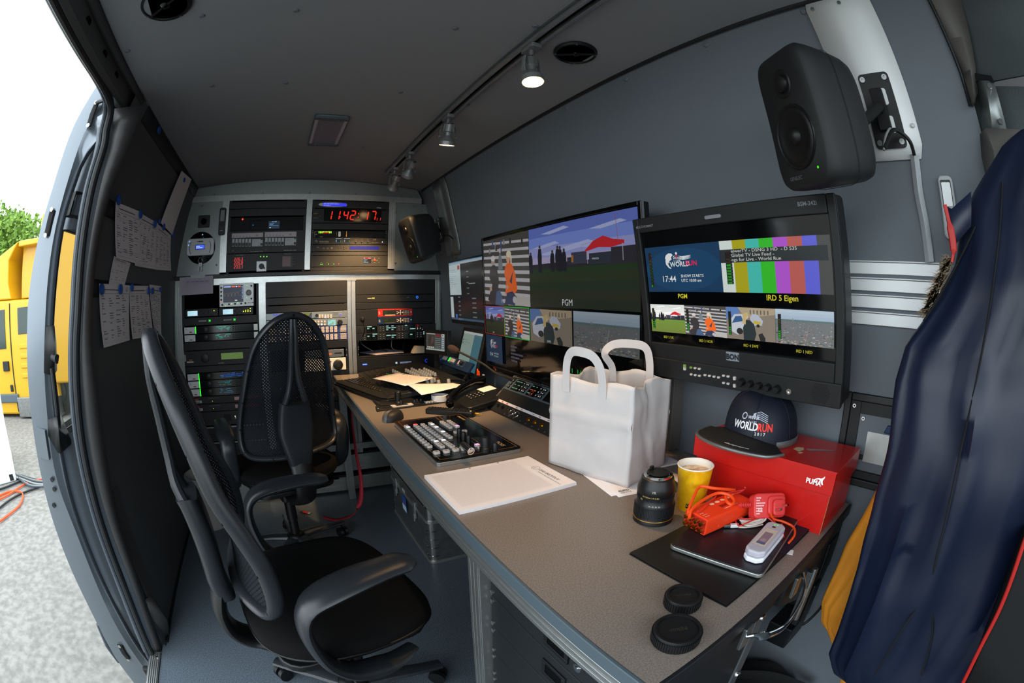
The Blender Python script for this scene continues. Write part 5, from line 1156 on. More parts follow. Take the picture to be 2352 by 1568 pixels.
# ---------------------------------------------------------------- folder, tablet
f = MB(); f.box(0, .315, 0, .215, 0, .002); f.box(.001, .314, .001, .214, .003, .005); TF = Matrix.Translation((.494, .233, ZD)); t = thing('document_folder', 'flat matt black document folder under the tablet', 'folder', TF); f.build('cover', 'rack_black', t)
f = MB(); f.box(.19, .3155, .0, .2155, .0051, .0056); f.build('band', 'navy_dark', t)
f = MB(); f.add([(.205, -.012, .0005), (.222, -.006, .0005), (.218, .01, .0005), (.2, .01, .0005)], [(0, 1, 2, 3)]); f.build('paper_corner', 'paper', t, solid=.0005)
TT = frame((.552, .410, ZD+.0065), (.985, .172, .0), n=(0, 0, 1)); t = thing('tablet', 'tablet in a dark leather flip cover lying on the black folder', 'tablet', TT)
f = MB(); f.rbox(0, .241, -.186, 0, 0, .008, .012); f.build('body', 'alu', t, bevel=.002)
f = MB(); f.rbox(.001, .24, -.185, -.001, .008, .0105, .011); f.build('flip_cover', 'leather', t, bevel=.001)
f = MB()
for i in range(3): f.box(.06+.06*i, .0608+.06*i, -.184, -.002, .0105, .0108)
f.build('fold_lines', 'black_matte', t)
# ---------------------------------------------------------------- red audio interface, cables, adapter, clear case
ZT = ZD+.0172
ua = Vector((.990, -.14, 0)).normalized(); TA = frame((.618, .378, ZT+.001), ua, n=(0, 0, 1)); t = thing('audio_interface', 'orange-red metal audio interface with gold sockets wrapped in its cable', 'audio interface', TA)
f = MB(); f.rbox(0, .060, 0, .034, 0, .137, .005, frame((0, 0, 0), (0, 1, 0), n=(1, 0, 0))); o = f.build('case', 'red_orange', t, bevel=.001)
f = MB()
for i in range(4):
    for k in range(2): f.lathe([(.0045, 0), (.0045, .009), (.003, .009), (.003, .002), (0, .002)], frame((-.0005, .0095+.0135*i, .010+.014*k), (0, 1, 0), n=(-1, 0, 0)), 14)
f.build('socket', 'brass', t, smooth=True)
f = MB(); f.box(-.0008, 0, .003, .057, .003, .031); f.build('end_plate', 'red_panel', t)
d = DK(.0343)
for i in range(4): d.circ(.055+.016*i, .043, .0058, '#f4c8b0', rv=.0045)
d.lines(.005, .008, .03, .03, 3, '#f0c0b0', .7, .2, 3); d.rect(.06, .012, .1, .014, '#f0c0b0'); d.rect(.06, .020, .085, .029, '#a01c10'); d.rect(.108, .044, .125, .046, '#f0e0d0'); d.build('print', 'print', t)
def cable(name, lab, P, r, m, grp=None, k=8, n=8):
    f = MB(); f.tube(spline([Vector(p) for p in P], k), r, n); return tag(f.build(name, m, smooth=True), lab, 'cable', grp)
zc = ZT+.040
p_ = lambda px, py, z: at(2, z, px, py)
cable('audio_cable', 'thick orange-red cable looped around the audio interface', [p_(1688, 1125, zc), p_(1640, 1121, zc+.012), p_(1607, 1118, zc+.012), p_(1592, 1145, zc+.005), p_(1581, 1175, zc-.006), p_(1585, 1198, zc-.03), p_(1606, 1214, ZT+.006), p_(1635, 1216, ZT+.004), p_(1650, 1205, ZT+.012)], .0032, 'cable_orange', 'cables of the audio interface')
cable('audio_cable', 'second loop of orange-red cable lying across the interface top', [p_(1583, 1190, zc-.01), p_(1590, 1168, zc), p_(1620, 1145, zc+.004), p_(1650, 1132, zc+.006), p_(1675, 1137, zc+.004), p_(1686, 1150, zc), p_(1680, 1158, zc-.002), p_(1670, 1152, zc), p_(1667, 1140, zc+.002)], .0032, 'cable_orange', 'cables of the audio interface')
for k, L in enumerate(([(1598, 1195, zc-.03), (1604, 1172, zc), (1628, 1152, zc), (1644, 1140, zc+.002), (1640, 1134, zc)], [(1610, 1178, zc-.005), (1618, 1205, ZT+.012), (1634, 1214, ZT+.006), (1652, 1208, ZT+.004)], [(1664, 1132, zc), (1690, 1128, zc+.004), (1708, 1124, zc+.010), (1712, 1119, zc+.018)], [(1672, 1134, zc), (1697, 1131, zc+.003), (1713, 1121, zc+.012), (1711, 1119, zc+.02)])):
    cable('signal_wire', ('thin red wire crossing the sockets of the audio interface', 'thin red wire hanging over the socket end', 'thin dark red wire rising over the far end of the interface', 'second thin dark red wire at the far end of the interface')[k], [p_(*q) for q in L], .0013, 'cable_red', 'cables of the audio interface', n=6)
# white and red leads between interface and case
for k in range(6):
    q = k*3.2; z = ZT+.003+.0012*(k % 3)
    cable('white_lead', 'thin white lead in the bundle between the red interface and the clear case', [p_(1695+k*2, 1188+q, z+.002), p_(1722, 1192+q*.9, z+.004), p_(1748, 1186+q*.9, z+.008), p_(1764-k, 1180+q*.8, z+.012)], .0014, 'cable_white', 'white leads beside the red adapter', n=6)
cable('plug_lead', 'white lead ending in a plug on the tablet cover', [p_(1697, 1210, ZT+.004), p_(1712, 1210.5, ZT+.003), p_(1735, 1208, ZT+.003), p_(1752, 1204, ZT+.004)], .0018, 'cable_white')
t = thing('lead_plug', 'white and metal plug lying on the tablet cover', 'plug', frame(p_(1662, 1211, ZT+.001), p_(1697, 1209.5, ZT+.001)-p_(1662, 1211, ZT+.001), n=(0, 0, 1)))
bx('plug_body', 'white_gloss', (.013, .030, -.0045, .0045, 0, .007), t, .0015); bx('contact', 'steel', (0, .013, -.003, .003, .001, .006), t, .0006)
for k, L in enumerate(([(1688, 1194, ZT+.006), (1697, 1207, ZT+.008), (1712, 1202, ZT+.012), (1740, 1190, ZT+.016), (1760, 1187, ZT+.018), (1778, 1200, ZT+.012)], [(1690, 1190, ZT+.008), (1725, 1191, ZT+.014), (1765, 1184, ZT+.018), (1782, 1202, ZT+.010)])):
    cable('red_lead', ('thin red lead curling toward the clear plastic case', 'second thin red lead above the white bundle')[k], [p_(*q) for q in L], .0016, 'cable_red', n=6)
cable('orange_lead', 'orange lead curving from the adapter over the tablet edge', [p_(1770, 1178, ZT+.03), p_(1777, 1191, ZT+.016), p_(1800, 1198, ZT+.010), p_(1822, 1210, ZT+.006), p_(1825, 1228, ZT+.004), p_(1812, 1246, ZT+.002)], .0024, 'cable_orange')
t = tag(MB().tube([p_(1795, 1204, ZT+.010), p_(1797, 1215, ZT+.008), p_(1800, 1232, ZT+.004)], [.0028, .0028, .0014], 8).build('red_cable_end', 'cable_red', smooth=True), 'short red cable end pointing toward the folder', 'cable')
nv = Vector((-.45, -.72, .52)).normalized(); TB = frame((.752, .318, ZT+.036), Vector((.82, -.55, -.1)), n=nv); t = thing('power_adapter', 'red plug-in power adapter with white printed label and metal pins', 'power adapter', TB)
f = MB(); f.rbox(-.038, .038, -.025, .025, -.024, .004, .010); f.build('housing', 'red_plastic', t, bevel=.004)
f = MB(); f.rbox(-.008, .034, -.020, .018, .004, .010, .008); f.rbox(.0, .028, -.022, .010, .010, .018, .007); f.build('plug_front', 'red_plastic', t, bevel=.003)
f = MB(); f.cyl((.006, -.012, .018), (.006, -.012, .036), .0022, n=12); f.cyl((.022, -.004, .018), (.022, -.004, .036), .0022, n=12); f.build('pin', 'chrome', t, smooth=True)
d = DK(.0043); d.lines(-.034, -.018, -.012, .018, 7, '#f4c8cc', .95, .5, 3); d.text('CE', -.030, -.012, .009, '#f6d8d8', bold=.03); d.build('lettering', 'print', t)
f = MB()
for i in range(6): f.lathe([(.0055, 0), (.0055, .0018)], frame((-.040-.004*i, .004, -.012), (0, 1, 0), n=(-1, 0, 0)), 10)
f.tube([(-.038, .004, -.012), (-.066, .004, -.012)], .0032, 8); f.build('strain_relief', 'red_plastic', t)
uc = Vector((.985, .11, 0)).normalized(); TC_ = frame((.603, .243, ZT+.0005), uc, n=(0, 0, 1)); t = thing('battery_case', 'translucent white plastic case holding a small device, green lamp at one end', 'case', TC_)
f = MB(); f.prism([(.010, 0), (.112, .001), (.120, .010), (.120, .034), (.112, .042), (.010, .040), (0, .030), (0, .010)], 0, .010); f.build('lower_shell', 'frost_white', t, bevel=.003)
f = MB(); f.prism([(.010, 0), (.112, .001), (.120, .010), (.120, .034), (.112, .042), (.010, .040), (0, .030), (0, .010)], .0105, .024); f.build('upper_shell', 'clear_case', t, bevel=.004)
d = DK(.0242); d.rect(.022, .008, .088, .033, '#cdbfae'); d.rect(.034, .012, .074, .029, '#8f7482'); d.rect(.028, .012, .036, .029, '#5a5f88'); d.circ(.043, .0205, .006, '#a58a96'); d.circ(.045, .0205, .0012, '#e0b040'); d.rect(.095, .018, .101, .025, '#5a2020'); d.build('print', 'print', t)
d = DK(.0243); d.circ(.109, .018, .0016, '#38ff30'); d.circ(.108, .024, .0016, '#38ff30'); d.build('led', 'glow', t)
# ---------------------------------------------------------------- shoe box and cap
bxo = Vector((.89, .38, ZD)); t = thing('shoe_box', 'bright red cardboard shoe box with white brand print on its lid edge', 'box', bxo)
X0, X1, Y0, Y1 = -.086, .088, -.172, .172
f = MB(); f.box(X0, X1, Y0, Y1, 0, .132); f.build('box_body', 'red_box', t, bevel=.0008)
f = MB(); f.box(X0-.007, X1+.004, Y0-.007, Y1+.007, .133, .136); f.box(X0-.007, X0-.005, Y0-.007, Y1+.007, .088, .134); f.box(X1+.002, X1+.004, Y0-.007, Y1+.007, .088, .134); f.box(X0-.007, X1+.004, Y0-.007, Y0-.005, .088, .134); f.box(X0-.007, X1+.004, Y1+.005, Y1+.007, .088, .134); lid = f.build('lid', 'red_box', t, bevel=.0006)
f = MB(); f.box(X0-.0005, X0+.0005, Y0-.0012, Y0-.0002, .0, .091); f.build('card_edge', 'box_inside', t)
TL = frame((X0-.0075, .172, 0), (0, -1, 0), n=(-1, 0, 0)); d = DK(.0001)
d.text('PUMA', .286, .102, .0145, '#ffffff', bold=.035, sx=.9)
cat = [(.300, .122), (.306, .126), (.313, .128), (.318, .127), (.324, .131), (.329, .136), (.3285, .130), (.325, .124), (.3245, .119), (.328, .112), (.325, .110), (.320, .115), (.317, .121), (.311, .123), (.305, .122), (.302, .119), (.298, .112), (.295, .113), (.298, .119)]
cat = [(.302+(x-.295)*.72, .1035+(y-.108)*.72) for x, y in cat]; d.poly(cat, '#ffffff'); o = d.build('brand_print', 'print', lid, T=None); o.matrix_local = TL
d = DK(.1363); d.poly([(-.03, -.062), (-.012, -.067), (.004, -.060), (-.004, -.046), (-.022, -.044)], '#d8b890'); d.poly([(-.042, -.070), (-.030, -.074), (-.028, -.066), (-.038, -.062)], '#d8b890'); d.poly([(-.010, -.078), (.03, -.13), (.036, -.128), (.0, -.066)], '#9a7a7c'); d.build('lid_print', 'print_gloss', lid)
cc = Vector((.893, .437, ZD+.137)); t = thing('baseball_cap', 'black baseball cap with silver brim piping lying on the red shoe box', 'cap', cc)
CR = .088; da = math.atan2(.25, -1)
f = MB()
def crown(u, v):
    a = 2*PI*u; ph = PI/2*v; r = CR*(math.cos(ph)**.80 if v < 1 else 0); fx = 1+.10*max(0, math.cos(a-da+PI))
    z = .005+.098*math.sin(ph)**.9+.010*math.sin(v*PI)*max(0, math.cos(a-da)); return Vector((r*fx*math.cos(a), r*1.0*math.sin(a), z-.010*math.sin(2*a+1)*math.sin(v*PI)*.6))
f.grid(crown, 40, 14, closeu=True); f.build('crown', 'navy_dark', t, smooth=True)
f = MB()
for k in range(6): f.tube([crown((k+.5)/6+da/(2*PI), v)*1.006 for v in np.linspace(.02, .98, 12)], .0010, 5)
f.build('seam', 'black_matte', t)
f = MB(); f.lathe([(.007, .1035), (.006, .107), (0, .108)], n=12); f.build('top_button', 'navy_dark', t, smooth=True)
def brim(u, v):
    a = R(-66+132*u); r = CR*.97+(.074*math.cos(a*.95)**.65)*v; z = .010+.030*(math.cos(a)-.55)*1.0-.012*v*v; return Vector((r*math.cos(a+da), r*math.sin(a+da), max(.0015, z)))
f = MB(); f.grid(brim, 24, 8); f.build('brim', 'black_matte', t, smooth=True, solid=.003)
f = MB(); f.tube([brim(u, 1) for u in np.linspace(0, 1, 30)], .0036, 8); f.build('brim_piping', 'alu_sheet', t, smooth=True)
f = MB(); f.tube([Vector(((CR+.002)*1.0*math.cos(a), (CR+.002)*math.sin(a), .007)) for a in np.linspace(da+R(66), da+R(294), 36)], .005, 8, flat=(1.5, .4, (0, 0, 1))); f.build('rear_piping', 'alu_sheet', t, smooth=True)
d = DK(0)
a0 = math.atan2(-cc.y, -cc.x)-.22; r = CR
d.text('WORLD', a0*r-.050, .036, .0215, '#f0f0f4', bold=.03, sx=.78); d.text('RUN', a0*r+.011, .036, .0215, '#ff3a30', bold=.03, sx=.8); d.text('2 0 1 7', a0*r+.006, .027, .0085, '#e8e8ec', bold=.02); d.text('WINGS', a0*r-.016, .058, .0085, '#d8dcec', bold=.02); d.text('for LIFE', a0*r-.012, .0505, .006, '#d8dcec')
for k in range(5): d.line([(a0*r-.004, .068-.001*k), (a0*r+.014, .073-.0035*k), (a0*r+.034, .066-.0035*k)], .0010, '#d0d4e8')
d.ring(a0*r-.026, .062, .006, .002, '#c8ccdc', 12)
def on_crown(u, v):
    a = u/r; 
    lo, hi = 0., 1.
    for _ in range(18):
        m_ = (lo+hi)/2
        if crown(a/(2*PI), m_).z < v: lo = m_
        else: hi = m_
    p = crown(a/(2*PI), lo); return p+Vector((p.x, p.y, p.z*.5)).normalized()*.0012
d.v = [tuple(on_crown(u, v)) for u, v, n in d.v]; d.build('embroidery', 'print', t)
d = DK(0); d.text('wingsforlifeworldrun.com', 0, 0, .0085, '#d8d8d4', 'CENTER', bold=.01, sx=.8)
d.v = [tuple(brim(min(1, max(0, .66+u*2.4)), .80+v*8)+Vector((0, 0, .0026))) for u, v, n in d.v]; d.build('brim_lettering', 'print', t)
# ================================================================ PICTURES SHOWN ON THE SCREENS
def pic_steps(d, u0, v0, u1, v1, k=1.):
    """two people on broad stone steps"""
    d.region(u0, v0, u1, v1); c = lambda *a: tuple(x*k for x in a); rn = random.Random(3)
    d.rect(0, 0, 1, 1, c(.06, .055, .05))
    for i in range(9): y = .04+.108*i; t_ = .06-.003*i; d.poly([(0, y+.02), (1, y-.05), (1, y-.05+t_), (0, y+.02+t_)], c(.42, .42, .44))
    d.poly([(.55, 0), (1, 0), (1, .12), (.62, .14)], c(.40, .38, .36))
    for i in range(9): x = rn.uniform(.1, .95); y = rn.uniform(.86, .97); d.poly([(x-.02, y-.08), (x+.02, y-.08), (x+.015, y), (x-.015, y)], c(*rn.choice(((.05, .08, .2), (.2, .2, .22), (.03, .03, .04)))))
    d.poly([(.36, .52), (.46, .52), (.45, .66), (.42, .76), (.38, .74), (.36, .64)], c(.16, .18, .20)); d.circ(.405, .80, .022, c(.45, .40, .36), rv=.04)
    d.poly([(.08, .08), (.2, .3), (.13, .42), (.16, .56), (.24, .62), (.32, .56), (.36, .38), (.34, .25), (.44, .12), (.46, 0), (.18, 0)], c(.035, .03, .035)); d.circ(.235, .655, .042, c(.36, .27, .23), rv=.06); d.circ(.235, .70, .050, c(.55, .53, .52), rv=.045); d.circ(.16, .24, .03, c(.45, .28, .2), rv=.035)
    d.poly([(.26, 0), (.3, .2), (.38, .22), (.46, .05), (.46, 0)], c(.06, .10, .2))
    d.poly([(.5, .16), (.53, .34), (.49, .46), (.53, .58), (.60, .62), (.67, .57), (.73, .44), (.76, .22), (.68, .14)], c(.72, .12, .015)); d.poly([(.60, .34), (.68, .48), (.65, .3)], c(.08, .04, .05)); d.circ(.585, .665, .040, c(.55, .30, .2), rv=.07); d.circ(.60, .73, .052, c(.62, .55, .42), rv=.05); d.poly([(.63, .72), (.665, .7), (.66, .58), (.635, .6)], c(.6, .52, .38))
    d.poly([(.48, .02), (.54, .18), (.66, .2), (.74, .12), (.70, 0)], c(.03, .04, .09)); d.circ(.70, .08, .04, c(.4, .4, .42), rv=.05); d.circ(.55, .26, .026, c(.5, .28, .18), rv=.03); d.whole()
def pic_field(d, u0, v0, u1, v1, k=1., night=1):
    d.region(u0, v0, u1, v1); c = lambda *a: tuple(x*k for x in a); rn = random.Random(4)
    sky = (c(.09, .13, .42), c(.14, .20, .52), c(.24, .26, .50), c(.34, .30, .46)) if night else (c(.5, .52, .5), c(.55, .56, .54), c(.6, .6, .58), c(.62, .62, .6))
    for i in range(4): d.rect(0, .95-.13*(i+1)+.05, 1, 1.0-.13*i, sky[i])
    for i in range(8): x = rn.uniform(0, .68); y = rn.uniform(.62, .93); d.poly([(x, y), (x+.25, y+.05), (x+.3, y+.02), (x+.1, y-.02)], c(.32, .36, .58) if night else c(.66, .68, .66))
    for i in range(5): d.rect(0, .5-.1*(i+1)-.0, 1, .505-.1*i, c(.012+.006*(i % 2), .030-.003*i, .010) if night else c(.12, .20-.01*i, .03))
    d.rect(0, .47, 1, .535, c(.015, .015, .02))
    for i in range(14): x = rn.uniform(.12, .42); d.rect(x, .48, x+.008, .52+rn.random()*.03, c(.03, .025, .04), False)
    for x, h in ((.02, .26), (.13, .34), (.27, .25), (.325, .30), (.35, .29), (.39, .25)): d.poly([(x-.022, .44), (x+.018, .42), (x+.022, .44+h*.6), (x+.014, .44+h*.85), (x-.016, .44+h*.85), (x-.026, .44+h*.55)], c(.008, .008, .014)); d.circ(x, .44+h*.92, .011, c(.04, .03, .03), rv=.022)
    d.rect(.42, .49, .46, .58, c(.02, .02, .03)); d.rect(.46, .5, .60, .63, c(.03, .035, .06)); d.rect(.46, .52, .48, .6, c(.3, .12, .03)); d.rect(.62, .48, .80, .60, c(.02, .025, .04)); d.rect(.80, .47, 1, .64, c(.02, .018, .025))
    d.poly([(.585, .635), (.66, .73), (.74, .77), (.82, .72), (.90, .70), (.9, .665), (.80, .64), (.70, .655), (.585, .62)], c(.45, .012, .02)); d.rect(.605, .49, .61, .63, c(.3, .3, .34)); d.rect(.885, .5, .89, .67, c(.3, .3, .34)); d.line([(.84, .99), (.856, .7)], .006*(u1-u0), c(.25, .08, .1)); d.text('FIRED', .645, .53, .028, c(.5, .5, .55), sx=.8); d.whole()
def pic_police(d, u0, v0, u1, v1, k=1.):
    d.region(u0, v0, u1, v1); c = lambda *a: tuple(x*k for x in a)
    d.rect(0, 0, 1, 1, c(.19, .16, .125)); d.poly([(0, 1), (.35, 1), (.2, .7), (0, .6)], c(.08, .16, .36)); d.poly([(.25, 1), (1, 1), (1, .82), (.4, .68)], c(.32, .26, .17))
    for i in range(6): d.rect(.5+.07*i, .8, .525+.07*i, .93, c(.1, .09, .09))
    d.poly([(.08, .25), (.06, .55), (.18, .78), (.34, .80), (.42, .62), (.36, .3), (.24, .14)], c(.42, .45, .5)); d.poly([(.12, .5), (.2, .72), (.32, .74), (.36, .58)], c(.03, .08, .2)); d.circ(.28, .26, .07, c(.02, .02, .02), rv=.1)
    d.poly([(.52, .45), (.5, .7), (.56, .82), (.66, .8), (.76, .62), (.74, .48)], c(.35, .38, .44)); d.poly([(.56, .52), (.7, .5), (.72, .58), (.58, .62)], c(.42, .32, .04)); d.circ(.66, .46, .035, c(.02, .02, .02), rv=.05)
    d.poly([(.36, 0), (.35, .38), (.42, .62), (.5, .62), (.58, .5), (.62, .2), (.58, 0)], c(.018, .028, .03)); d.circ(.42, .72, .05, c(.5, .36, .25), rv=.08); d.poly([(.34, .5), (.355, .8), (.44, .86), (.47, .78), (.42, .70), (.41, .48)], c(.42, .33, .15)); d.poly([(.7, .0), (.66, .2), (.74, .25), (.80, .1), (.8, 0)], c(.02, .02, .02)); d.whole()
def pic_city(d, u0, v0, u1, v1, k=1.):
    d.region(u0, v0, u1, v1); c = lambda *a: tuple(x*k for x in a); rn = random.Random(9)
    for i in range(4): d.rect(0, .66+.085*i, 1, .75+.085*i, c(.26+.03*i, .34+.03*i, .44+.02*i))
    d.rect(0, 0, 1, .72, c(.13, .14, .145)); d.rect(0, .66, 1, .72, c(.09, .14, .14))
    for i in range(240):
        y = .68*rn.random()**1.3; s = .012+.045*(1-y/.7)*rn.uniform(.4, 1); x = rn.uniform(0, 1-s); q = rn.choice(((.32, .31, .30), (.22, .12, .09), (.2, .2, .21), (.05, .06, .06), (.10, .13, .08), (.28, .2, .16))); d.poly([(x, y), (x+s, y+s*rn.uniform(-.3, .3)), (x+s*.9, y+s*.7), (x+.1*s, y+s*.6)], c(*q), False)
    d.line([(.5, 0), (.55, .3), (.58, .6)], .02*(u1-u0), c(.3, .3, .3)); d.rect(.30, .68, .315, .76, c(.2, .2, .22)); d.whole()
def pic_run(d, u0, v0, u1, v1, k=1.):
    d.region(u0, v0, u1, v1); c = lambda *a: tuple(x*k for x in a)
    d.rect(0, 0, 1, 1, c(.006, .038, .10)); d.circ(.5, .48, .5, c(.007, .050, .125), 24, rv=.46); w_ = c(.72, .75, .74)
    d.poly([(.285, .74), (.30, .80), (.34, .84), (.38, .83), (.395, .79), (.37, .75), (.375, .70), (.34, .67), (.33, .62), (.30, .66)], w_); d.poly([(.285, .70), (.29, .60), (.32, .53), (.35, .50), (.36, .51), (.33, .56), (.315, .64)], w_)
    d.text('WORLD', .345, .545, .145, w_, bold=.02, sx=.50); d.text('RUN', .555, .555, .145, c(.72, .012, .08), bold=.02, sx=.50)
    d.text('WINGS', .395, .70, .075, w_, sx=.55, bold=.01); d.text('LIFE', .43, .635, .07, w_, sx=.55, bold=.01); d.text('for', .40, .655, .04, w_, sx=.5)
    d.circ(.445, .825, .014, w_, rv=.03); d.poly([(.437, .72), (.452, .72), (.456, .80), (.435, .80)], c(.6, .02, .06))
    for i in range(4): d.poly([(.46, .775-.025*i), (.52, .755-.022*i), (.64, .775-.02*i), (.61, .755-.018*i), (.53, .735-.02*i)], w_)
    d.poly([(.43, .78), (.405, .75), (.40, .77)], w_)
    d.text('17:44', .21, .22, .19, w_, sx=.48, bold=.005); d.text('SHOW STARTS', .48, .31, .085, w_, sx=.52, bold=.01); d.text('UTC 10:00 am', .48, .215, .085, w_, sx=.52, bold=.01); d.whole()
def meter(d, u0, v0, u1, v1, lit, colg=(.03, .42, .03), dark=(.008, .06, .008)):
    d.rect(u0, v0, u1, v1, (.008, .008, .008)); n = 11
    for i in range(n):
        y = v0+(v1-v0)*i/n; d.rect(u0+(u1-u0)*.1, y+(v1-v0)*.012, u1-(u1-u0)*.25, y+(v1-v0)*.075, colg if i/n < lit else (dark if i < 7 else (.07, .05, .02) if i < 9 else (.03, .015, .015)), False); d.rect(u1-(u1-u0)*.2, y, u1, y+(v1-v0)*.008, (.4, .4, .4), False)
# ================================================================ LARGE TV
def face(c, yaw, pitch, roll, w_, h):
    y, p, r = R(yaw), R(pitch), R(roll); n = Vector((math.sin(y)*math.cos(p), math.cos(y)*math.cos(p), math.sin(p))); u = Vector((0, 0, 1)).cross(n).normalized(); v = n.cross(u); u2 = math.cos(r)*u+math.sin(r)*v
    T = frame(c, u2, n=n); return T @ Matrix.Translation((-w_/2, -h/2, 0))
W, H = .999, .592; T = face((.885, 1.299, 1.152), -88.4, -2.4, -.3, W, H); t = thing('television', 'large black wall television split into live pictures with a green clock', 'television', T)
f = MB(); f.box(0, W, 0, H, -.030, -.002); f.build('back_shell', 'black_plastic', t, bevel=.004); f = MB(); b = .0125
f.box(0, b, 0, H, -.004, .004); f.box(W-b, W, 0, H, -.004, .004); f.box(b, W-b, H-b, H, -.004, .004); f.box(b, W-b, 0, .022, -.004, .004); f.build('bezel', 'black_gloss', t, bevel=.002)
f = MB(); f.box(W-.0, W+.0025, 0, H, -.006, .003); f.build('side_trim', 'chrome', t)
f = MB(); f.box(b, W-b, .022, H-b, -.004, .0); f.build('screen_glass', 'screen_off', t)
d = DK(.0002); U0, U1, V0, V1 = b+.003, W-b-.003, .025, H-b-.003; UW, VH = U1-U0, V1-V0; X = lambda u: U0+UW*u; Y = lambda v: V0+VH*v
pic_steps(d, X(0), Y(.485), X(.405), Y(1), .62); pic_field(d, X(.41), Y(.485), X(1), Y(1), .72); d.text('PV', X(.17), Y(.50), .022, (.4, .4, .42)); d.text('PGM', X(.62), Y(.50), .030, (.42, .42, .44))
pic_field(d, X(.005), Y(.255), X(.195), Y(.47), .7); pic_steps(d, X(.20), Y(.255), X(.40), Y(.47), .75); pic_police(d, X(.41), Y(.255), X(.68), Y(.47), .6); pic_city(d, X(.69), Y(.255), X(1), Y(.47), .5)
d.frame(X(.003), Y(.253), X(.196), Y(.473), .0025, (.30, .02, .01)); d.frame(X(.199), Y(.253), X(.405), Y(.473), .0035, (.01, .25, .02))
for s_, x in (('UK', .09), ('NOR', .29), ('SWE', .54), ('NED', .84)): d.text(s_, X(x), Y(.262), .012, (.35, .35, .36), 'CENTER')
pic_run(d, X(.01), Y(.03), X(.17), Y(.245), .42); d.frame(X(.01), Y(.03), X(.17), Y(.245), .001, (.01, .02, .05))
d.seg7('11:42:15', X(.66), Y(.07), .036, (.01, .30, .03), wd=.55, gap=.3, th=.1, slant=0)
d.lines(X(.25), Y(.07), X(.36), Y(.2), 5, (.05, .05, .07), .9, .5, 3); d.build('screen_image', 'screen', t)
d = DK(.0042); d.text('Panasonic', W*.50, .006, .010, '#8a8c90', 'CENTER'); d.build('lettering', 'print', t)
d = DK(.0042); d.circ(.10, .008, .0016, '#40ff20'); d.build('led', 'glow', t)
f = MB(); f.box(.30, .66, .14, .44, -.075, -.030); f.box(.18, .22, -.02, H*.9, -.05, -.03); f.build('wall_mount', 'black_plastic', t)
# ================================================================ BROADCAST MONITOR
W, H = .556, .406; T = face((.853, .518, 1.188), -88.9, -8.5, .4, W, H); t = thing('broadcast_monitor', 'black broadcast monitor with colour bars, a row of buttons and five knobs', 'monitor', T)
f = MB(); f.rbox(0, W, 0, H, -.050, .0, .010); f.build('housing', 'black_plastic', t, bevel=.003); f = MB(); sb0, sb1, st0, st1 = .020, W-.020, .088, H-.038
f.box(0, sb0, 0, H, 0, .010); f.box(sb1, W, 0, H, 0, .010); f.box(sb0, sb1, st1, H, 0, .010); f.box(sb0, sb1, 0, st0, 0, .010); f.build('front_frame', 'speaker', t, bevel=.003)
f = MB(); f.box(0, W, 0, .050, .0101, .015); f.build('control_strip', 'speaker', t, bevel=.003)
f = MB(); f.box(sb0, sb1, st0, st1, -.001, .001); f.build('screen_glass', 'screen_off', t)
d = DK(.0012); U0, U1, V0, V1 = sb0+.004, sb1-.004, st0+.003, st1-.003; UW, VH = U1-U0, V1-V0
pic_run(d, X(.0), Y(.46), X(.46), Y(.87), .9); meter(d, X(.022), Y(.50), X(.042), Y(.82), .02)
cols = ['#c6d0ca', '#a09a12', '#3fb0a4', '#2fb022', '#a64ec2', '#b0564e', '#5a5ccc']
for i, c_ in enumerate(cols): d.rect(X(.462+i*.0685), Y(.46), X(.462+(i+1)*.0685), Y(.87), c_, i == 0)
d.rect(X(.94), Y(.46), X(1), Y(.87), (.06, .06, .06)); d.rect(X(.462), Y(.695), X(.985), Y(.80), (.02, .025, .028)); 
for s_, y in (('.eiwerTV - DSNG 3 HD  - D 535', .774), ('.Global TV Live Feed -', .740), ('.ngs for Live - World Run', .706)): d.text(s_, X(.515), Y(y), .0096, '#b8bcb4', sx=1.30, bold=.01)
d.rect(X(.488), Y(.525), X(.515), Y(.69), (.03, .42, .03)); meter(d, X(.488), Y(.525), X(.522), Y(.78), .62)
d.text('PGM', X(.22), Y(.405), .0150, '#c8c030', 'CENTER', bold=.015); d.text('IRD 5 Eigen', X(.76), Y(.405), .0165, '#c8c030', 'CENTER', bold=.015)
for i, (fn, s_) in enumerate(((lambda *a: pic_field(*a, 1.5, 0), 'IRD 2 UK'), (pic_steps, 'IRD 3 NOR'), (pic_police, 'IRD 4 SWE'), (pic_city, 'IRD 1 NED'))):
    x0, x1 = ((.0, .225), (.227, .47), (.472, .725), (.727, 1))[i]; fn(d, X(x0), Y(.09), X(x1), Y(.345)) if i == 0 else fn(d, X(x0), Y(.09), X(x1), Y(.345), 1.25 if i < 3 else 1.3); d.text(s_, X((x0+x1)/2), Y(.035), .0085, '#b8b030', 'CENTER', bold=.01); meter(d, X(x0+.012), Y(.12), X(x0+.028), Y(.31), .3)
d.build('screen_image', 'screen', t)
d = DK(.0102); d.text('BSM-242i', W-.085, H-.020, .0115, '#8a9096', bold=.02); d.text('MULTI-FORMAT', .012, H-.025, .0085, '#8a9096', bold=.01); d.rect(.262, .066, .298, .086, '#8a9098'); d.text('BON', .280, .0695, .0165, '#26292c', 'CENTER', bold=.06); d.build('lettering', 'print', t)
f = MB(); f.rbox(.235, .280, H-.026, H-.018, .010, .013, .0038); f.build('tally_lamp', 'dome_plastic', t)
kb = [(.140, .033), (.140, .039, 'g')]+[(.160+.013*i, .038, 'g' if i == 0 else '') for i in range(3)]+[(.160+.013*i, .021) for i in range(3)]+[(.203+.0135*i, .025) for i in range(4)]+[(.258, .031), (.271, .031), (.258, .014), (.271, .014), (.289, .029), (.289, .012)]
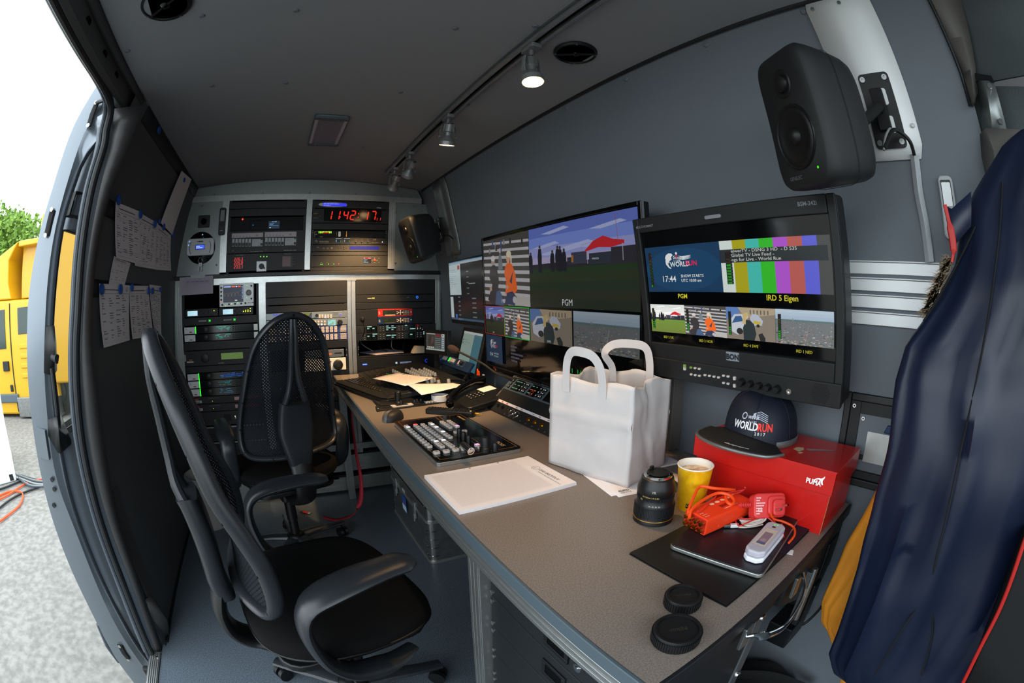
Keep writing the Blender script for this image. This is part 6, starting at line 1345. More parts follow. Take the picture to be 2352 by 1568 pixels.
for q in kb:
    f = MB(); w_ = .0036; h_ = .0022 if q[0] not in (.289, .140) else .004; f.rbox(q[0]-w_, q[0]+w_, q[1]-h_, q[1]+h_, .015, .0185, .001, k=1); f.build('button', 'button_grey' if len(q) < 3 or not q[2] else 'lcd_green', t)
for i in range(5): 
    x = .310+.0235*i; knob(t, x, .024-.0006*i, .0085 if i in (0, 4) else .0075, .016, 'black_plastic', .015, k=24)
f = MB(); f.lathe([(.006, 0), (.006, .003), (.003, .003), (.003, 0)], Matrix.Translation((.432, .020, .015)), 16); f.build('headphone_jack', 'chrome', t, smooth=True)
d = DK(.0151)
for cx in (.070, .508):
    for i in range(11):
        for k in range(11):
            x = (i-5)*.0042+(k % 2)*.0021; y = (k-5)*.0036
            if math.hypot(x, y) < .022: d.circ(cx+x, .026+y, .0013, '#050505', 6, up=False)
d.build('speaker_grille', 'print', t)['kind'] = 'stuff'
f = MB(); f.box(.2, .37, .10, .30, -.09, -.05); f.build('wall_mount', 'black_plastic', t)
# ================================================================ DESKTOP SCREEN IN THE FAR CORNER
W, H = .50, .315; T = face((.905, 2.00, 1.200), -91, -5, .2, W, H); T = frame((.93, 2.262, 1.045), (-.03, -1, 0), n=(-1, .03, -.06)); t = thing('computer_screen', 'computer screen with white window on dark desktop, left of the large television', 'monitor', T)
f = MB(); f.rbox(0, W, 0, .335, -.03, 0, .006); f.build('housing', 'black_plastic', t, bevel=.002); f = MB(); f.box(.008, W-.008, .018, .328, 0, .001); f.build('screen_glass', 'screen_off', t)
d = DK(.0012); d.region(.010, .020, W-.010, .326); d.rect(0, 0, 1, 1, (.008, .009, .011)); d.rect(0, .43, .34, .97, (.33, .40, .41)); d.rect(0, .95, 1, .99, (.25, .30, .33)); d.rect(0, .985, 1, 1, (.08, .2, .35)); d.rect(.02, .45, .2, .55, (.36, .42, .43)); d.rect(0, .03, .09, .40, (.35, .40, .41)); d.lines(.02, .6, .3, .88, 8, (.12, .16, .18), .8, .15, 5); d.rect(.26, .86, .32, .93, (.3, .05, .04))
for i in range(5): d.rect(.24, .38-.075*i, .30, .40-.075*i, (.10, .12, .13), False); d.rect(.62, .36-.075*i, .72, .38-.075*i, (.10, .12, .13), False); d.rect(.50, .80-.09*i, .56, .815-.09*i, (.12, .14, .14), False)
d.rect(.55, .60, .72, .615, (.2, .22, .22)); d.rect(0, 0, 1, .035, (.03, .06, .10)); 
for i in range(7): d.rect(.02+.05*i, .006, .05+.05*i, .03, ((.1, .12, .2), (.3, .1, .08), (.1, .2, .3))[i % 3], False)
d.rect(.14, .035, .19, .10, (.04, .12, .3)); d.build('screen_image', 'screen', t)
f = MB(); f.box(.18, .32, .1, .22, -.10, -.03); f.build('wall_mount', 'black_plastic', t)
# ---- small touch screen on a bracket
a = at(0, .80, 966, 748); b = at(0, .80, 1034, 752); c_ = at(0, .80, 966, 800); T = frame((.770, 2.27, .885), (.35, -.94, 0), n=(-.94, -.34, .03)); W, H = .19, .128
t = thing('touch_screen', 'small lit touch screen on a bracket in front of the rack corner', 'screen', T)
f = MB(); f.rbox(0, W, 0, H, -.025, 0, .005); f.build('housing', 'black_plastic', t, bevel=.002); d = DK(.0004); d.region(.018, .022, W-.022, H-.018); d.rect(0, 0, 1, 1, (.05, .055, .055)); d.rect(.1, .2, .45, .9, (.035, .028, .022)); d.poly([(.25, .3), (.4, .5), (.42, .8), (.3, .85)], (.07, .05, .04)); d.rect(.5, .84, .8, .98, (.16, .02, .025)); d.rect(.82, 0, 1, 1, (.13, .16, .18)); d.rect(0, 0, 1, .09, (.28, .32, .30)); d.rect(0, .95, .5, 1, (.3, .33, .3))
for i in range(4): d.rect(.06+.1*i, .13, .135+.1*i, .20, (.45, .47, .36), False)
for i in range(6): d.rect(.5, .14+.11*i, .78, .17+.11*i, (.18, .2, .18), False); d.rect(.86, .2+.12*i, .96, .24+.12*i, (.4, .42, .4), False)
d.rect(.84, .84, .98, 1, (.4, .42, .36)); d.rect(.88, .88, .92, .96, (.01, .01, .01)); d.circ(.0, .06, .012, (.6, .08, .05)); d.circ(.02, .55, .01, (.3, .5, .05)); d.build('screen_image', 'screen', t)
f = MB(); f.box(.06, .085, -.13, .06, -.035, -.02); f.box(.05, .11, -.135, -.12, -.06, .02); f.build('bracket', 'black_matte', t)
# ---- second tablet under the computer screen
T = frame((.885, 2.125, .810), (-.06, -1, -.0), n=(-.97, .06, .24)); W, H = .30, .225; t = thing('standing_tablet', 'tablet leaning on the wall with pale list and teal pane, beside the television', 'tablet', T)
f = MB(); f.rbox(0, W, 0, H, -.010, 0, .012); f.build('body', 'black_plastic', t, bevel=.002); d = DK(.0004); d.region(.03, .018, W-.022, H-.018); d.rect(0, 0, .60, 1, (.18, .24, .21)); d.rect(.60, 0, 1, 1, (.035, .11, .14)); d.rect(0, .94, 1, 1, (.3, .34, .32)); d.lines(.1, .62, .55, .80, 3, (.1, .14, .13), .8, .2, 4); d.rect(.04, .74, .08, .79, (.04, .05, .05)); d.rect(.04, .66, .08, .71, (.04, .05, .05)); d.build('screen_image', 'screen', t)
f = MB(); f.cyl((.15, -.055, -.03), (.15, .03, -.015), .012, n=12); f.lathe([(.05, 0), (.048, .006), (0, .008)], Matrix.Translation((.15, -.06, -.03)) @ Matrix.Rotation(R(-90), 4, 'X'), 20); f.build('stand', 'black_matte', t, smooth=True)
# ================================================================ SLANTED INTERCOM RACK ON THE DESK
A_ = Vector((.762, 1.512, ZD)); B_ = Vector((.885, 1.512, .862)); sl = (B_-A_); T = frame(A_+Vector((0, 0, .003)), (0, -1, 0), sl); Wd, Hd = .483, sl.length
t = thing('slanted_intercom_desk', 'slanted desktop rack with intercom display keys above and connector panel below', 'intercom', T)
f = MB(); 
for s in (0, 1): y = 1.515-s*(.495); f.add([(.757, y, ZD+.001), (.89, y, .870), (.93, y, .862), (.93, y, ZD+.001)]+[(q[0], y-.008, q[1]) for q in ((.757, ZD+.001), (.89, .870), (.93, .862), (.93, ZD+.001))], [(0, 1, 2, 3), (7, 6, 5, 4), (0, 4, 5, 1), (1, 5, 6, 2), (2, 6, 7, 3), (3, 7, 4, 0)])
f.add([(.885, 1.515, .866), (.93, 1.515, .862), (.93, 1.02, .862), (.885, 1.02, .866)], [(0, 1, 2, 3)]); o = f.build('side_cheeks', 'trim_grey'); o.parent = t; o.matrix_parent_inverse = t.matrix_world.inverted()
f = MB(); f.box(.002, Wd-.002, Hd*.62, Hd-.003, -.003, .003); f.build('key_panel', 'desk_edge', t, bevel=.001); f = MB(); f.box(.002, Wd-.002, Hd*.33, Hd*.615, -.003, .001); f.build('blank_panel', 'black_matte', t); f = MB(); f.box(.002, Wd-.002, 0.001, Hd*.325, -.003, .002); f.build('connector_panel', 'black_matte', t, bevel=.001)
for i in range(4):
    u = .050+.112*i; v0 = Hd*.655; f = MB(); f.box(u, u+.058, v0, Hd*.96, .003, .0042); nw = f.build('name_window', 'black_gloss', t); d = DK(.0044)
    if i < 2:
        for k in range(3): d.lines(u+.005, v0+.006+.016*k, u+.054, v0+.014+.016*k, 1, (.10, .30, .18) if (i, k) != (1, 1) else (.35, .1, .03), .9, .5, i*5+k, cols=2)
        if i: d.ring(u+.028, v0+.012, .009, .002, (.25, .01, .01), 12)
    d.build('display', 'screen', nw)
    f = MB()
    for s in (-.018, .066, .084):
        for k in range(3): f.rbox(u+s-.006, u+s+.005, v0+.002+.0155*k, v0+.013+.0155*k, .003, .008, .0015, k=1)
    f.build('key_column', 'black_plastic', t); d = DK(.0082)
    for s in (-.018, .066, .084):
        for k in range(3): d.circ(u+s, v0+.008+.0155*k, .0022, (.8, .76, .6), 8, up=False)
    d.build('key_light', 'screen', t)
d = DK(.0022); d.rect(.02, Hd*.265, Wd-.01, Hd*.325, '#e4dade'); 
for i, u in enumerate((.03, .065, .10)): d.rect(u, Hd*.275, u+.012, Hd*.31, '#b0704a'); 
for u in (.17, .205, .28, .32, .37, .42): d.rect(u, Hd*.285, u+.013, Hd*.30, '#5a5558')
d.build('label_strip', 'print', t)
for k, u in enumerate((.172, .205)): f = MB(); f.tube([(u+.0125*math.cos(a), Hd*.145+.0125*math.sin(a), .003) for a in np.linspace(0, 2*PI, 24, endpoint=False)], .0014, 6, closed=True); f.build('connector_ring', 'chrome', t, smooth=True)
for k, u in enumerate((.285, .325, .365, .43)): f = MB(); f.lathe([(.0095, 0), (.0095, .002), (.006, .002), (.006, .006), (.002, .006), (.002, .002)], Matrix.Translation((u, Hd*.15, .002)), 18); f.build('socket', 'brass' if k < 3 else 'black_plastic', t, smooth=True)
f = MB()
for u in (.035, .068, .102): f.lathe([(.008, 0), (.008, .002), (.004, .002), (.004, .009), (0, .009)], Matrix.Translation((u, Hd*.17, .002)), 14)
f.build('jack_row', 'black_plastic', t, smooth=True)
f = MB()
for u in (.14, .172, .205, .25, .285, .325, .365, .40): f.lathe([(.0028, 0), (.0024, .0012), (0, .0015)], Matrix.Translation((u, Hd*.045, .002)), 8)
for v in (.08, .30, .42, .56, .68, .92):
    for u in (.009, Wd-.009): f.lathe([(.005, 0), (.0045, .004), (0, .005)], Matrix.Translation((u, Hd*v, .001)), 10)
f.build('screw_set', 'steel', t, smooth=True)
# gooseneck with foam
t = thing('talkback_microphone', 'long gooseneck microphone with brown foam head reaching over the desk', 'microphone', Vector((.878, 1.475, .86)))
q0 = Vector((.878, 1.475, .856)); P = [Vector((.878, 1.475, .850)), at(0, .862, 1160, 885)]; P = [q0, at(0, .852, 1145, 862), at(0, .82, 1110, 838), at(0, .775, 1075, 820), at(0, .74, 1050, 808)]
f = MB(); f.tube([p-q0 for p in spline(P, 6)], [.0085]*3+[.0052]*4+[.0048]*30 if False else .005, 10); f.cyl((0, 0, -.006), (P[1]-q0)*.6, .011, .006, n=14); f.build('neck', 'black_matte', t, smooth=True)
dirn = (P[-1]-P[-2]).normalized(); f = MB(); f.lathe([(0, -.010), (.009, -.007), (.014, .004), (.0165, .020), (.015, .034), (.008, .044), (0, .047)], frame(P[-1]-q0, dirn.orthogonal(), n=dirn), 20); f.build('foam_cap', 'foam', t, smooth=True)
# ---- blue remote panel on arms
a = at(0, .83, 990, 826); T = frame((.83, 2.235, .838), (0, -1, 0), n=(-.80, 0, .6)); t = thing('blue_control_strip', 'narrow dark blue control strip on a stand with one bright green key', 'control panel', T); W, H = .40, .052
f = MB(); f.rbox(0, W, 0, H, -.012, 0, .004); f.build('body', 'blue_metal', t, bevel=.001)
for u0, n_ in ((.045, 3), (.13, 4), (.25, 1)):
    f = MB(); 
    for i in range(n_): f.rbox(u0+.0185*i, u0+.0185*i+.015, .024, .044, 0, .004, .002, k=2)
    f.build('key_group', 'button_grey', t)
d = DK(.0042); d.rect(.1295, .0225, .1455, .0455, '#28ff48'); d.build('lit_key', 'glow', t)
d = DK(.0003); 
for u0, w_ in ((.041, .062), (.126, .080), (.245, .075)): d.frame(u0, .020, u0+w_, .048, .0008, '#b8bcb8')
d.lines(.008, .03, .035, .045, 2, '#b0b4b4', .9, .4, 1); d.build('lettering', 'print', t); d = DK(.0004); d.circ(.028, .020, .0025, '#4060ff'); d.build('led', 'glow', t)
knob(t, .290, .034, .010, .012, 'black_plastic', 0)
f = MB(); f.box(.02, .03, -.075, .02, -.02, -.012); f.box(W-.03, W-.02, -.075, .02, -.02, -.012); f.box(W-.04, W-.01, -.078, -.07, -.05, .03); f.build('arm', 'black_plastic', t)
t = tag(MB().box(.80, .93, 1.70, 2.16, ZD+.001, ZD+.028).build('black_keyboard_shelf', 'black_plastic', bevel=.004), 'low black device behind the mixing desk below the blue control strip', 'device')
t = tag(MB().tube(spline([Vector((.90, 1.77, .76)), Vector((.87, 1.76, .80)), Vector((.865, 1.74, .84))], 5), .006, 8).build('upright_cable', 'cable_grey', smooth=True), 'short grey cable with orange tag standing between the tablet and the television', 'cable')
q = at(0, .865, 1098, 856); t = tag(MB().prism([(-.010, -.012), (.012, -.010), (.010, .008), (-.002, .010), (-.006, .018)], -.003, .003, frame(q, (0, -1, 0), n=(-1, 0, 0))).build('orange_tag', 'cable_orange'), 'small orange tag on the cable beside the tablet', 'tag')
# ================================================================ FAR PART OF THE DESK
# keyboard
TKb = frame((.252, 2.250, ZD+.004), (.295, -.955, 0), n=(0, 0, 1)); t = thing('keyboard', 'large black keyboard with palm rest overhanging the left desk edge', 'keyboard', TKb)
f = MB(); f.prism([(0, .02), (.03, 0), (.50, 0), (.53, .02), (.53, .195), (.51, .205), (.02, .205), (0, .19)], 0, .014); f.build('base', 'black_plastic', t, bevel=.004)
f = MB(); f.prism([(.005, .02), (.035, .004), (.495, .004), (.525, .02), (.525, .062), (.005, .062)], .014, .021); f.build('palm_rest', 'black_matte', t, bevel=.004)
kc = None; mat('keycap', '#2b2926', .22)
rowk = [(15, .0, 15), (14, .004, 15), (13, .008, 15), (12, .012, 15), (9, .0, 15), (15, 0, 15)]
for r_ in range(6):
    for i in range(21):
        if r_ == 4 and 4 <= i <= 8:
            if i > 4: continue
        u = .022+.0232*i+(.006 if i > 14 else 0)+(.004 if i > 17 else 0); v = .072+.0205*r_
        if i == 17 and False: continue
        if kc is None: f = MB(); f.add([(-.0088, -.0085, 0), (.0088, -.0085, 0), (.0088, .0085, 0), (-.0088, .0085, 0), (-.0062, -.006, .0075), (.0062, -.006, .0075), (.0062, .0065, .0075), (-.0062, .0065, .0075)], [(3, 2, 1, 0), (4, 5, 6, 7), (0, 1, 5, 4), (1, 2, 6, 5), (2, 3, 7, 6), (3, 0, 4, 7)]); kc = f.build('key', 'keycap', t); o = kc
        else: o = kc.copy(); COL.objects.link(o)
        o.location = (u, v, .0145)
        if r_ == 4 and i == 4: o.location.x += .046; o.scale = (5.6, 1, 1)
d = DK(.0224)
for r_ in range(6):
    for i in range(21):
        u = .022+.0232*i+(.006 if i > 14 else 0)+(.004 if i > 17 else 0); v = .072+.0205*r_; d.rect(u-.003, v-.001, u+.002, v+.004, '#b8a070', False)
d.build('key_lettering', 'print', t)
f = MB(); 
for u in (.06, .46): f.box(u-.02, u+.02, .18, .20, -.004, 0)
f.build('foot', 'rubber', t)
# dark flat panel / laptop lying behind the puck
def slab(name, lab, cat, P, z, h, m, bevel=.001):
    Q = [at(2, z, *p) for p in P]; o = sum(Q, Vector())/4; o.z = z; f = MB(); f.prism([(p.x-o.x, p.y-o.y) for p in Q], 0, h); t = thing(name, lab, cat, Matrix.Translation(o)); f.build('body', m, t, bevel=bevel); return t, o
t, o_ = slab('closed_laptop', 'closed black laptop lying between keyboard and joystick panel', 'laptop', ((856, 921), (873, 939), (1030, 921), (975, 904)), ZD+.001, .006, 'black_matte')
f = MB(); f.prism([(p.x-o_.x, p.y-o_.y) for p in [at(2, ZD+.012, *q) for q in ((862, 921), (874, 930), (1000, 917), (960, 905))]], .0065, .010); f.build('lid', 'black_plastic', t, bevel=.001)
# joystick panel
T = frame((.352, 1.640, ZD+.001), (.98, .10, 0), n=(0, 0, 1)); t = thing('camera_control_panel', 'narrow black camera control panel with pale keys across the desk behind the remote', 'control panel', T)
f = MB(); f.prism([(0, 0), (.33, 0), (.31, .11), (.02, .075)], 0, .004); f.build('plate', 'black_plastic', t, bevel=.001); f = MB(); f.rbox(.075, .165, .012, .062, .004, .007, .004); f.build('joystick_frame', 'button_grey', t)
f = MB(); f.box(.095, .145, .022, .052, .0071, .008); f.build('joystick_well', 'black_matte', t); knob(t, .120, .037, .007, .018, 'black_plastic', .007, 'mini_stick', 12)
for i in range(3): knob(t, .183+.014*i, .045+.006*(i % 2), .006, .014, 'black_plastic', .004, 'knob', 12)
ko = None
for r_ in range(5):
    for i in range(6):
        if ko is None: f = MB(); f.rbox(-.0045, .0045, -.004, .004, 0, .005, .001, k=1); ko = f.build('key', 'button_grey', t); o = ko
        else: o = ko.copy(); COL.objects.link(o)
        o.location = (.225+.0125*i, .018+.012*r_, .004)
d = DK(.0092); d.rect(.235, .062, .27, .072, '#2a9a60'); d.build('green_marks', 'print', t)
f = MB(); 
for u, v in ((.018, .03), (.30, .09)): f.lathe([(.004, 0), (.0035, .001), (0, .0012)], Matrix.Translation((u, v, .004)), 10)
f.build('screw', 'chrome', t)
u = Vector(at(2, ZD, 914, 934)); t = thing('joystick', 'short black cylindrical joystick standing behind the silver-black mouse', 'joystick', Vector((u.x+.012, u.y+.035, ZD+.004)))
f = MB(); f.lathe([(.018, 0), (.018, .006), (.0135, .012), (.0135, .050), (.011, .053), (0, .053)], n=24); f.build('stick', 'black_plastic', t, smooth=True)
# mouse-like dome
mc = Vector((.385, 1.515, ZD)); t = thing('desk_mouse', 'black computer mouse with silver stripe near the left desk edge', 'mouse', Matrix.Translation(mc) @ Matrix.Rotation(R(-40), 4, 'Z'))
def dome(u, v, k=1.): a = 2*PI*u; s = math.cos(v*PI/2)**.55 if v < 1 else 0; return Vector((.036*s*math.cos(a), .056*s*math.sin(a), .034*math.sin(v*PI/2)*k))
f = MB(); f.grid(dome, 36, 12, closeu=True); f.build('shell', 'rack_dark', t, smooth=True)
f = MB(); S = [[dome(.5+.0+dx, v)*1.012+Vector((0, 0, .0006)) for v in np.linspace(.0, 1, 12)] for dx in (.13, .17, .21, .25)]; f.loft(S); f.build('silver_stripe', 'alu', t, smooth=True)
# remote control with pen behind
a = at(2, ZD+.012, 975, 943); b = at(2, ZD+.012, 1086, 952); T = frame(a+Vector((0, 0, -.010)), b-a, n=(0, 0, 1)); L_ = (b-a).length; t = thing('remote_control', 'long black remote control with rows of tiny buttons in the middle of the desk', 'remote', T)
f = MB(); f.prism([(0, .006), (.01, 0), (L_-.006, 0), (L_, .008), (L_, .036), (L_-.006, .044), (.01, .044), (0, .038)], -.002, .017); f.build('body', 'black_plastic', t, bevel=.004)
f = MB(); ko = None
for i in range(15):
    for k in range(4):
        if ko is None: f = MB(); f.rbox(-.0035, .0035, -.003, .003, 0, .0022, .001, k=1); ko = f.build('button', 'rack_dark', t); o = ko
        else: o = ko.copy(); COL.objects.link(o)
        o.location = (.02+i*(L_-.035)/15, .009+.0088*k, .017)
d = DK(.0194); 
for i, c_ in enumerate(('#b03030', '#30a040', '#c0a030', '#3050b0')): d.rect(L_*.47+.004*i, .0075+.0088*i, L_*.47+.004+.004*i, .0105+.0088*i, c_)
d.circ(L_-.012, .012, .0038, '#d8d8d0'); d.build('coloured_keys', 'print', t)
a = at(2, ZD+.007, 1088, 950.5); dr = (b-Vector(at(2, ZD+.012, 975, 943))).normalized(); t = thing('pen', 'amber pen sticking out behind the remote control', 'pen', frame(a-dr*.05, dr, n=(0, 0, 1)))
f = MB(); f.cyl((0, 0, .002), (.07, 0, .002), .004, n=12); f.build('barrel', 'gold', t, smooth=True); f = MB(); f.cyl((.07, 0, .002), (.081, 0, .002), .0036, .001, n=12); f.build('tip', 'brass', t, smooth=True)
# mixing console
TM = frame((.415, 2.44, ZD+.001), (0, -1, 0), n=(-.10, 0, 1)); TM = frame((.43, 2.44, ZD+.002), (0, -1, 0), (1, 0, .11)); t = thing('mixing_console', 'flat audio mixing console covered in grey knobs, partly under the loose notes', 'mixer', TM)
MW, MH = .66, .37; f = MB(); f.rbox(0, MW, 0, MH, 0, .022, .006); f.build('body', 'rack_dark', t, bevel=.003); f = MB(); f.box(.008, MW-.008, .008, MH-.008, .022, .0235); f.build('surface', 'black_matte', t)
def MC(px, py):
    q = TM.inverted() @ at(2, .80, px, py)
    for _ in range(5):
        zz_ = (TM @ Vector((q.x, q.y, .03))).z; q = TM.inverted() @ at(2, zz_, px, py)
    return q.x, q.y
kg = None
def kn(px, py, s=1.):
    global kg
    u, v = MC(px, py)
    if not (0.01 < u < MW-.01 and .01 < v < MH-.01): return
    if kg is None: f = MB(); f.lathe([(.0085, 0), (.0075, .006), (.0068, .015), (.0055, .017), (0, .017)], n=14); kg = f.build('knob', 'knob_grey', t, smooth=True); o = kg
    else: o = kg.copy(); COL.objects.link(o)
    o.location = (u, v, .0235); o.scale = (s, s, s)
for r_, (a, n_) in enumerate((((903, 852), 6), ((933, 850.5), 7), ((946, 848.5), 8), ((964, 851), 6), ((975, 848.5), 6))):
    for i in range(n_): kn(a[0]+4.9*i, a[1]+2.3*i)
for p in ((1007.6, 878), (1030.6, 876), (992, 875.5), (998, 873), (981, 875.5)): kn(*p, s=1.1)
f = MB(); rn = random.Random(2)
for i in range(22):
    for k in range(6): u = .03+.028*i; v = .03+.03*k; f.rbox(u-.005, u+.005, v-.003, v+.003, .0235, .026, .001, k=1)
f.build('small_keys', 'rack_dark', t)['kind'] = 'stuff'
d = DK(.0262)
for i in range(7):
    for k in range(2): u, v = MC(888+3.8*i, 856.5+3.0*k+.6*i); d.rect(u-.004, v-.002, u+.004, v+.002, '#38e058', False)
for p in ((878, 860), (870, 856.5), (1003, 865), (1006, 866.5), (866, 860), (1027, 878), (1034, 878)): u, v = MC(*p); d.rect(u-.003, v-.002, u+.003, v+.002, '#f04030', False)
d.build('led', 'glow', t)
d = DK(.0237)
for i in range(22): d.rect(.016+.028*i, .02, .0164+.028*i, MH-.03, '#7a6a48', False)
d.build('print', 'print', t)
note = sheet('desk_note', 'sheet of handwritten notes lying over the mixing console', [at(2, .806, 855, 870), at(2, .812, 914, 854), at(2, .815, 1002, 868), at(2, .812, 930, 885)], 0, curl=.004)
d = DK(0); Tn = frame(at(2, .8185, 880, 876), at(2, .8185, 940, 884)-at(2, .8185, 880, 876), n=(0, 0, 1)); rn = random.Random(3)
for i in range(13):
    x = .0; y = .012*i+.01
    while x < .20*rn.uniform(.5, 1): l = rn.uniform(.01, .03); d.line([(x, y), (x+l*.3, y+.003), (x+l*.6, y-.001), (x+l, y+.002)], .0008, '#5a5658', False); x += l+.006
sheet('desk_note', 'curling white sheet in front of the handwritten notes, by the telephone', [at(2, .806, 932, 884), at(2, .812, 1040, 877.5), at(2, .806, 1087, 883), at(2, .795, 968, 905.5)], 0, curl=.006)
hw_ = d.build('handwriting', 'print', None, T=Tn); hw_.parent = note; hw_.matrix_parent_inverse = Matrix.Translation(note.location).inverted()
# telephone
TPh = frame((.665, 1.462, ZD+.002), (.93, .12, 0), n=(-.12, -.1, 1)); t = thing('telephone', 'black desk telephone with curled cord and a white note on it', 'telephone', TPh)
f = MB(); f.rbox(0, .22, 0, .19, 0, .022, .02); f.build('base', 'black_plastic', t, bevel=.006)
ko = None
for i in range(4):
    for k in range(3):
        if ko is None: f = MB(); f.rbox(-.006, .006, -.0045, .0045, 0, .003, .002, k=2); ko = f.build('dial_key', 'rack_dark', t); o = ko
        else: o = ko.copy(); COL.objects.link(o)
        o.location = (.062+.019*i, .075+.017*k, .022)
d = DK(.0253)
for i in range(4):
    for k in range(3): d.rect(.058+.019*i, .073+.017*k, .063+.019*i, .077+.017*k, '#c8c0b0', False)
d.build('digits', 'print', t); f = MB(); f.box(.135, .20, .10, .15, .0225, .0235); f.build('note', 'paper', t)
f = MB(); P = [Vector((-.040, .07, .026)), Vector((-.02, .095, .040)), Vector((.05, .135, .052)), Vector((.13, .165, .054)), Vector((.19, .18, .042))]; f.tube(spline(P, 6), [.019, .021, .021, .020, .018, .0165]+[.0145]*14+[.017, .019, .021, .021, .019], 12, flat=(1, .8, (0, 0, 1))); f.build('handset', 'black_gloss', t, smooth=True)
f = MB(); P = []
for i in range(120): s_ = i/119; c_ = Vector((-.03, .06, .012)).lerp(Vector((-.075, .03, .008)), s_); P.append(c_+Vector((.005*math.cos(i*.85), 0, .006*math.sin(i*.85)+.0)))
f.tube(P, .0013, 5); f.build('coiled_cord', 'cable_black', t, smooth=True)
tp = at(2, ZD+.02, 1016, 914); t = thing('tape_roll', 'roll of white adhesive tape standing on the desk under the curled sheet', 'tape', Vector((tp.x, tp.y+.03, ZD+.0005)))
f = MB(); f.lathe([(.036, 0), (.036, .028), (.026, .028), (.026, 0), (.036, 0)], n=36); f.build('roll', 'white_gloss', t, smooth=True, ang=30); 
sheet('desk_slip', 'small blue-white slip of paper under the telephone', [at(2, ZD+.001, 1046, 917), at(2, ZD+.001, 1062, 928), at(2, ZD+.001, 1070, 926), at(2, ZD+.001, 1060, 915)], 0, n=3)
# ================================================================ LOUDSPEAKERS ON THE WALL
def genelec(T, w_, h, dep, lab, wallp, nrm):
    t = thing('wall_loudspeaker', lab, 'loudspeaker', T, None)
    def body(a, z):   # superellipse sections, tapering to the back
        k = min(1, max(0, -z/dep)); s = 1-.22*k**1.6; e = .32; ca, sa = math.cos(a), math.sin(a); q = .90 if z > -.004 else 1
        return Vector((w_/2*s*q*math.copysign(abs(ca)**e, ca), h/2*s*(q*.5+.5)*math.copysign(abs(sa)**e, sa), z))
    zs2 = [0, -.004, -.012, -.03, -.06, -.09, -.115, -dep+.012, -dep]
    f = MB(); N = 64; rings = []
    for j, z in enumerate(zs2):
        sc_ = (.90, .955, .99, 1, 1, 1, 1, .97, .88)[j]; rings.append([Vector((body(2*PI*i/N, -.01).x*sc_*(1-.20*(min(1, -z/dep))**1.6), body(2*PI*i/N, -.01).y*sc_*(1-.12*(min(1, -z/dep))**1.6)*(1), z)) for i in range(N)])
    f.v = [tuple(p) for r in rings for p in r]; f.f = [(j*N+i, j*N+(i+1) % N, (j+1)*N+(i+1) % N, (j+1)*N+i) for j in range(len(rings)-1) for i in range(N)]+[tuple(range(N))[::-1], tuple(range((len(rings)-1)*N, len(rings)*N))]; f.mi = [0]*len(f.f)
    f.build('cabinet', 'speaker', t, smooth=True, ang=50)
    cy = -.14*h; r = w_*.335; f = MB(); f.lathe([(r*1.06, .0005), (r*1.04, .003), (r, .003), (r*.95, -.001), (r*.9, .002), (r*.82, .003), (r*.75, -.001), (r*.45, -.016), (r*.30, -.018), (r*.26, -.012), (0, -.004)][:3]+[(r*.95, .0012), (r*.88, .0035), (r*.78, .0035), (r*.72, .0015), (r*.4, .0008), (0, .0008)], Matrix.Translation((0, cy, 0)), 48); f.build('woofer', 'speaker_cone', t, smooth=True)
    f = MB(); f.lathe([(r*.3, .0008), (r*.26, .006), (r*.15, .010), (0, .011)], Matrix.Translation((0, cy, 0)), 28); f.build('dust_cap', 'speaker_cone', t, smooth=True)
    ty = .24*h; f = MB(); f.lathe([(w_*.17, .0004), (w_*.155, .0022), (w_*.12, .001), (w_*.11, .001), (w_*.10, .0055), (w_*.05, .0085), (0, .009)], Matrix.Translation((0, ty, 0)), 32); f.build('tweeter', 'speaker_cone', t, smooth=True)
    d = DK(.0006); d.text('GENELEC', -.022*w_/.151, -h*.425, .0085*w_/.151, '#6a6c6c', 'CENTER'); d.build('lettering', 'print', t); d = DK(.0008); d.circ(w_*.28, -h*.375, .0021, '#40ff10'); d.build('led', 'glow', t)
    f = MB(); ring_ = [Vector((p.x*1.0015, p.y*1.0015, -.075)) for p in rings[4]]; f.tube(ring_, .0006, 4, closed=True); f.build('case_seam', 'black_matte', t)
    br = thing('speaker_bracket', 'black wall bracket holding '+lab.split(',')[0].replace('dark ', 'the dark '), 'bracket', frame(wallp, (0, -1, 0), n=nrm)); return t, br
nw = Vector((-1, 0, -.22)).normalized()
T = frame((.665, .262, 1.487), (0, 1, 0), n=(0, 0, 1)); T = face((.665, .258, 1.487), -58, -9, -5, 0, 0); genelec_T = T
wp = on_right((2030, 255)); 
t, br = genelec(T, .158, .246, .145, 'dark grey loudspeaker nearest the camera, over the colour-bar monitor', wp, nw)
def bracket(br, pw, ph, tgt, hv=True):
    f = MB(); f.rbox(-pw/2, pw/2, -ph/2, ph/2, .0105, .0135, .010); 
    f.build('base_plate', 'black_plastic', br, bevel=.001)
    f = MB()
    for v in (-.032, .028): f.rbox(pw*.08, pw*.26, v-.018, v+.018, .0137, .0145, .005)
    f.build('slot', 'white_plate', br)
    L_ = br.matrix_world.inverted() @ Vector(tgt); f = MB(); f.box(-.018, .012, -.045, .045, .0136, .030); f.build('hinge_block', 'black_matte', br, bevel=.002)
    f = MB(); f.tube([(-.004, 0, .028), (-.004, 0, .045), tuple(L_)], .011, 10); f.build('arm', 'black_matte', br, smooth=True)
    f = MB()
    for u, v in ((pw*.36, ph*.42), (pw*.36, -ph*.42), (-pw*.36, ph*.42), (-pw*.36, -ph*.42)): f.lathe([(.007, 0), (.0065, .004), (.003, .004), (.0025, .002), (0, .002)], Matrix.Translation((u, v, .0135)), 16)
    f.build('bolt', 'steel', br, smooth=True)
bracket(br, .078, .165, T @ Vector((.02, -.01, -.148)))
T2 = face((.655, 2.175, 1.475), -99, -18, 3, 0, 0)
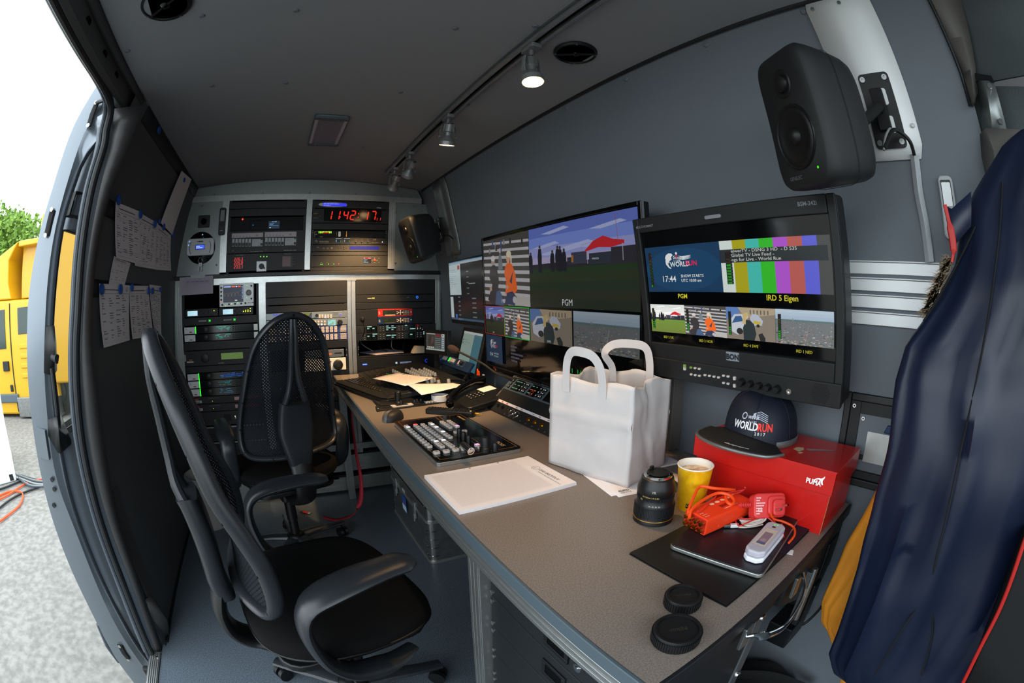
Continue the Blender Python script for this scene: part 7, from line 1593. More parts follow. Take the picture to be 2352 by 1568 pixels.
wp2 = on_right((1013, 528), .004)
t, br2 = genelec(T2, .158, .246, .145, 'dark grey loudspeaker in the far corner, over the computer screen', wp2, nw)
bracket(br2, .07, .15, T2 @ Vector((.0, 0, -.148)))
# white mounting plates bent to the wall
def wall_plate(lab, yA, yB, z0, z1, chamf, m, tilt=0.):
    c = Vector((xr((z0+z1)/2), (yA+yB)/2, (z0+z1)/2)); t = thing('mounting_plate', lab, 'plate', Matrix.Translation(c)); f = MB(); zs3 = np.linspace(z0, z1, 14); A1 = []; B1_ = []
    for i, z in enumerate(zs3):
        e = chamf if i in (0, 13) else 0; x = xr(z)-.006; A1.append(Vector((x, yA-e+tilt*(z-z0), z))-c); B1_.append(Vector((x, yB+e+tilt*(z-z0), z))-c)
    f.loft([A1, B1_]); f.build('plate', m, t, smooth=True, solid=.004); return t, c
t, c = wall_plate('white metal mounting plate on the wall behind the near loudspeaker', .215, .043, 1.488, 1.866, .010, 'white_plate', .02)
for p in ((1866, 21), (1927, 6), (2097, 288)):
    q = on_right(p, .009); f = MB(); f.lathe([(.0052, 0), (.0052, .001), (.0035, .0012), (.003, -.0002), (.0015, -.0002), (.0012, .001), (0, .001)], frame(q-c, (0, -1, 0), n=nw), 16); f.build('screw', 'steel', t, smooth=True)
t, c = wall_plate('plain grey metal mounting plate at the far end of the wall', 2.42, 2.22, 1.42, 1.855, .010, 'alu_sheet')
# cables and duct
P = [at(0, .86, 2032, 340), at(0, .885, 2050, 300), at(0, .905, 2070, 305), at(0, .92, 2090, 325), at(0, .938, 2100, 356)]
cable('speaker_cable', 'thick black cable from the near loudspeaker into the grey wall duct', P, .0045, 'cable_black')
cable('speaker_cable', 'grey cable hanging behind the near loudspeaker beside the bracket', [at(0, .86, 2030, 345), at(0, .87, 2034, 315), at(0, .885, 2044, 296), at(0, .90, 2052, 304)], .003, 'cable_grey')
f = MB(); cA = Vector((0, 0, 0)); P = [on_right(p, .010) for p in ((2100, 355), (2110, 440), (2125, 520), (2135, 602))]; f.tube(spline(P, 6), .0115, 4, flat=(1, 1, (0, 1, 0))); o = f.build('cable_duct', 'hinge_white', bevel=.001); tag(o, 'grey plastic cable duct running down from the near loudspeaker plate', 'duct')
f = MB(); q = [on_right(p, .002) for p in ((1041, 545), (1043, 575), (1046, 600))]; f.tube(q, .016, 4, flat=(1, .5, (0, 1, 0))); tag(f.build('cable_duct', 'alu_sheet'), 'pale cable duct below the far loudspeaker', 'duct')
cable('speaker_cable', 'loop of cables behind the far loudspeaker', [at(0, .80, 1010, 560), at(0, .84, 1020, 545), at(0, .88, 1030, 540), at(0, .92, 1040, 548)], .004, 'cable_black')
# slatted aluminium rail
t = thing('slatted_rail', 'wide white-silver slatted aluminium rail on the wall between monitor and coats', 'rail', Vector((.99, .17, 1.215)))
f = MB(); f.box(.015, .022, -.13, .12, -.068, .071); f.build('backing', 'alu_dark', t)
zb = -.068
for i in range(4):
    f = MB(); h_ = .0275; z = zb+.0355*i+.002; f.box(.0, .016, -.13, .12, z, z+h_*.88); f.box(-.003, .012, -.13, .12, z+h_*.92, z+h_*1.02); sl_ = f.build('slat', 'white_plate', t, bevel=.001)
# intercom handset
q = on_right((2180, 480), .010); t = thing('wall_phone', 'slim white and black telephone handset hung on the wall behind the coats', 'telephone', frame(q, (0, -1, 0), (-.10, 0, 1)))
f = MB(); f.rbox(-.0185, .0185, -.060, .066, -.006, .010, .012); f.build('body', 'hinge_white', t, bevel=.004); f = MB(); f.rbox(-.013, .013, .004, .056, .0101, .012, .003); f.build('display_frame', 'black_plastic', t); f = MB(); f.rbox(-.011, .011, .004, .051, .0121, .013, .002); f.build('display', 'white_plate', t)
# recessed black panel on the lower wall
a = on_right((1942, 905)); t = thing('wall_recess', 'black framed recess low on the wall with a loose metal plate and connectors', 'panel', frame((1.016, .268, .79), (0, -1, 0), n=(-1, 0, 0)))
f = MB(); Wp, Hp = .30, .21
for b_ in ((0, .018, 0, Hp), (Wp-.018, Wp, 0, Hp), (.018, Wp-.018, 0, .018), (.018, Wp-.018, Hp-.018, Hp)): f.box(*b_, -.004, .014)
f.build('outer_frame', 'black_plastic', t, bevel=.003); f = MB()
for b_ in ((.018, .045, .018, Hp-.018), (Wp-.045, Wp-.018, .018, Hp-.018), (.045, Wp-.045, .018, .035), (.045, Wp-.045, Hp-.045, Hp-.018)): f.box(*b_, -.004, .008)
f.build('inner_frame', 'rack_dark', t, bevel=.001); f = MB(); f.box(.045, Wp-.045, .035, Hp-.045, -.004, -.003); f.build('back', 'black_matte', t)
f = MB(); f.box(.05, .105, .06, Hp-.05, -.003, .001); f.build('plate', 'rack_dark', t); f = MB(); f.box(.072, .20, .058, .128, .004, .0055); f.build('metal_flap', 'alu', t, bevel=.0005); f = MB(); f.prism([(.115, .132), (.21, .132), (.20, .150), (.122, .150)], -.002, .012); f.build('grey_connector', 'blue_metal', t, bevel=.002)
f = MB()
for u, v in ((.027, Hp-.030), (.055, Hp-.055)): f.lathe([(.0045, 0), (.0045, .0015), (.002, .0015), (.0015, 0)], Matrix.Translation((u, v, .008)), 14)
f.build('screw', 'chrome', t); f = MB(); f.tube(spline([Vector((.15, .055, .004)), Vector((.155, .04, .008)), Vector((.18, .055, .006)), Vector((.2, .04, .006))], 5), .004, 6); f.build('loose_cable', 'cable_black', t, smooth=True)
# black conduit channel on the wall behind the monitor
f = MB(); f.box(.965, 1.015, .765, .80, ZD, 1.02); tag(f.build('cable_channel', 'trim_grey', bevel=.002), 'grey upright cable channel on the wall under the monitors', 'channel')
f = MB(); f.box(.985, 1.02, .80, .94, ZD+.001, 1.0); tag(f.build('back_board', 'rack_black', bevel=.002), 'dark board on the wall behind the white bag', 'board')
# ================================================================ OFFICE CHAIRS (local: x right, y forward)
HWT = [(.585, .17), (.605, .196), (.64, .213), (.70, .211), (.78, .201), (.86, .187), (.94, .170), (1.02, .145), (1.07, .112), (1.11, .066), (1.134, .0)]
def backy(x, z): s = max(0, (z-.60))/.53; return -.212+.018*math.sin(min(1, s*2.2)*PI)-.092*s**1.4+.045*(x/.2)**2
def hw(z): return interp(HWT, z)
def make_chair():
    t = thing('office_chair', 'chair', 'chair', Matrix.Identity(4), 'black mesh office chairs')
    side = [(.0, .580), (.10, .583), (.175, .592), (.207, .617), (.214, .66), (.210, .72), (.200, .79), (.187, .86), (.170, .94), (.147, 1.015), (.112, 1.072), (.062, 1.115), (0, 1.132)]
    loop = [Vector((x, backy(x, z), z)) for x, z in side]+[Vector((-x, backy(x, z), z)) for x, z in side[-2:0:-1]]
    f = MB(); f.tube(spline(loop, 5, closed=True), .0150, 12, flat=(1.25, .85, (0, 1, 0)), closed=True); fr = f.build('back_frame', 'chair_plastic', t, smooth=True)
    f = MB()
    for x, z in ((.10, .583), (.207, .617), (.211, .71), (.195, .82), (.170, .94), (.125, 1.055), (0, 1.132)):
        for s in ((-1, 1) if x else (1,)):
            y = backy(x, z); f.cyl((s*x, y-.0165, z), (s*x, y-.0185, z), .0048, n=12); f.cyl((s*x, y+.0165, z), (s*x, y+.0185, z), .0048, n=12)
    f.build('frame_screw', 'void', fr)
    nu, nv = 26, 40; zs4 = np.linspace(.588, 1.128, nv); f = MB(); uv = []
    for z in zs4:
        h = max(.004, hw(z)-.004)
        for i in range(nu): x = -h+2*h*i/(nu-1); f.v.append((x, backy(x, z)+.004, z)); uv.append((x, z))
    f.f = [(j*nu+i, j*nu+i+1, (j+1)*nu+i+1, (j+1)*nu+i) for j in range(nv-1) for i in range(nu-1)]; f.mi = [0]*len(f.f)
    o = f.build('back_net', 'chair_net', t, smooth=True); ul = o.data.uv_layers.new(name='UVMap')
    for lp in o.data.loops: ul.data[lp.index].uv = uv[lp.vertex_index]
    Y = lambda z, d=0: backy(0, z)-.022-d
    for s in (-1, 1):
        f = MB(); P = [Vector((s*.006, backy(0, 1.118)-.012, 1.118)), Vector((s*.009, Y(1.05, .004), 1.05)), Vector((s*.010, Y(.98, .010), .98)), Vector((s*.017, Y(.90, .02), .90)), Vector((s*.032, Y(.84, .028), .84)), Vector((s*.050, Y(.79, .030), .79))]; f.tube(spline(P, 5), [.0105]*8+[.0115]*12+[.013]*6, 10); f.build('back_spine', 'chair_plastic', t, smooth=True)
    f = MB(); nz = 14; L_ = []
    for s, n0 in ((1, .0), (-1, .0)):
        pass
    rings = []
    for i in range(nz):
        q = i/(nz-1); z = .815-.27*q; w_ = .062+.016*math.sin(min(1, q*1.6)*PI*.5)-.034*max(0, q-.45)/.55; y0_ = Y(z, .022+.012*math.sin(q*PI)); R_ = []
        for k in range(20):
            a = 2*PI*k/20; ca, sa = math.cos(a), math.sin(a); R_.append((w_*math.copysign(abs(ca)**.5, ca), y0_+.026*math.copysign(abs(sa)**.7, sa), z+.012*(1-(ca)**2)*(-1 if i == 0 else 0)))
        rings.append(R_)
    f.v = [p for r in rings for p in r]; f.f = [(j*20+i, j*20+(i+1) % 20, (j+1)*20+(i+1) % 20, (j+1)*20+i) for j in range(nz-1) for i in range(20)]+[tuple(range(20)), tuple(range((nz-1)*20, nz*20))[::-1]]; f.mi = [0]*len(f.f)
    f.build('lumbar_cover', 'chair_plastic', t, smooth=True, ang=50)
    f = MB(); P = [Vector((0, Y(.565, .03), .57)), Vector((0, -.285, .50)), Vector((0, -.275, .43)), Vector((0, -.22, .385)), Vector((0, -.12, .375)), Vector((0, 0, .385))]; f.tube(spline(P, 5), [.048]*6+[.046]*10+[.055]*12, 14, flat=(1, .42, (1, 0, 0))); f.build('back_bracket', 'chair_black', t, smooth=True)
    # seat
    f = MB()
    def seat(u, v):
        a = 2*PI*u; e = .62; ca, sa = math.cos(a), math.sin(a); x = .245*math.copysign(abs(ca)**e, ca)*(1-.10*max(0, -sa)); y = .002+.228*math.copysign(abs(sa)**e, sa)
        if v < .35: k = v/.35; s = .86+.14*math.sin(k*PI/2); z = .418+.034*k
        elif v < .55: k = (v-.35)/.2; s = 1.0; z = .452+.02*k
        else: k = (v-.55)/.45; s = math.cos(k*PI/2)**.42 if k < 1 else 0; z = .472+.030*math.sin(k*PI/2)
        z -= .028*max(0, (y*s-.13)/.13)**2; z += .016*(x*s/.245)**2; z += .012*max(0, -(y*s)/.2)
        return Vector((x*s, y*s, z))
    f.grid(seat, 56, 26, closeu=True); f.build('seat_cushion', 'chair_fabric', t, smooth=True)
    f = MB(); f.tube([seat(i/56, .36)*1.0 for i in range(56)], .0035, 6, closed=True); f.build('seat_piping', 'chair_black', t, smooth=True)
    f = MB(); f.rbox(-.19, .19, -.19, .20, .402, .425, .06); f.build('seat_shell', 'chair_black', t, bevel=.006)
    f = MB(); f.rbox(-.065, .065, -.13, .12, .345, .402, .02); f.build('mechanism', 'chair_black', t, bevel=.006)
    f = MB(); f.tube([(.06, -.02, .375), (.15, -.02, .372), (.20, -.03, .368)], .006, 8); f.tube([(.20, -.03, .368), (.225, -.033, .366), (.26, -.036, .362)], [.010, .014, .011], 10, flat=(1.2, .5, (0, 1, 0))); f.build('height_lever', 'chair_black', t, smooth=True)
    # arms
    for s in (-1, 1):
        P = [Vector((s*x, y, z)) for x, y, z in ((.246, .135, .680), (.250, .09, .684), (.256, .02, .684), (.262, -.05, .676), (.264, -.098, .658), (.265, -.120, .62), (.265, -.118, .56), (.263, -.095, .49), (.258, -.04, .435), (.245, .05, .412), (.22, .12, .408))]; Q = spline(P, 6); n_ = len(Q)
        rr = [.036*(.55+.45*min(1, i/4)) if i < 8 else .036+(.005*math.sin(min(1, (i-8)/16)*PI)) if i < 26 else .034 if i < n_-8 else .034*(.5+.5*(n_-1-i)/8) for i in range(n_)]
        f = MB(); f.tube(Q, rr, 14, flat=(1, .40, (1, 0, 0))); f.build('armrest', 'chair_plastic', t, smooth=True)
    # column and five-star base
    f = MB(); f.cyl((0, 0, .30), (0, 0, .35), .030, n=24); f.cyl((0, 0, .20), (0, 0, .31), .026, n=24); f.cyl((0, 0, .10), (0, 0, .21), .0225, n=24); f.build('gas_column', 'chair_black', t, smooth=True, ang=30)
    f = MB(); f.lathe([(.05, .075), (.055, .09), (.045, .115), (.03, .125), (0, .125)], n=30); f.build('base_hub', 'chair_black', t, smooth=True, ang=40)
    for k in range(5):
        a = 2*PI*k/5+R(8); T = Matrix.Rotation(a, 4, 'Z'); f = MB(); f.tube([T @ Vector(p) for p in ((.03, 0, .10), (.12, 0, .098), (.22, 0, .086), (.285, 0, .080))], [.034, .028, .024, .022], 10, flat=(1, .48, tuple(T @ Vector((0, 1, 0))))); lg = f.build('leg', 'chair_plastic', t, smooth=True)
        b = a+.9*k; C_ = T @ Vector((.272, 0, .028)); S = Matrix.Translation(C_) @ Matrix.Rotation(b, 4, 'Z'); f = MB()
        for s in (-1, 1): f.cyl(S @ Vector((s*.006, 0, 0)), S @ Vector((s*.022, 0, 0)), .0275, n=18)
        f.cyl(C_, C_+Vector((0, 0, .05)), .006, n=8); f.build('caster', 'chair_black', lg, smooth=True, ang=40)
    return t
ch = make_chair(); ch['label'] = 'black mesh office chair nearest the camera, seen from its side with grey-lit frame'
KIDS.clear(); c2 = copy_tree(ch); c2['label'] = 'black mesh office chair facing the racks, its back to the camera'
ch.matrix_world = Matrix.Translation((.012, .94, 0)) @ Matrix.Rotation(R(-78), 4, 'Z')
c2.matrix_world = Matrix.Translation((-.052, 1.92, 0)) @ Matrix.Rotation(R(18), 4, 'Z')
# ================================================================ LEFT WALL: magnet strips, sheets, magnets
WL = lambda p, o=.003: on_left(p, o)
def strip(lab, pa, pb, h):
    a, b = WL(pa), WL(pb); f = MB(); z = (a.z+b.z)/2; n_ = 8; f.loft([[Vector((xl(z+q*h/2)+.003, a.y+(b.y-a.y)*i/n_, z+q*h/2)) for i in range(n_+1)] for q in (-1, 0, 1)]); return tag(f.build('magnet_strip', 'magnetic_black', smooth=True, solid=.002), lab, 'strip')
strip('upper black magnet strip on the left wall holding the first row of sheets', (245, 470), (388, 560), .055)
strip('lower black magnet strip on the left wall holding the second row of sheets', (214, 668), (372, 668), .055)
strip('topmost black magnet strip under the ceiling edge on the left wall', (330, 268), (455, 432), .07)
def wall_sheet(lab, P, seed, off=.006, rows=18, number=False, curl=.012):
    """P: the sheet's corners as seen: top near, top far, bottom far, bottom near"""
    Q = [WL(p, off) for p in P]; o = sum(Q, Vector())/4; f = MB(); rn = random.Random(seed)
    def fn(u, v):
        p = (Q[0].lerp(Q[1], u)).lerp(Q[3].lerp(Q[2], u), v); p.x = max(p.x, xl(p.z)+off)+curl*(v**2)*(.6+.4*math.sin(3*u+seed)); return p-o
    f.grid(fn, 10, 10); t = f.build('note_sheet', 'paper', smooth=True); t.location = o; tag(t, lab, 'paper', 'sheets pinned to the left wall')
    d = DK(0)
    def pp(u, v): q = fn(u, 1-v); return (q.x+.0012, q.y, q.z)
    if rows:
        d.rect(.12, .90, .75, .915, '#55505a'); d.rect(.05, .845, .95, .849, '#6a6670')
        for i in range(rows):
            v = .80-.72*i/rows
            for k in range(4):
                if rn.random() < .62: u = .06+.22*k; d.rect(u, v, u+rn.uniform(.04, .17), v+.012, '#6a6570', False)
            if rn.random() < .25: d.rect(.06, v-.012, .9, v-.009, '#8a8590', False)
        d.frame(.05, .06, .95, .845, .003, '#8a8590')
        if number: d.ring(.88, .92, .035, .006, '#2a2a30', 14); d.text(number, .865, .885, .06, '#2a2a30')
    d.v = [pp(u, v) for u, v, n in d.v]
    if d.v: d.build('print', 'print', t)
    return t
wall_sheet('upright sheet showing between the two rows, a column of small print down it', ((262, 588), (300, 604), (286, 655), (248, 652)), 2, .004, 8, curl=.004)
wall_sheet('first and nearest sheet of the upper row on the left wall', ((266, 463), (322, 486), (326, 609), (263, 592)), 3, .010)
wall_sheet('second sheet of the upper row, half covered by the first', ((322, 489), (362, 512), (354, 619), (308, 610)), 4, .007, number='2')
wall_sheet('last sheet of the upper row, partly hidden, under the long folded sheet', ((360, 512), (393, 540), (389, 622), (354, 619)), 5, .004)
wall_sheet('long white sheet folded over near the ceiling corner', ((417, 392), (440, 412), (394, 540), (368, 512)), 6, .012, 0, curl=.006)
wall_sheet('nearest sheet of the lower row with a circled number', ((228, 651), (298, 655), (296, 781), (233, 799)), 7, .008, number='3')
wall_sheet('middle sheet of the lower row, between two blue magnets', ((298, 656), (341, 656), (352, 771), (299, 779)), 8, .007)
wall_sheet('last and narrowest sheet of the lower row', ((343, 653), (370, 657), (370, 790), (352, 768)), 9, .005)
for i, (p, r) in enumerate((((272, 459), .017), ((322, 492), .017), ((355, 514), .017), ((366, 508), .012), ((375, 521), .017), ((233, 664), .018), ((276, 664), .018), ((302, 660), .015), ((341, 668), .016), ((350, 668), .015), ((367, 665), .012), ((364, 299), .015), ((422, 413), .012), ((397, 540), .012))):
    q = WL(p, .014 if i not in (11,) else .006); lab = ('blue magnet at the near top corner of the upper row', 'blue magnet between the first two upper sheets', 'blue magnet on the circled upper sheet', 'small blue magnet just behind the circled upper sheet', 'blue magnet on the foot of the long folded sheet', 'blue magnet at the near top corner of the lower row', 'blue magnet beside the circled number of the lower row', 'blue magnet at the near edge of the middle lower sheet', 'blue magnet at the far edge of the middle lower sheet', 'blue magnet on the near edge of the narrowest sheet', 'blue magnet on the far edge of the narrowest sheet', 'lone blue magnet high on the wall under the ceiling edge', 'blue magnet at the top of the long folded sheet', 'blue magnet at the far side of the long folded sheet')[i]
    f = MB(); f.lathe([(r, 0), (r, .006), (r*.8, .008), (0, .008)], n=24); o = f.build('magnet', 'blue_magnet', smooth=True, ang=40); o.matrix_world = frame(q, (0, 1, 0), n=(1, 0, 0)); tag(o, lab, 'magnet', 'blue magnets on the left wall')
# ================================================================ SLIDING DOOR, pushed back outside
dr = thing('sliding_door', 'open silver-grey sliding door of the van with window and black inner handle', 'door', Vector((-.9, 1.7, .8)))
def Dr(name, m, f, par=None, **k): f.v = [(x+.9, y-1.7, z-.8) for x, y, z in f.v]; return f.build(name, m, par or dr, **k)
YD = 1.30
dc0 = resample(A(YD, [(228, 188), (224, 194), (173, 281), (146, 350), (120, 434), (92, 530), (66, 679), (63, 733), (63, 850), (75, 977), (111, 1160), (155, 1287), (205, 1395), (240, 1465), (272, 1520), (322, 1585)]), 44)
dc1 = resample(A(YD+.002, [(244, 215), (240, 232), (205, 285), (189, 316), (158, 408), (125, 536), (108, 663), (104, 733), (102, 850), (108, 949), (130, 1099), (183, 1243), (255, 1414), (300, 1490), (352, 1560)]), 44)
dc2 = resample(A(YD+.016, [(260, 235), (250, 290), (245, 301), (206, 350), (194, 367), (168, 439), (143, 526), (125, 663), (120, 733), (120, 850), (128, 949), (141, 1030), (165, 1143), (214, 1281), (281, 1420), (322, 1490), (368, 1545)]), 44)
out = [p+Vector((-.005, .02, 0)) for p in dc0]; o2 = [p+Vector((-.0, .9, 0)) for p in out]
mid = [a.lerp(b, .5)+Vector((0, -.006, 0)) for a, b in zip(dc0, dc1)]
wo = [i for i, p in enumerate(dc0) if .78 < p.z < 1.50]; j0, j1 = wo[0], wo[-1]
f = MB(); f.loft([out, dc0, mid, dc1]); f.loft([o2[:j0+1], out[:j0+1]]); f.loft([o2[j1:], out[j1:]]); Dr('edge_panel', 'paint', f, smooth=True, ang=60)
rdg = [p+Vector((-.006, -.008, 0)) for p in dc2]
f = MB(); f.loft([dc1, [a.lerp(b, .5)+Vector((0, .012, 0)) for a, b in zip(dc1, dc2)], rdg, [p+Vector((.0, .004, 0)) for p in dc2], [p+Vector((-.004, .010, 0)) for p in dc2]]); Dr('inner_ridge', 'paint', f, smooth=True, ang=70)
inn = [p+Vector((-.004, .010, 0)) for p in dc2]; n_ = len(inn)
wi = [i for i, p in enumerate(inn) if .78 < p.z < 1.47]; i0, i1 = wi[0], wi[-1]
f = MB(); f.loft([[p for p in inn], [p+Vector((-.002, .006, 0)) for p in inn]]); f.loft([[p+Vector(q) for p in inn[:i0+1]] for q in ((-.002, .006, 0), (.03, .022, 0), (.035, .04, 0), (.06, .06, 0), (.05, .82, 0))]); f.loft([[p+Vector(q) for p in inn[i1:]] for q in ((-.002, .006, 0), (.045, .030, 0), (.052, .045, 0), (.075, .052, 0), (.12, .08, 0), (.10, .82, 0))]); f.loft([[p+Vector((.012, .72, 0)) for p in inn[i0:i1+1]], [p+Vector((.012, .82, 0)) for p in inn[i0:i1+1]]])
Dr('inner_panel', 'paint', f, smooth=True, ang=50)
mat('door_glass', '#b9bda0', .2, alpha=.4)
f = MB(); f.loft([[p+Vector((-.008, .008, 0)) for p in inn[i0:i1+1]], [p+Vector((-.004, .72, 0)) for p in inn[i0:i1+1]]]); Dr('window_pane', 'door_glass', f, smooth=True)
f = MB(); P = [p+Vector((-.002, .008, 0)) for p in inn[i0:i1+1]]+[inn[i1]+Vector((.01, .72, 0)), inn[i0]+Vector((.01, .72, 0))]; f.tube(P, .005, 6, closed=True); Dr('window_seal', 'rubber', f, smooth=True)
# handle
B = lambda px, py, y=1.30: at(1, y-(.05 if y > 1.315 else 0), px, py)
f = MB(); f.loft([[B(107, 750), B(103, 790), B(102, 856)], [B(124, 747, 1.36), B(126, 800, 1.36), B(122, 862, 1.36)], [B(126, 780, 1.42), B(128, 820, 1.42), B(128, 850, 1.42)]]); Dr('handle_base', 'black_plastic', f, smooth=True, solid=.012)
f = MB(); f.tube(spline([B(120, 845, 1.34), B(127, 900, 1.34), B(133, 955, 1.34), B(136, 1000, 1.34)], 6), .012, 10, flat=(1, .8, (0, 1, 0))); Dr('pull_handle', 'black_plastic', f, smooth=True)
f = MB(); f.loft([[B(112, 964), B(114, 1000), B(136, 1038)], [B(130, 955, 1.33), B(134, 985, 1.32), B(140, 1040, 1.32)], [B(138, 955, 1.40), B(150, 985, 1.41), B(166, 1015, 1.42)]]); Dr('handle_foot', 'black_plastic', f, smooth=True, solid=.014)
f = MB(); f.tube([B(120, 820, 1.33), B(130, 826, 1.32), B(132, 816, 1.33)], [.010, .013, .007], 10); Dr('latch_lever', 'rubber', f, smooth=True)
# recessed grip above the window
f = MB(); P = [B(176, 440, 1.36), B(204, 447, 1.42), B(198, 502, 1.42), B(160, 492, 1.36)]; f.add(P+[p+Vector((-.03, .01, 0)) for p in P], [(0, 1, 5, 4), (1, 2, 6, 5), (2, 3, 7, 6), (3, 0, 4, 7), (4, 5, 6, 7)]); Dr('grip_recess', 'black_plastic', f, solid=.006)
f = MB(); P = [B(233, 340, 1.37), B(216, 372, 1.36), B(203, 420, 1.35), B(198, 440, 1.36)]; f.tube(spline(P, 6), .003, 6); Dr('trim_line', 'rubber', f)
def latch(pts, w_=.014):
    f = MB(); f.tube([Vector(p) for p in pts], w_, 8, flat=(1, .5, (1, 0, 0))); l = Dr('latch_plate', 'black_matte', f, smooth=True); f = MB()
    for p in (pts[0], pts[-1]): q = Vector(p)+Vector((0, -.008, 0)); f.cyl(q, q+Vector((0, -.003, 0)), .007, n=12)
    Dr('latch_bolt', 'chrome', f, l)
    return l
latch([B(121, 482, 1.295), B(114, 510, 1.295), B(107, 541, 1.295)]); latch([B(275, 1481, 1.292), B(285, 1500, 1.292), B(295, 1512, 1.292)]); latch([B(222, 238, 1.285), B(212, 262, 1.285), B(204, 290, 1.285)], .012)
f = MB(); f.tube([B(222, 236, 1.28), B(232, 232, 1.27), B(246, 228, 1.25)], .008, 8); Dr('roller_arm', 'black_plastic', f)
f = MB()
for p in ((120, 1101), (125, 1123), (124, 1160)): q = B(*p, 1.292); f.cyl(q, q+Vector((0, -.004, 0)), .0085, n=12)
Dr('rubber_buffer', 'rubber', f)
f = MB(); P = [B(108, 978, 1.288), B(147, 985, 1.292), B(120, 1052, 1.288), B(94, 1042, 1.286)]; f.loft([[B(84, 979, 1.294), B(92, 1050, 1.294)], [B(104, 988, 1.290), B(114, 1056, 1.290)]]); Dr('raised_pad', 'paint', f, solid=.008)
f = MB(); f.box(-.80, -.71, 1.20, 1.26, -.16, -.06); f.box(-.86, -.78, 1.22, 1.25, -.14, -.09); Dr('lower_roller', 'black_matte', f, bevel=.01)
f = MB(); f.tube([B(228, 1440, 1.29)+Vector((-.01, .02, 0)), B(250, 1490, 1.29)+Vector((-.012, .02, 0)), B(276, 1526, 1.29)+Vector((-.01, .02, 0))], .012, 8); Dr('side_moulding', 'rubber_grey', f)
# ================================================================ OUTSIDE
GZ = -.46
f = MB(); f.grid(lambda u, v: (-60+75*u, -20+110*v, GZ), 2, 2); struct('ground', f, 'asphalt')
TY = 7.0; K = lambda px, py: at(1, TY, px, py)
tk = thing('yellow_truck', 'bright yellow truck cab with roof fairing parked beyond the sliding door', 'truck', Vector((-5.6, TY, GZ)))
def Tk(name, m, f, **k): f.v = [(x+5.6, y-TY, z-GZ) for x, y, z in f.v]; return f.build(name, m, tk, **k)
def plate(P, y0, y1): f = MB(); n_ = len(P); f.add([(p.x, y0, p.z) for p in P]+[(p.x, y1, p.z) for p in P], [tuple(range(n_)), tuple(range(n_, 2*n_))[::-1]]+[(i, (i+1) % n_, n_+(i+1) % n_, n_+i) for i in range(n_)]); return f
xr_ = -4.4
P = [K(-30, 690), K(20, 688), K(70, 684)]; P2_ = [Vector((xr_, 0, P[-1].z)), Vector((xr_, 0, K(0, 952).z)), Vector((K(-60, 952).x, 0, K(0, 952).z)), Vector((K(-60, 952).x, 0, K(0, 700).z))]
Tk('cab_body', 'yellow_paint', plate([K(-60, 694), K(70, 686)]+P2_[:3], TY, TY+2.0), bevel=.05)
f = MB(); c_ = [K(40, 553), K(22, 600), K(18, 640), K(24, 688)]; e_ = [K(-60, 640), K(-60, 660), K(-60, 675), K(-60, 690)]
f.add([(p.x, TY, p.z) for p in (K(42, 553), K(19, 600), K(18, 650), K(25, 688), K(-60, 694), K(-60, 640))]+[(p.x, TY+1.9, p.z) for p in (K(42, 553), K(19, 600), K(18, 650), K(25, 688), K(-60, 694), K(-60, 640))], [tuple(range(6)), tuple(range(6, 12))[::-1]]+[(i, (i+1) % 6, 6+(i+1) % 6, 6+i) for i in range(6)]); Tk('roof_fairing', 'yellow_paint', f, bevel=.03)
f = MB(); a, b = K(42, 553), K(25, 688); f.box(a.x-.02, xr_+.2, TY+.25, TY+1.9, b.z, a.z-.02); f.box(a.x, xr_+.2, TY+.02, TY+1.9, a.z-.10, a.z); Tk('fairing_back', 'yellow_paint', f, bevel=.02)
f = MB(); f.box(K(22, 700).x-.012, K(22, 700).x+.012, TY-.012, TY, K(0, 945).z, K(0, 700).z); Tk('door_gap', 'rubber', f)
f = MB(); f.box(K(-40, 0+715).x, K(11, 715).x, TY-.015, TY, K(0, 802).z, K(0, 712).z); f.box(K(41, 740).x, K(41, 740).x+.9, TY-.015, TY, K(0, 772).z, K(0, 712).z); Tk('window', 'truck_glass', f, bevel=.01)
f = MB(); f.box(K(-60, 915).x, K(45, 915).x, TY-.05, TY, K(20, 924).z, K(20, 904).z); Tk('side_strip', 'desk_edge', f, bevel=.02)
f = MB(); f.box(K(9, 840).x, K(22, 840).x, TY-.05, TY, K(0, 853).z, K(0, 830).z); f.box(K(25, 890).x, K(31, 890).x, TY-.03, TY, K(0, 900).z, K(0, 884).z); Tk('door_handle', 'black_plastic', f, bevel=.02)
f = MB()
for i in range(4): f.box(K(46, 0+800).x, K(46, 800).x+.8, TY-.025, TY, K(0, 800+22*i).z-.03, K(0, 800+22*i).z+.05)
Tk('pressed_rib', 'yellow_paint', f, bevel=.02)
f = MB(); f.box(K(128, 700).x-.5, K(190, 700).x+.3, TY-.02, TY+2, K(150, 880).z, K(150, 480).z); Tk('cargo_body', 'yellow_paint', f, bevel=.05)
f = MB(); f.box(K(46, 930).x, xr_, TY-.08, TY+.3, K(0, 955).z, K(0, 912).z); Tk('storage_box', 'steel', f, bevel=.01)
f = MB(); f.box(K(-60, 950).x, xr_, TY+.1, TY+1.9, GZ+.25, K(0, 950).z); Tk('underbody', 'void', f)
for x in (K(-60, 0+900).x+.1, xr_-.1): f = MB(); f.cyl((x, TY+.15, GZ+.42), (x, TY+.5, GZ+.42), .42, n=28); f.cyl((x, TY+.12, GZ+.42), (x, TY+.15, GZ+.42), .22, n=20); Tk('wheel', 'rubber', f, smooth=True)
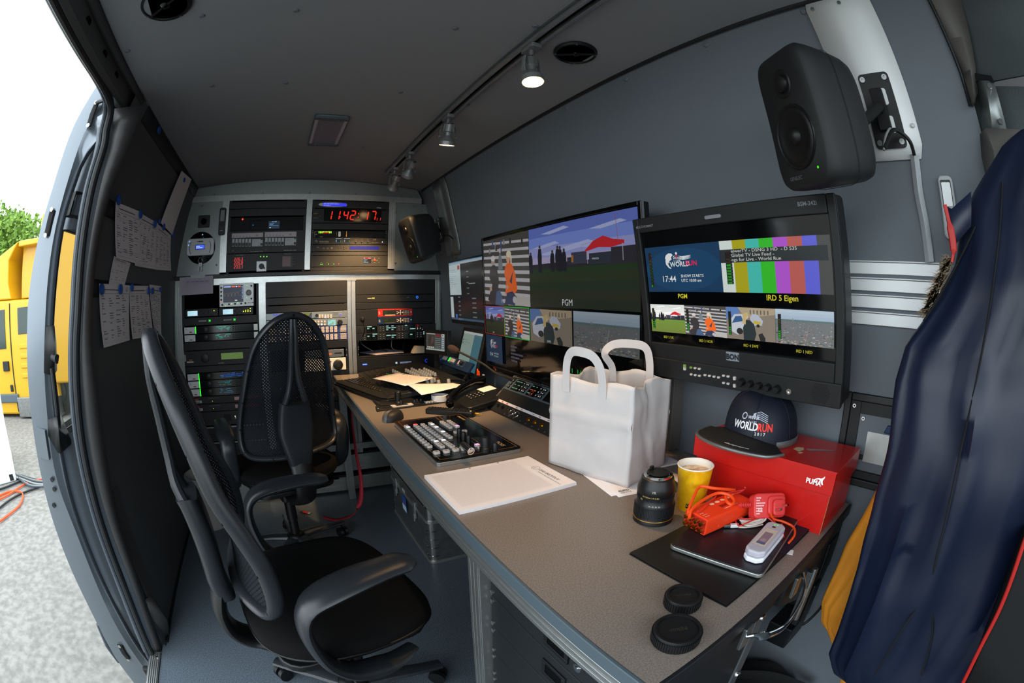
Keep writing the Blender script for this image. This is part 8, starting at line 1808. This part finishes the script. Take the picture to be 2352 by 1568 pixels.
# white container
a = at(2, GZ, 39, 1103); t = thing('white_box_body', 'tall plain white cabinet at the left edge outside, cables at its foot', 'cabinet', Vector((a.x, a.y, GZ)))
T = Matrix.Rotation(R(40), 4, 'Z'); f = MB(); f.box(-1.6, 0, -.02, 1.2, 0, 1.62-.4, T); f.build('body', 'white_gloss', t, bevel=.02); f = MB(); f.box(-.10, -.04, -.03, -.02, .02, .09, T); f.build('foot_fitting', 'rubber', t, bevel=.004)
# cables on the ground
rn = random.Random(11)
for i in range(9):
    z = GZ+.012+.012*(i % 3); P = [at(2, z, *q) for q in ((34+rn.uniform(-3, 3), 1086+rn.uniform(-2, 8)), (50, 1092+1.5*i), (75+rn.uniform(-5, 5), 1100+2*i), (104, 1104+1.6*i), (130, 1100+2*i))]
    cable('ground_cable', 'grey cable of the bundle on the ground beside the white cabinet', P, .011, 'cable_grey' if i % 2 else 'rubber_grey', 'cable bundle on the ground', n=6)
for i, (P, m_, l_) in enumerate((([(105, 1098), (60, 1110), (20, 1135), (-20, 1155)], 'cable_orange', 'orange cable running from the bundle toward the left edge'), ([(-10, 1142), (25, 1128), (48, 1130), (52, 1142), (40, 1165), (-5, 1200)], 'cable_orange', 'orange cable loop on the ground, nearest the camera'), ([(90, 1118), (50, 1133), (20, 1150), (-15, 1178)], 'rubber', 'black cable lying between the orange cables'), ([(60, 1098), (30, 1112), (10, 1120), (-20, 1130)], 'rubber', 'black cable nearest the foot of the white cabinet'))):
    cable('ground_cable', l_, [at(2, GZ+.02, *q) for q in P], .012, m_, n=6)
# trees and hill
def tree(px, py, y, r, lab, m, n=900, seed=1):
    c = at(1, y, px, py); t = thing('tree', lab, 'tree', Vector((c.x, c.y, GZ)), 'trees beyond the yellow truck'); rn = random.Random(seed); f = MB(); h = c.z-GZ
    f.cyl((0, 0, 0), (0, 0, h), .22, .1, n=8); f.build('trunk', 'wood_tan', t); f = MB()
    for _ in range(n):
        a, b = rn.uniform(0, 2*PI), math.acos(rn.uniform(-1, 1)); q = rn.uniform(.45, 1)**.5*r*(1+.25*math.sin(3*a+seed)*math.sin(2*b)); p = Vector((q*math.sin(b)*math.cos(a), q*math.sin(b)*math.sin(a), h+q*math.cos(b)*1.15)); s = r*rn.uniform(.05, .11)
        u = Vector((rn.gauss(0, 1), rn.gauss(0, 1), rn.gauss(0, 1))).normalized(); v = u.orthogonal().normalized(); f.add([p+u*s, p+v*s*.7, p-u*s, p-v*s*.7], [(0, 1, 2, 3)])
    f.build('crown', m, t)['kind'] = 'stuff'
tree(-14, 585, 24, 2.3, 'light green tree at the left edge behind the truck', 'leaf_green', 1400, 1); tree(20, 560, 27, 2.0, 'light green bushy tree over the truck fairing', 'leaf_green', 1400, 2); tree(35, 590, 26, 2.4, 'lower green tree crown just behind the truck fairing', 'leaf_green', 1400, 3); tree(76, 590, 25, 2.0, 'green tree beside the edge of the sliding door', 'leaf_green', 1400, 4); tree(-50, 560, 26, 3.2, 'green tree hidden mostly behind the frame edge', 'leaf_dark', 900, 5)
f = MB(); f.grid(lambda u, v: (-190+150*u, 150+30*v, GZ+(18+4*math.sin(u*7)+3*math.sin(u*17+1))*math.sin(min(1, v*1.0)*PI/2)), 40, 8); struct('hill', f, 'hill', smooth=True)
# ================================================================ COATS
def coat(name, lab, rows, m, fold=.012, seed=1, thick=.05, nfold=9, xo=0.):
    """rows: (z, y_far, y_near, x) the coat's extent at each height, hung in front of the wall"""
    c = Vector((rows[0][3], (rows[0][1]+rows[0][2])/2, rows[0][0])); t = thing(name, lab, 'jacket', Matrix.Translation(c)); n_ = 60; f = MB(); zz = [r[0] for r in rows][::-1]; ff = [r[1] for r in rows][::-1]; gg = [r[2] for r in rows][::-1]; hh = [r[3] for r in rows][::-1]; from mathutils import noise
    def fn(u, v):
        z = rows[0][0]+(rows[-1][0]-rows[0][0])*v; a = np.interp(z, zz, ff); b = np.interp(z, zz, gg); x = np.interp(z, zz, hh); ang = 2*PI*u; s = (1-math.cos(ang))/2 if False else None
        cy, hy = (a+b)/2, (a-b)/2; ca, sa = math.cos(ang), math.sin(ang); y = cy+hy*math.copysign(abs(ca)**.8, ca); w_ = thick*min(1, .25+v*3)*(1+.3*math.sin(v*5)); k = fold*min(1, v*2.2); px_ = x+w_*math.copysign(abs(sa)**.8, sa)
        fo = k*(math.sin(nfold*ca*1.6+v*1.5+seed)*.6+.5*math.sin(nfold*ca*3.7-v*3+seed*2)); nz = (noise.noise_vector(Vector((y*9, z*3.2+seed, seed)))*.026+noise.noise_vector(Vector((y*24, z*11+seed, seed)))*.008)*min(1, v*3); return Vector((px_-fo*abs(sa)+nz.x, y+nz.y*.4, z+nz.z*.4))-c
    f.grid(fn, n_, 64, closeu=True); f.build('shell', m, t, smooth=True, ang=80); return t, c, fn
t, c, fn = coat('orange_jacket', 'orange jacket hanging under the navy coat, only its sleeve edge showing', [(1.12, .05, -.05, .93), (1.0, .085, -.1, .93), (.85, .125, -.12, .92), (.70, .155, -.12, .90), (.56, .158, .0, .88), (.50, .14, .02, .88), (.40, .02, -.15, .87), (.30, -.02, -.2, .86)], 'orange_cloth', .008, 3, .035, 6)
t, c, fn = coat('navy_coat', 'navy blue coat with red piping and fur showing at the shoulder, hung at the right', [(q.z, q.y-.004, max(-.42, q.y-.06-.5*i), x) for i, (q, x) in enumerate((at(0, x, *p), x) for p, x in (((2340, 300), .86), ((2300, 330), .85), ((2262, 392), .84), ((2235, 440), .835), ((2205, 500), .83), ((2192, 600), .82), ((2150, 690), .81), ((2074, 795), .80), ((2058, 860), .79), ((2046, 1000), .78), ((2012, 1130), .775), ((1975, 1270), .77), ((1935, 1400), .77), ((1902, 1490), .78), ((1915, 1540), .79), ((1990, 1600), .80)))], 'navy', .020, 1, .05, 11)
f = MB(); P = [at(0, .775, *p) for p in ((2170, 470), (2176, 495), (2186, 540), (2190, 575), (2186, 602))]; f.tube(spline([p-c for p in P], 5), [.004]*8+[.007]*8+[.003]*6, 8, flat=(1, .6, (0, 1, 0))); f.build('red_piping', 'red_panel', t, smooth=True)
f = MB(); P = [at(0, .70, *p)-c for p in ((2166, 470), (2185, 478), (2200, 490), (2260, 400))]; 
f.loft([[at(0, .785, 2168, 472)-c, at(0, .785, 2185, 480)-c, at(0, .785, 2230, 440)-c], [at(0, .785, 2190, 600)-c, at(0, .79, 2195, 560)-c, at(0, .79, 2230, 520)-c]]); f.build('collar', 'navy', t, smooth=True, solid=.008)
f = MB(); P = [at(0, .645, *p) for p in ((2380, 1190), (2352, 1245), (2300, 1390), (2250, 1490), (2200, 1590))]; f.tube(spline([p-c for p in P], 6), .0045, 8); f.build('hem_piping', 'red_panel', t, smooth=True)
z0_, z1_ = at(0, .86, 2340, 300).z, at(0, .80, 1990, 1600).z
def on_coat(p):
    x = .74
    for _ in range(5):
        q = at(0, x, *p); v = min(1, max(0, (q.z-z0_)/(z1_-z0_))); b = min((fn(u, v)+c for u in np.linspace(.5, 1, 120)), key=lambda s: abs(s.y-q.y)); x = b.x
    return b-c+Vector((-.003, -.001, 0))
for L in ([(2300, 420), (2275, 700), (2215, 1000), (2165, 1230), (2130, 1345), (2070, 1450), (2010, 1540)], [(2240, 520), (2120, 740)], [(2135, 1345), (2140, 1450), (2120, 1550)]):
    f = MB(); f.tube(spline([on_coat(p) for p in L], 6), .0022, 6); f.build('seam_line', 'dark_cloth', t, smooth=True)
f = MB(); rn = random.Random(4)
for _ in range(700):
    s_ = rn.random(); q = at(0, .83, 2180-55*s_+rn.uniform(-6, 14), 590+130*s_+rn.uniform(-12, 12))-c; d_ = Vector((0, rn.uniform(.1, 1), rn.uniform(-.9, .4))).normalized()*rn.uniform(.01, .022); e = Vector((0, .0006, .0006)); f.add([q-e, q+e, q+d_], [(0, 1, 2)])
f.build('fur_trim', 'fur', t)['kind'] = 'stuff'
sb = [at(0, .66, *p) for p in ((2368, 1235), (2352, 1268), (2300, 1395), (2262, 1480), (2215, 1585))]
f = MB(); f.loft([[p+Vector((.10, -.01, -.02)) for p in sb], sb, [p+Vector((-.02, -.10, -.03)) for p in sb], [p+Vector((.0, -.40, -.05)) for p in sb]]); tag(f.build('seat_back', 'seat_dark', smooth=True, solid=.01), 'black seat edge in the lower right corner in front of the navy coat', 'seat')
f = MB(); rn = random.Random(8); f.grid(lambda u, v: Vector((.80+.2*u, .05+.38*v, .10+.05*math.sin(u*6+v*4)*math.sin(v*PI)+.05*math.sin(v*PI))), 20, 24); tag(f.build('kit_bag', 'dark_cloth', smooth=True), 'crumpled black bag lying on the floor under the coats', 'bag')
f = MB(); f.box(.78, 1.0, .04, .45, 0, .10); tag(f.build('floor_box', 'rack_black', bevel=.01), 'low black box on the floor under the crumpled bag', 'box')
f = MB(); f.tube(spline([Vector((.80, .45, .16)), Vector((.84, .36, .20)), Vector((.93, .22, .21)), Vector((.98, .08, .18))], 6), .012, 8, flat=(1.6, .4, (0, 0, 1))); tag(f.build('bag_strap', 'dark_cloth', smooth=True), 'black strap arching over the bag on the floor', 'strap')
# ================================================================ UNDER THE DESK
TCs = frame((.532, 2.235, 0), (0, -1, 0), (0, 0, 1)); t = thing('aluminium_case', 'large aluminium transport case with latches standing under the desk', 'case', TCs); Lc, Hc, Wc = .60, .31, .40
f = MB(); f.rbox(0, Lc, -Wc, 0, .01, .235, .035, frame((0, 0, 0), (1, 0, 0), (0, 0, -1))); 
def cs(name, m, x0, x1, y0, y1, n0, n1, par=None, r=.03, bevel=.002):
    f = MB(); T = frame((0, 0, 0), (1, 0, 0), n=(0, 1, 0)); f.rbox(x0, x1, n0, n1, y0, y1, r, T @ Matrix.Rotation(0, 4, 'Z')); return f.build(name, m, par or t, smooth=False, bevel=bevel)
def csb(name, m, x0, x1, y0, y1, n0, n1, r=.03, bevel=.002):
    f = MB(); f.prism([(x, n) for x, n in rrect(x0, x1, n0, n1, r)], y0, y1); f.v = [(x, h_, n) for x, n, h_ in f.v]; return f.build(name, m, t, smooth=True, bevel=bevel)
csb('body', 'steel', 0, Lc, .008, .225, -Wc, 0); csb('lid', 'steel', -.004, Lc+.004, .228, .292, -Wc-.004, .004); csb('rim', 'alu', -.007, Lc+.007, .218, .236, -Wc-.007, .007); csb('foot_rim', 'alu', -.005, Lc+.005, 0, .016, -Wc-.005, .005)
for u in (.02, Lc-.02):
    f = MB()
    for y_ in (.04, .085, .13, .175): f.lathe([(.030, -.004), (.034, 0), (.030, .004)], frame((u+(.012 if u < .1 else -.012), y_, -.032), (1, 0, 0), n=(0, 1, 0)), 20)
    f.build('corner_ring', 'chrome', t, smooth=True)
for u in (.03, Lc-.03):
    f = MB(); f.lathe([(.034, 0), (.032, .006), (.022, .010), (0, .011)], frame((u, .292, -.03), (1, 0, 0), n=(0, 1, 0)), 24); f.build('corner_cap', 'chrome', t, smooth=True)
for u in (.13, .44):
    f = MB(); f.box(u-.012, u+.012, .175, .262, .004, .012); f.box(u-.008, u+.008, .16, .20, .010, .016); l = f.build('latch', 'alu', t, bevel=.002)
f = MB(); f.box(.23, .30, .13, .215, .0075, .0085); f.build('sticker', 'blue_magnet', t); d = DK(.0088); d.rect(.232, .132, .298, .165, '#b8d4e4'); d.line([(.24, .19), (.262, .175), (.28, .185), (.294, .172)], .004, '#c02040'); d.build('sticker_print', 'print', t)
f = MB(); f.box(.24, .28, .238, .252, .0045, .006); f.build('tag', 'hinge_white', t)
# strap
f = MB(); P = [Vector((.335, 2.42, .745)), Vector((.300, 2.38, .72)), Vector((.292, 2.30, .55)), Vector((.29, 2.27, .40)), Vector((.285, 2.27, .25)), Vector((.30, 2.30, .12)), Vector((.285, 2.24, .03)), Vector((.24, 2.17, .006)), Vector((.17, 2.12, .005)), Vector((.12, 2.20, .005)), Vector((.05, 2.24, .005))]
P = [at(1, 2.30, 807, 940), at(1, 2.30, 811, 985), at(1, 2.30, 818, 1040), at(1, 2.28, 829, 1100), at(1, 2.24, 828, 1150), at(2, .03, 812, 1180), at(2, .006, 790, 1190), at(2, .006, 768, 1193), at(2, .006, 742, 1186)]
S = spline(P, 6); f = MB(); wv = [Vector((.0026+.010*min(1, i/len(S)*1.8), -.008*min(1, i/len(S)*1.8), 0)) if i < len(S)*.55 else Vector((.004, .010, .002)) for i in range(len(S))]; f.loft([[p-w_ for p, w_ in zip(S, wv)], [p+w_ for p, w_ in zip(S, wv)]]); tag(f.build('red_strap', 'red_strap', smooth=True, solid=.0012), 'red webbing strap hanging from the desk edge onto the floor', 'strap')
q = at(2, .004, 702, 1177); t = thing('dropped_label', 'small red and blue card lying on the floor by the far chair', 'card', frame(q, (.8, -.6, 0), n=(0, 0, 1))); bx('card', 'black_plastic', (-.035, .035, -.011, .011, 0, .002), t, .0003); d = DK(.0022); d.rect(-.022, -.009, .016, .009, '#d8301c'); d.rect(.018, -.009, .033, .009, '#8ab8d0'); d.build('print', 'print', t)
# bin
c = (-.545, 2.315, 0); t = thing('waste_bin', 'plain grey round waste bin by the left wall behind the near chair', 'bin', Vector(c)); f = MB(); f.lathe([(.085, 0), (.088, .004), (.108, .30), (.112, .305), (.106, .305), (.086, .01), (0, .01)], n=40); f.build('body', 'bin_grey', t, smooth=True, ang=50)
f = MB(); f.tube([(.111*math.cos(a), .111*math.sin(a), .305) for a in np.linspace(0, 2*PI, 40, endpoint=False)], .004, 8, closed=True); f.build('rim', 'bin_grey', t, smooth=True)
# brass keys on the white ledge
q = at(2, .252, 488, 1098)
for k in range(3): f = MB(); f.rbox(-.009, .009, -.008, .008, 0, .002, .006); f.box(.008, .030, -.003, .003, 0, .002); o = f.build('brass_key', 'brass'); o.matrix_world = Matrix.Translation((q.x+.03*k, 2.53, .247)) @ Matrix.Rotation(k*1.3, 4, 'Z'); tag(o, 'brass key lying on the white ledge under the left rack', 'key', 'brass keys on the white ledge')
